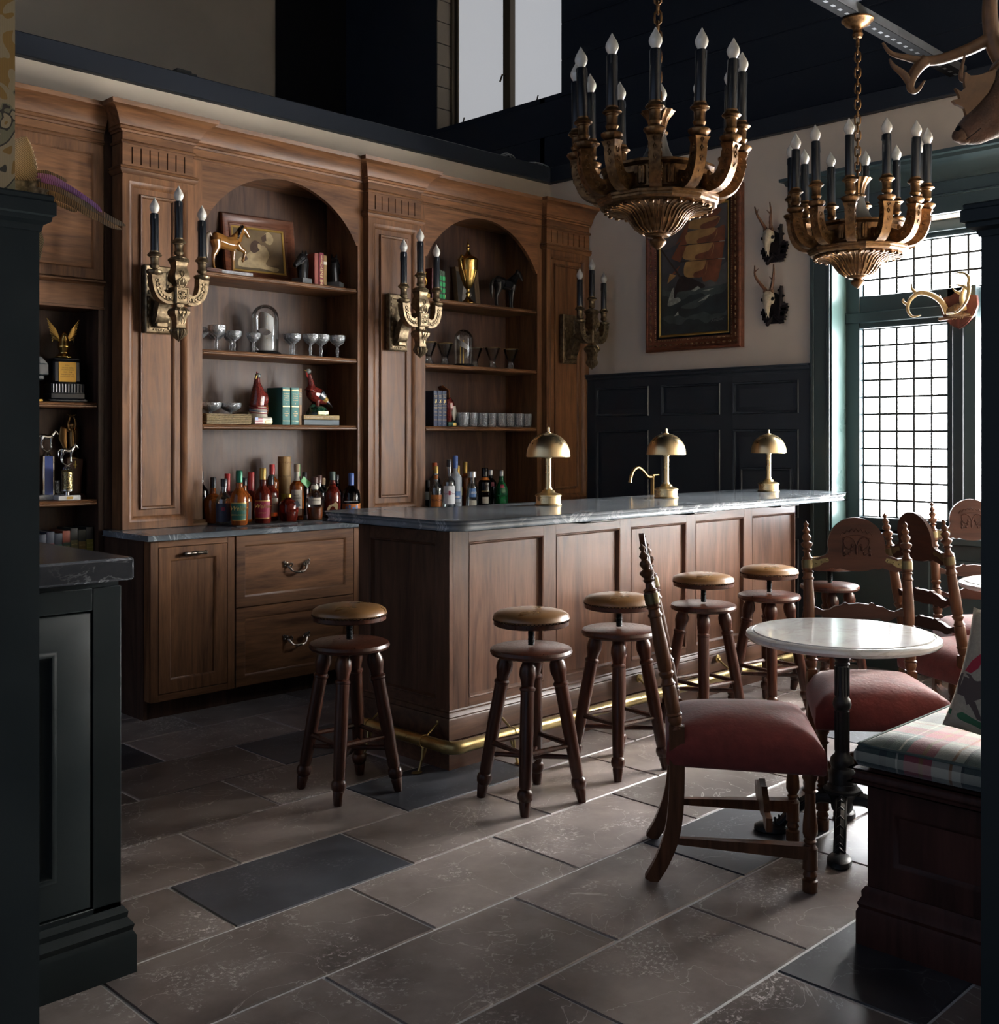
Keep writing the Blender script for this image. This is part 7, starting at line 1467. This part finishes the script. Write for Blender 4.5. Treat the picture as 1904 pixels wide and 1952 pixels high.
# ------------------------------------------------------------------ ship painting on the back wall
sp_ = thing('ship_painting', 'large gilt framed painting of a sailing ship on the cream wall', 'painting', (WX, 4.61, 2.082), -PI / 2)
PWd, PH = 0.82, 1.14
M_FRG = metal_aged('carved gilt wood frame', (0.23, 0.13, 0.055), (0.075, 0.036, 0.018), 0.45, 70, 0.3, 0.35)
MB().ring(-PWd / 2, 0, PWd / 2, PH, [(0, 0), (0, 0.045), (0.008, 0.052), (0.020, 0.052), (0.026, 0.046), (0.062, 0.040), (0.066, 0.036), (0.092, 0.030)]).obj('frame', M_FRAMEW, sp_)
b = MB()
def along(step, inset, fn):
    x0, x1, z0, z1 = -PWd / 2 + inset, PWd / 2 - inset, inset, PH - inset
    n = int((x1 - x0) / step)
    for i in range(n + 1):
        for z in (z0, z1): fn(x0 + (x1 - x0) * i / n, z, True)
    n = int((z1 - z0) / step)
    for i in range(1, n):
        for x in (x0, x1): fn(x, z0 + (z1 - z0) * i / n, False)
along(0.045, 0.045, lambda x, z, h: b.ell((x, -0.044, z), (0.016, 0.008, 0.008) if h else (0.008, 0.008, 0.016), 8))
tag(b.obj('leaf_carving', M_FRG, sp_), kind='stuff')
b = MB(); along(0.016, 0.080, lambda x, z, h: b.ell((x, -0.034, z), (0.006, 0.006, 0.006), 6)); tag(b.obj('rope_bead', M_FRG, sp_), kind='stuff')
MB().ring(-PWd / 2 + 0.09, 0.09, PWd / 2 - 0.09, PH - 0.09, [(0, 0.0), (0, 0.030), (0.018, 0.026)]).obj('black_slip', M_SOOT, sp_)
MB().ring(-PWd / 2 + 0.107, 0.107, PWd / 2 - 0.107, PH - 0.107, [(0, 0.0), (0, 0.027), (0.006, 0.029), (0.016, 0.022)]).obj('gilt_slip', C_GOLD, sp_)
SKY, SEA, SEA2 = paintm('storm sky', (0.045, 0.048, 0.052), 0.4, 6), paintm('deep sea', (0.016, 0.024, 0.026), 0.5, 9), paintm('sea green', (0.045, 0.062, 0.056), 0.4, 14)
FOAM, SAIL, SAILS, HULL, RIG = paintm('foam', (0.25, 0.27, 0.23), 0.4, 40), paintm('sunlit sail', (0.33, 0.19, 0.065), 0.3, 12), paintm('shaded sail', (0.16, 0.052, 0.022), 0.4, 12), paintm('ship hull', (0.018, 0.012, 0.010)), paintm('rigging', (0.03, 0.018, 0.012))
def wave(z, a, ph, lo): return [(0, lo)] + [(1, lo)] + [(1 - i / 16, z + a * math.sin(i * 0.9 + ph) + a * 0.5 * math.sin(i * 2.1 + ph)) for i in range(17)]
polys = [(paintm('cloud', (0.085, 0.078, 0.072), 0.4, 5), [(0, 1), (1, 1), (1, 0.75), (0.7, 0.66), (0.55, 0.8), (0, 0.7)]),
         (paintm('light sky', (0.08, 0.085, 0.08), 0.4, 8), [(0.5, 0.36), (1, 0.36), (1, 0.55), (0.75, 0.46)]),
         (SEA2, wave(0.36, 0.008, 0.3, 0.2)), (SEA, wave(0.30, 0.016, 1.2, 0.0)), (SEA2, [(0.3, 0.22), (0.55, 0.27), (0.72, 0.30), (0.66, 0.25), (0.5, 0.20)]), (FOAM, [(0.55, 0.245), (0.70, 0.295), (0.74, 0.30), (0.68, 0.265)]), (FOAM, [(0.62, 0.335), (0.80, 0.345), (0.72, 0.33)]),
         (SEA2, wave(0.15, 0.014, 2.2, 0.0)), (FOAM, [(0.20, 0.15), (0.26, 0.19), (0.27, 0.16)]), (SEA, wave(0.10, 0.02, 0.2, 0.0)),
         (HULL, [(0.22, 0.34), (0.18, 0.30), (0.30, 0.47), (0.60, 0.40), (0.66, 0.36), (0.5, 0.35)]), (HULL, [(0.14, 0.26), (0.22, 0.36), (0.27, 0.36), (0.18, 0.26)]),
         (FOAM, [(0.10, 0.25), (0.16, 0.36), (0.20, 0.38), (0.20, 0.30), (0.26, 0.30), (0.30, 0.27), (0.16, 0.24)]), (FOAM, [(0.46, 0.345), (0.56, 0.375), (0.60, 0.355), (0.50, 0.335)])]
for (x0, x1, z0, z1, sk, m_) in ((0.62, 0.86, 0.42, 0.80, 0.10, SAILS), (0.36, 0.66, 0.455, 0.575, 0.03, SAIL), (0.34, 0.74, 0.595, 0.70, 0.05, SAIL), (0.36, 0.78, 0.72, 0.81, 0.06, SAIL), (0.42, 0.82, 0.83, 0.90, 0.06, SAIL), (0.50, 0.84, 0.915, 0.965, 0.06, SAILS)):
    polys += [(m_, [(x0, z0 + 0.015), ((x0 + x1) / 2, z0 - 0.008), (x1, z0), (x1 + sk, z1), ((x0 + x1) / 2 + sk, z1 + 0.012), (x0 + sk * 0.6, z1)])]
    if m_ is SAIL: polys += [(SAILS, [((x0 + x1) / 2, z0 - 0.008), (x1, z0), (x1 + sk, z1), (x1 - 0.02, z0 + 0.05), ((x0 + x1) / 2, z0 + 0.03)])]
polys += [(SAILS, [(0.10, 0.46), (0.30, 0.56), (0.24, 0.50)]), (SAILS, [(0.16, 0.62), (0.36, 0.80), (0.40, 0.72), (0.30, 0.58)]), (SAILS, [(0.22, 0.72), (0.44, 0.92), (0.40, 0.80)]), (SAIL, [(0.10, 0.42), (0.14, 0.50), (0.24, 0.48)]),
          (RIG, [(0.0, 0.70), (0.02, 0.705), (0.34, 0.44), (0.32, 0.43)]), (RIG, [(0.30, 0.58), (0.95, 0.565), (0.95, 0.571), (0.30, 0.587)]), (RIG, [(0.30, 0.712), (0.95, 0.70), (0.95, 0.706), (0.30, 0.718)]), (FOAM, [(0.86, 0.566), (0.96, 0.562), (0.96, 0.569), (0.86, 0.572)]), (FOAM, [(0.88, 0.702), (0.96, 0.70), (0.96, 0.706), (0.88, 0.707)])]
canvas(sp_, (-PWd / 2 + 0.12, PWd / 2 - 0.12, 0.12, PH - 0.12), polys, SKY, y=-0.012)
text('signature', 'Ambler', 0.034, paintm('pale signature', (0.12, 0.13, 0.12)), sp_, tr(0.20, -0.0205, 0.205) @ FRONT @ rot('Z', 0.1), shear=0.4)

# ------------------------------------------------------------------ roebuck skulls on carved plaques
M_BONE = plain('weathered bone', (0.50, 0.43, 0.31), 0.6, noise=0.2, nscale=60); M_ANT = plain('brown antler', (0.11, 0.048, 0.022), 0.6, noise=0.5, nscale=50, bump=0.5, bscale=140); M_ANTT = plain('pale antler tip', (0.24, 0.16, 0.08), 0.5)
M_CARVE = plain('black carved oak', (0.010, 0.008, 0.009), 0.55, spec=0.15, noise=0.3, nscale=60)
def roe(label, loc, ants):
    t = thing('roebuck_skull', label, 'trophy', loc, -PI / 2, 'mounted roebuck skulls')
    b = MB().prism([(-0.04, -0.15), (0.04, -0.15), (0.06, -0.08), (0.05, 0.03), (0.0, 0.06), (-0.05, 0.03), (-0.06, -0.08)], -0.02, 0.0, plane='xz')
    b.tube([(0.045, -0.02, -0.12), (0.055, -0.025, -0.02), (0.05, -0.02, 0.07), (0.056, -0.02, 0.10)], [0.014, 0.015, 0.014, 0.010], 8)
    b.tube([(0.05, -0.02, 0.06), (0.03, -0.02, 0.075)], 0.008, 8); b.tube([(0.055, -0.02, 0.02), (0.075, -0.02, 0.035)], 0.009, 8); b.tube([(-0.055, -0.02, -0.05), (-0.062, -0.02, 0.025)], 0.010, 8)
    b.tube([(0.0, -0.025, -0.10), (0.05, -0.03, -0.145), (0.075, -0.02, -0.14)], 0.014, 8); b.tube([(0.0, -0.025, -0.10), (-0.045, -0.03, -0.15), (-0.05, -0.02, -0.155)], 0.014, 8)
    pq = b.obj('plaque', M_CARVE, t)
    for s, cx, cz in ((-1, -0.062, -0.075), (-1, -0.05, -0.11), (1, 0.068, -0.07), (1, 0.06, -0.11), (1, 0.075, -0.045)):
        pts = []
        for k in range(18):
            a = 2 * PI * k / 18; rr = 0.036 * (1 - 0.28 * (k % 2)); pts.append((cx + rr * math.cos(a) * 1.1, cz + rr * math.sin(a)))
        MB().prism(pts, -0.034, -0.016, plane='xz').tube([(cx - s * 0.03, -0.036, cz), (cx + s * 0.03, -0.036, cz)], 0.004, 5).obj('oak_leaf', M_CARVE, pq)
    x = -0.022
    b = MB().ell((x, -0.055, 0.032), (0.040, 0.040, 0.040), 14); b.tube([(x, -0.062, 0.015), (x, -0.072, -0.03), (x, -0.07, -0.075), (x, -0.066, -0.10)], [(0.037, 0.034), (0.024, 0.026), (0.015, 0.017), (0.010, 0.010)], 12)
    for s in (-1, 1): b.tube([(x + s * 0.03, -0.05, 0.03), (x + s * 0.043, -0.062, 0.005), (x + s * 0.03, -0.06, -0.02)], 0.009, 8); b.tube([(x + s * 0.007, -0.068, -0.09), (x + s * 0.010, -0.064, -0.118)], [0.006, 0.003], 6)
    sk = blob('skull', b, M_BONE, t, 0.004, 2)
    for s in (-1, 1): MB().ell((x + s * 0.038, -0.066, 0.010), (0.013, 0.012, 0.014), 10).obj('eye_socket', M_SOOT, sk)
    MB().ell((x, -0.078, -0.082), (0.006, 0.008, 0.018), 8).obj('nose_hollow', M_SOOT, sk)
    MB().tube([(x - 0.034, -0.055, 0.066), (x, -0.056, 0.062), (x + 0.034, -0.055, 0.066)], [(0.014, 0.012)] * 3, 10).obj('coronet', M_ANT, t)
    for main, tines in ants:
        pts = spline([(x + p[0], -0.055 - p[2], p[1]) for p in main], 4); n = len(pts)
        b = MB().tube(pts, [0.0125 * (1 - 0.72 * i / n) + 0.002 * ((i % 2) * (1 - i / n)) for i in range(n)], 8)
        for p, q in tines: b.tube([(x + p[0], -0.055 - p[2], p[1]), (x + q[0], -0.055 - q[2], q[1])], [0.006, 0.0015], 6)
        b.obj('antler', M_ANT, t)
    return t
roe('upper roebuck skull with upright antlers on black leaf plaque', (WX, 3.955, 2.79), [([(-0.02, 0.075, 0), (-0.045, 0.12, 0.01), (-0.075, 0.175, 0.02), (-0.10, 0.235, 0.01)], [((-0.078, 0.18, 0.02), (-0.066, 0.215, 0.02))]), ([(0.02, 0.075, 0), (0.022, 0.13, 0.01), (0.03, 0.19, 0.02), (0.016, 0.25, 0.01)], [((0.026, 0.17, 0.02), (0.004, 0.195, 0.03))])])
roe('lower roebuck skull with lyre-shaped antlers on black leaf plaque', (WX, 3.955, 2.375), [([(-0.02, 0.075, 0), (-0.06, 0.125, 0.01), (-0.092, 0.18, 0.02), (-0.10, 0.25, 0.01)], [((-0.095, 0.205, 0.02), (-0.062, 0.225, 0.02)), ((-0.09, 0.175, 0.02), (-0.102, 0.185, 0.02))]), ([(0.02, 0.075, 0), (0.04, 0.13, 0.01), (0.052, 0.19, 0.02), (0.045, 0.245, 0.01)], [((0.042, 0.14, 0.02), (0.024, 0.16, 0.03))])])

# ------------------------------------------------------------------ white-tail antlers on a shield, on the window post
am_ = thing('antler_mount', 'pale deer antlers on a wooden shield before the window post', 'trophy', (6.610, 2.712, 2.219), -PI / 2)
u_ = 0.0031
def q_(x, y, o=0.05): return ((x - 1835) * u_, -o, (592 - y) * u_)
sh = [(-0.105, 0.075), (-0.05, 0.085), (0.0, 0.112), (0.05, 0.085), (0.105, 0.075), (0.112, 0.02), (0.095, -0.035), (0.05, -0.09), (0.0, -0.118), (-0.05, -0.09), (-0.095, -0.035), (-0.112, 0.02)]
MB().prism(sh, -0.022, 0.0, plane='xz').prism([(x * 0.92, z * 0.92) for x, z in sh], -0.027, -0.02, plane='xz').obj('shield', wood('shield mahogany', (0.05, 0.014, 0.010), (0.12, 0.036, 0.022), 'z'), am_)
M_ANTP = plain('honey antler', (0.40, 0.26, 0.10), 0.38, noise=0.35, nscale=40, bump=0.3, bscale=120)
def antler(pts, r0, r1, parent, name='antler', mat=None, obj=True, b=None):
    P = spline(pts, 5); n = len(P); b = b or MB()
    return b.tube(P, [r0 + (r1 - r0) * (i / (n - 1)) ** 1.4 for i in range(n)], 10)
b = antler([q_(1813, 598, 0.03), q_(1807, 577, 0.06), q_(1790, 562, 0.09), q_(1772, 558, 0.12), q_(1760, 568, 0.15), q_(1756, 582, 0.17), q_(1759, 596, 0.18), q_(1768, 605, 0.18), q_(1782, 603, 0.17)], 0.018, 0.004, am_)
antler([q_(1768, 560, 0.125), q_(1758, 548, 0.13), q_(1757, 536, 0.12)], 0.011, 0.002, am_, b=b); antler([q_(1757, 582, 0.17), q_(1748, 574, 0.18), q_(1749, 569, 0.18)], 0.010, 0.004, am_, b=b); antler([q_(1806, 576, 0.06), q_(1803, 562, 0.06)], 0.009, 0.003, am_, b=b); b.obj('antler', M_ANTP, am_)
b = antler([q_(1846, 594, 0.03), q_(1847, 574, 0.06), q_(1854, 560, 0.09), q_(1864, 551, 0.12), q_(1871, 556, 0.15), q_(1873, 570, 0.17), q_(1868, 588, 0.18), q_(1852, 603, 0.18), q_(1831, 604, 0.17)], 0.018, 0.004, am_)
antler([q_(1848, 566, 0.07), q_(1838, 560, 0.09), q_(1831, 552, 0.09)], 0.010, 0.002, am_, b=b); antler([q_(1869, 552, 0.14), q_(1868, 538, 0.13), q_(1857, 528, 0.12), q_(1836, 526, 0.12)], 0.012, 0.002, am_, b=b); antler([q_(1872, 562, 0.16), q_(1858, 553, 0.17), q_(1838, 551, 0.17)], 0.010, 0.002, am_, b=b); b.obj('antler', M_ANTP, am_)
M_FUR = plain('tawny fur', (0.13, 0.072, 0.032), 0.9, noise=0.5, nscale=70, bump=0.8, bscale=120)
blob('fur_cap', MB().ell((-0.02, -0.035, -0.01), (0.055, 0.03, 0.03), 14).ell((0.0, -0.035, 0.012), (0.035, 0.025, 0.022), 12).ell((0.0, -0.03, -0.035), (0.075, 0.02, 0.014), 12), M_FUR, am_, 0.005, 2)
MB().tube([(-0.11, -0.028, -0.052), (0.09, -0.028, -0.045)], (0.011, 0.005), 10).ell((-0.11, -0.03, -0.052), (0.014, 0.008, 0.011), 8).obj('banner', wood('banner oak', (0.10, 0.05, 0.025), (0.2, 0.10, 0.05), 'x'), am_)
text('lettering', '1947', 0.042, matp('pale paint', (0.45, 0.36, 0.2), 0.5), am_, tr(0.0, -0.0345, -0.048) @ FRONT @ rot('Z', 0.04))

# ------------------------------------------------------------------ caribou head on the side wall
cb = thing('caribou_head', 'mounted caribou head with palmate antlers at the upper right', 'taxidermy', (3.95, 1.637, 2.513), -PI / 4)
v_ = 0.00188
def k_(x, y, o=0.0): return ((x - 1822) * v_, o, (270 - y) * v_)
M_HIDE = plain('brown caribou hide', (0.060, 0.029, 0.017), 0.9, noise=0.5, nscale=14, bump=0.7, bscale=150, sheen=0.3)
b = MB().tube([k_(1829, 257), k_(1837, 251), k_(1851, 243), k_(1880, 217), k_(1910, 182), k_(1932, 140), k_(1940, 105, -0.02)], [(0.024, 0.026), (0.036, 0.038), (0.046, 0.046), (0.062, 0.056), (0.078, 0.070), (0.084, 0.078), (0.055, 0.06)], 16)
b.tube([k_(1840, 267), k_(1862, 262), k_(1892, 242), k_(1920, 210)], [0.018, 0.028, 0.045, 0.06], 12)
b.tube([k_(1930, 140), (0.26, -0.08, 0.16), (0.36, -0.24, 0.06), (0.46, -0.36, 0.0), (0.535, -0.465, -0.02)], [0.10, 0.12, 0.14, 0.15, 0.15], 16)
hdm = blob('head', b, M_HIDE, cb, 0.009, 5)
MB().ell(k_(1893, 147, -0.055), (0.011, 0.014, 0.014), 12).obj('eye', C_BLACK, cb); MB().ell(k_(1824, 250, -0.012), (0.010, 0.014, 0.016), 10).obj('nostril', M_SOOT, cb)
MB().tube([k_(1836, 270, -0.03), k_(1846, 262, -0.046), k_(1858, 252, -0.052)], 0.0015, 6).obj('mouth_line', M_SOOT, cb)
blob('muzzle', MB().ell(k_(1829, 258), (0.026, 0.034, 0.026), 12).ell(k_(1840, 269), (0.022, 0.026, 0.013), 10), plain('pale muzzle fur', (0.085, 0.045, 0.026), 0.9, noise=0.3, nscale=60, bump=0.5, bscale=200), cb, 0.006, 3)
MB().tube([k_(1910, 85, -0.05), k_(1902, 66, -0.07), k_(1906, 50, -0.08)], [(0.02, 0.01), (0.026, 0.012), (0.006, 0.004)], 10).obj('ear', M_HIDE, cb)
M_RACK = plain('brown caribou antler', (0.115, 0.058, 0.025), 0.42, noise=0.4, nscale=22, bump=0.3, bscale=90)
b = antler([k_(1908, 112), k_(1895, 85), k_(1889, 50), k_(1887, 10), k_(1893, -40), k_(1912, -100)], 0.030, 0.022, cb)
antler([k_(1892, 70), k_(1880, 77, 0.01), k_(1848, 92, 0.02), k_(1801, 106, 0.04), k_(1768, 106, 0.05), k_(1740, 101, 0.05), k_(1708, 92, 0.05), k_(1692, 72, 0.05)], 0.026, 0.004, cb, b=b)
antler([k_(1775, 106, 0.05), k_(1762, 118, 0.05), k_(1748, 140, 0.05), k_(1746, 160, 0.05), k_(1757, 166, 0.045), k_(1771, 147, 0.04)], 0.024, 0.003, cb, b=b)
antler([k_(1746, 150, 0.05), k_(1732, 132, 0.05), k_(1714, 116, 0.055), k_(1706, 102, 0.055)], 0.016, 0.003, cb, b=b)
b.obj('antler', M_RACK, cb)
b = antler([k_(1900, 130, -0.04), k_(1880, 148, -0.03), k_(1855, 155, -0.02), k_(1832, 155, -0.02), k_(1828, 145, -0.02), k_(1831, 125, -0.02), k_(1836, 104, -0.02)], 0.016, 0.003, cb)
shv = [(1882, 145), (1852, 156), (1834, 157), (1824, 150), (1822, 166), (1824, 180), (1816, 187), (1805, 180), (1812, 192), (1814, 200), (1800, 203), (1806, 210), (1816, 214), (1822, 218), (1826, 231), (1845, 214), (1866, 190), (1879, 165)]
b.prism([((x - 1822) * v_, (270 - y) * v_) for x, y in shv], -0.075, -0.058, plane='xz'); b.obj('brow_shovel', M_RACK, cb, ang=0.6)
MB().prism([(-0.20, -0.30), (0.20, -0.30), (0.22, 0.1), (0.0, 0.30), (-0.22, 0.1)], -0.03, 0.0, tr(0.545, -0.492, -0.02) @ rot('Z', PI + PI / 4), plane='xz').obj('backboard', M_FRAMEW, cb)

# ------------------------------------------------------------------ stuffed pheasant on the left pier cap
ph_ = thing('stuffed_pheasant', 'stuffed pheasant with long barred tail on the left pier cap', 'taxidermy', (1.0007, 2.436, 1.9585), -PI / 4)
w_ = 0.001157
def p_(x, y, o=0.0): return ((x - 75) * w_, o, (394 - y) * w_)
def barred(name, c0, c1, sc, ax='X'):
    m, t, b = nt(name); tc = nd(t, 'TexCoord')
    w = nd(t, 'TexWave', wave_type='BANDS', bands_direction=ax, i_Scale=sc, i_Distortion=1.5, i_Detail=2.0); t.links.new(tc.outputs['Object'], w.inputs['Vector'])
    r = nd(t, 'ValToRGB'); e = r.color_ramp.elements; e[0].position = 0.12; e[1].position = 0.3; e[0].color = c4(c1); e[1].color = c4(c0)
    t.links.new(w.outputs['Fac'], r.inputs['Fac']); t.links.new(r.outputs[0], b.inputs['Base Color']); b.inputs['Roughness'].default_value = 0.6; return m
M_TAIL = barred('barred tail feather', (0.46, 0.29, 0.14), (0.03, 0.02, 0.016), 80); M_PURP = barred('plum sheen feather', (0.62, 0.27, 0.56), (0.16, 0.07, 0.09), 80); M_FAN = barred('tan scalloped feather', (0.74, 0.58, 0.36), (0.26, 0.17, 0.09), 110, 'DIAGONAL')
b = MB().ell(p_(50, 362), (0.048, 0.05, 0.036), 14); b.ell(p_(75, 352), (0.035, 0.035, 0.024), 12); b.tube([p_(40, 350), p_(20, 330), p_(10, 310)], [0.04, 0.03, 0.024], 12)
bd = blob('body', b, plain('mottled pheasant down', (0.46, 0.40, 0.30), 0.9, noise=0.7, nscale=70, bump=0.9, bscale=180), ph_, 0.004, 2)
MB().ell(p_(55, 338, -0.035), (0.008, 0.006, 0.006), 8).obj('rose_patch', plain('rose feather', (0.40, 0.06, 0.11), 0.7), bd)
for i in range(10):
    f = i / 9; y0 = 262 + 72 * f; x1 = 60 + 26 * math.sin(f * 1.5)
    MB().tube([p_(26, y0 + 14 + 6 * f, -0.006 - 0.004 * i), p_(44, y0 + 8, -0.008 - 0.004 * i), p_(x1 - 8, y0 + 6 + 4 * f, -0.008 - 0.004 * i), p_(x1, y0 + 12 + 4 * f, -0.006 - 0.004 * i)], [(0.008, 0.004), (0.010, 0.004), (0.009, 0.004), (0.002, 0.002)], 8).obj('fan_feather', M_FAN, bd)
TF = [((84, 352), (150, 378), (218, 420), (246, 432), 0.0062, M_TAIL, -0.02), ((84, 360), (150, 390), (205, 424), (234, 437), 0.0062, M_TAIL, -0.008), ((84, 366), (130, 384), (170, 408), (186, 417), 0.0055, M_TAIL, 0.004), ((90, 346), (140, 362), (185, 392), (204, 408), 0.0058, M_PURP, -0.030), ((80, 340), (110, 344), (145, 364), (168, 378), 0.0055, M_PURP, -0.036), ((80, 334), (100, 334), (125, 344), (140, 352), 0.0045, M_TAIL, -0.034), ((95, 378), (115, 388), (135, 396), (145, 398), 0.0050, M_TAIL, 0.012), ((84, 348), (120, 354), (160, 376), (180, 390), 0.0055, M_PURP, -0.026), ((84, 356), (125, 368), (170, 392), (200, 412), 0.0058, M_TAIL, -0.032)]
for a, b_, c, d, r, m_, o in TF: MB().tube(spline([p_(*a, o), p_(*b_, o), p_(*c, o), p_(*d, o)], 4), [(r, 0.0015)] * 10 + [(r * 0.8, 0.0012), (r * 0.5, 0.001), (0.0008, 0.0006)], 8, up=(0, 0, 1)).obj('tail_feather', m_, bd)
MB().tube([p_(92, 378), p_(90, 390), p_(88, 394)], [0.004, 0.003, 0.003], 6).tube([p_(70, 394), p_(100, 392)], 0.005, 6).obj('feet', plain('horn grey', (0.15, 0.12, 0.09), 0.6), bd)
hf_ = thing('feather_bunch', 'small bunch of pale barred feathers hanging behind the left pier', 'feathers', (1.03, 2.52, 1.87), -PI / 4)
for i in range(4): MB().tube([(-0.02 + 0.004 * i, 0, 0.09), (-0.012 + 0.005 * i, 0.003 * i, 0.03), (-0.016 + 0.006 * i, 0.003 * i, -0.035 + 0.008 * i)], [(0.006, 0.002), (0.010, 0.002), (0.002, 0.001)], 8).obj('feather', M_FAN, hf_)

# ------------------------------------------------------------------ pillow on the bench
pw = thing('throw_pillow', 'linen pillow printed with a red-coated rider, leaning at the right edge', 'pillow', (3.035, 1.082, 0.790), -PI / 2)
pw.rotation_euler = (-0.10, 0.0, -PI / 2 + 0.12)
R_ = 0.168; TILT = rot('Y', 0.22)
def pil(u, v, s):
    x, z = (u * 2 - 1), (v * 2 - 1); e = max(0.0, (1 - x ** 4) * (1 - z ** 4)) ** 0.5
    pin = 1 - 0.07 * (1 - z * z) if abs(x) > 0 else 1; pin2 = 1 - 0.07 * (1 - x * x)
    p = TILT @ Vector((x * R_ * pin, s * 0.062 * e, z * R_ * pin2)); return (p.x, p.y, p.z)
b = MB().grid(lambda u, v: pil(u, v, -1), 18, 18).grid(lambda u, v: pil(1 - u, v, 1), 18, 18); b.obj('cover', plain('natural linen', (0.42, 0.37, 0.29), 0.9, noise=0.12, nscale=120, bump=0.3, bscale=300), pw, ang=1.4)
def patch(m_, poly):
    c = [sum(p[0] for p in poly) / len(poly), sum(p[1] for p in poly) / len(poly)]; b = MB(); n = len(poly); vs = []
    for f in (1.0, 0.66, 0.33):
        for p in poly:
            u, v = c[0] + (p[0] - c[0]) * f, c[1] + (p[1] - c[1]) * f; q = Vector(pil(u, v, -1)); vs.append((q.x, q.y - 0.0012, q.z))
    q = pil(c[0], c[1], -1); vs.append((q[0], q[1] - 0.0012, q[2]))
    b.add(vs, [(k * n + i, k * n + (i + 1) % n, (k + 1) * n + (i + 1) % n, (k + 1) * n + i) for k in range(2) for i in range(n)] + [(2 * n + i, 2 * n + (i + 1) % n, 3 * n) for i in range(n)])
    b.obj('print', m_, pw, ang=1.5)
PG, PRd, PBr, PK = plain('printed green', (0.045, 0.15, 0.075), 0.9), plain('printed red', (0.40, 0.03, 0.055), 0.9), plain('printed brown', (0.10, 0.075, 0.07), 0.9), plain('printed black', (0.02, 0.02, 0.025), 0.9)
patch(PRd, [(0.06, 0.50), (0.12, 0.50), (0.17, 0.56), (0.20, 0.66), (0.16, 0.68), (0.10, 0.60)]); patch(PK, [(0.19, 0.66), (0.24, 0.65), (0.25, 0.70), (0.21, 0.73)]); patch(PBr, [(0.03, 0.47), (0.10, 0.49), (0.25, 0.47), (0.36, 0.52), (0.40, 0.44), (0.32, 0.38), (0.22, 0.30), (0.16, 0.24), (0.12, 0.30), (0.05, 0.30), (0.02, 0.40)]); patch(PBr, [(0.16, 0.27), (0.22, 0.29), (0.30, 0.17), (0.34, 0.14), (0.27, 0.15)])
patch(PG, [(0.02, 0.16), (0.15, 0.17), (0.40, 0.12), (0.70, 0.14), (0.70, 0.06), (0.40, 0.05), (0.15, 0.10), (0.02, 0.12)]); patch(PG, [(0.14, 0.82), (0.24, 0.74), (0.40, 0.68), (0.44, 0.73), (0.28, 0.80), (0.16, 0.90)]); patch(PG, [(0.30, 0.92), (0.38, 0.86), (0.48, 0.90), (0.46, 0.97), (0.34, 0.97)])

# ------------------------------------------------------------------ bits on the ledge
jb = thing('junction_box', 'small black metal box lying on the ledge over the bookcase', 'box', (3.37, 6.09, 3.6255)); MB().box(-0.07, -0.05, 0, 0.07, 0.05, 0.035, 0.003).box(-0.06, -0.04, 0.035, 0.04, 0.04, 0.05, 0.003).box(0.07, -0.03, 0.004, 0.10, 0.03, 0.02).obj('case', M_IRON, jb)
cbl = thing('cable_bundle', 'loose grey cables on the dark ledge by the room corner', 'cable', (6.15, 6.05, 3.6255))
for i, (y, h) in enumerate(((0.0, 0.03), (0.04, 0.05), (0.09, 0.02))): MB().tube(spline([(-0.30, y - 0.02, 0.006), (-0.12, y, 0.006), (0.0, y - 0.03, 0.006 + h), (0.14, y + 0.02, 0.008), (0.30, y - 0.04, 0.006 + h * 0.6), (0.40, y - 0.06, 0.006)], 5), 0.006, 6).obj('cable', matp('grey cable', (0.25, 0.27, 0.30), 0.35), cbl)
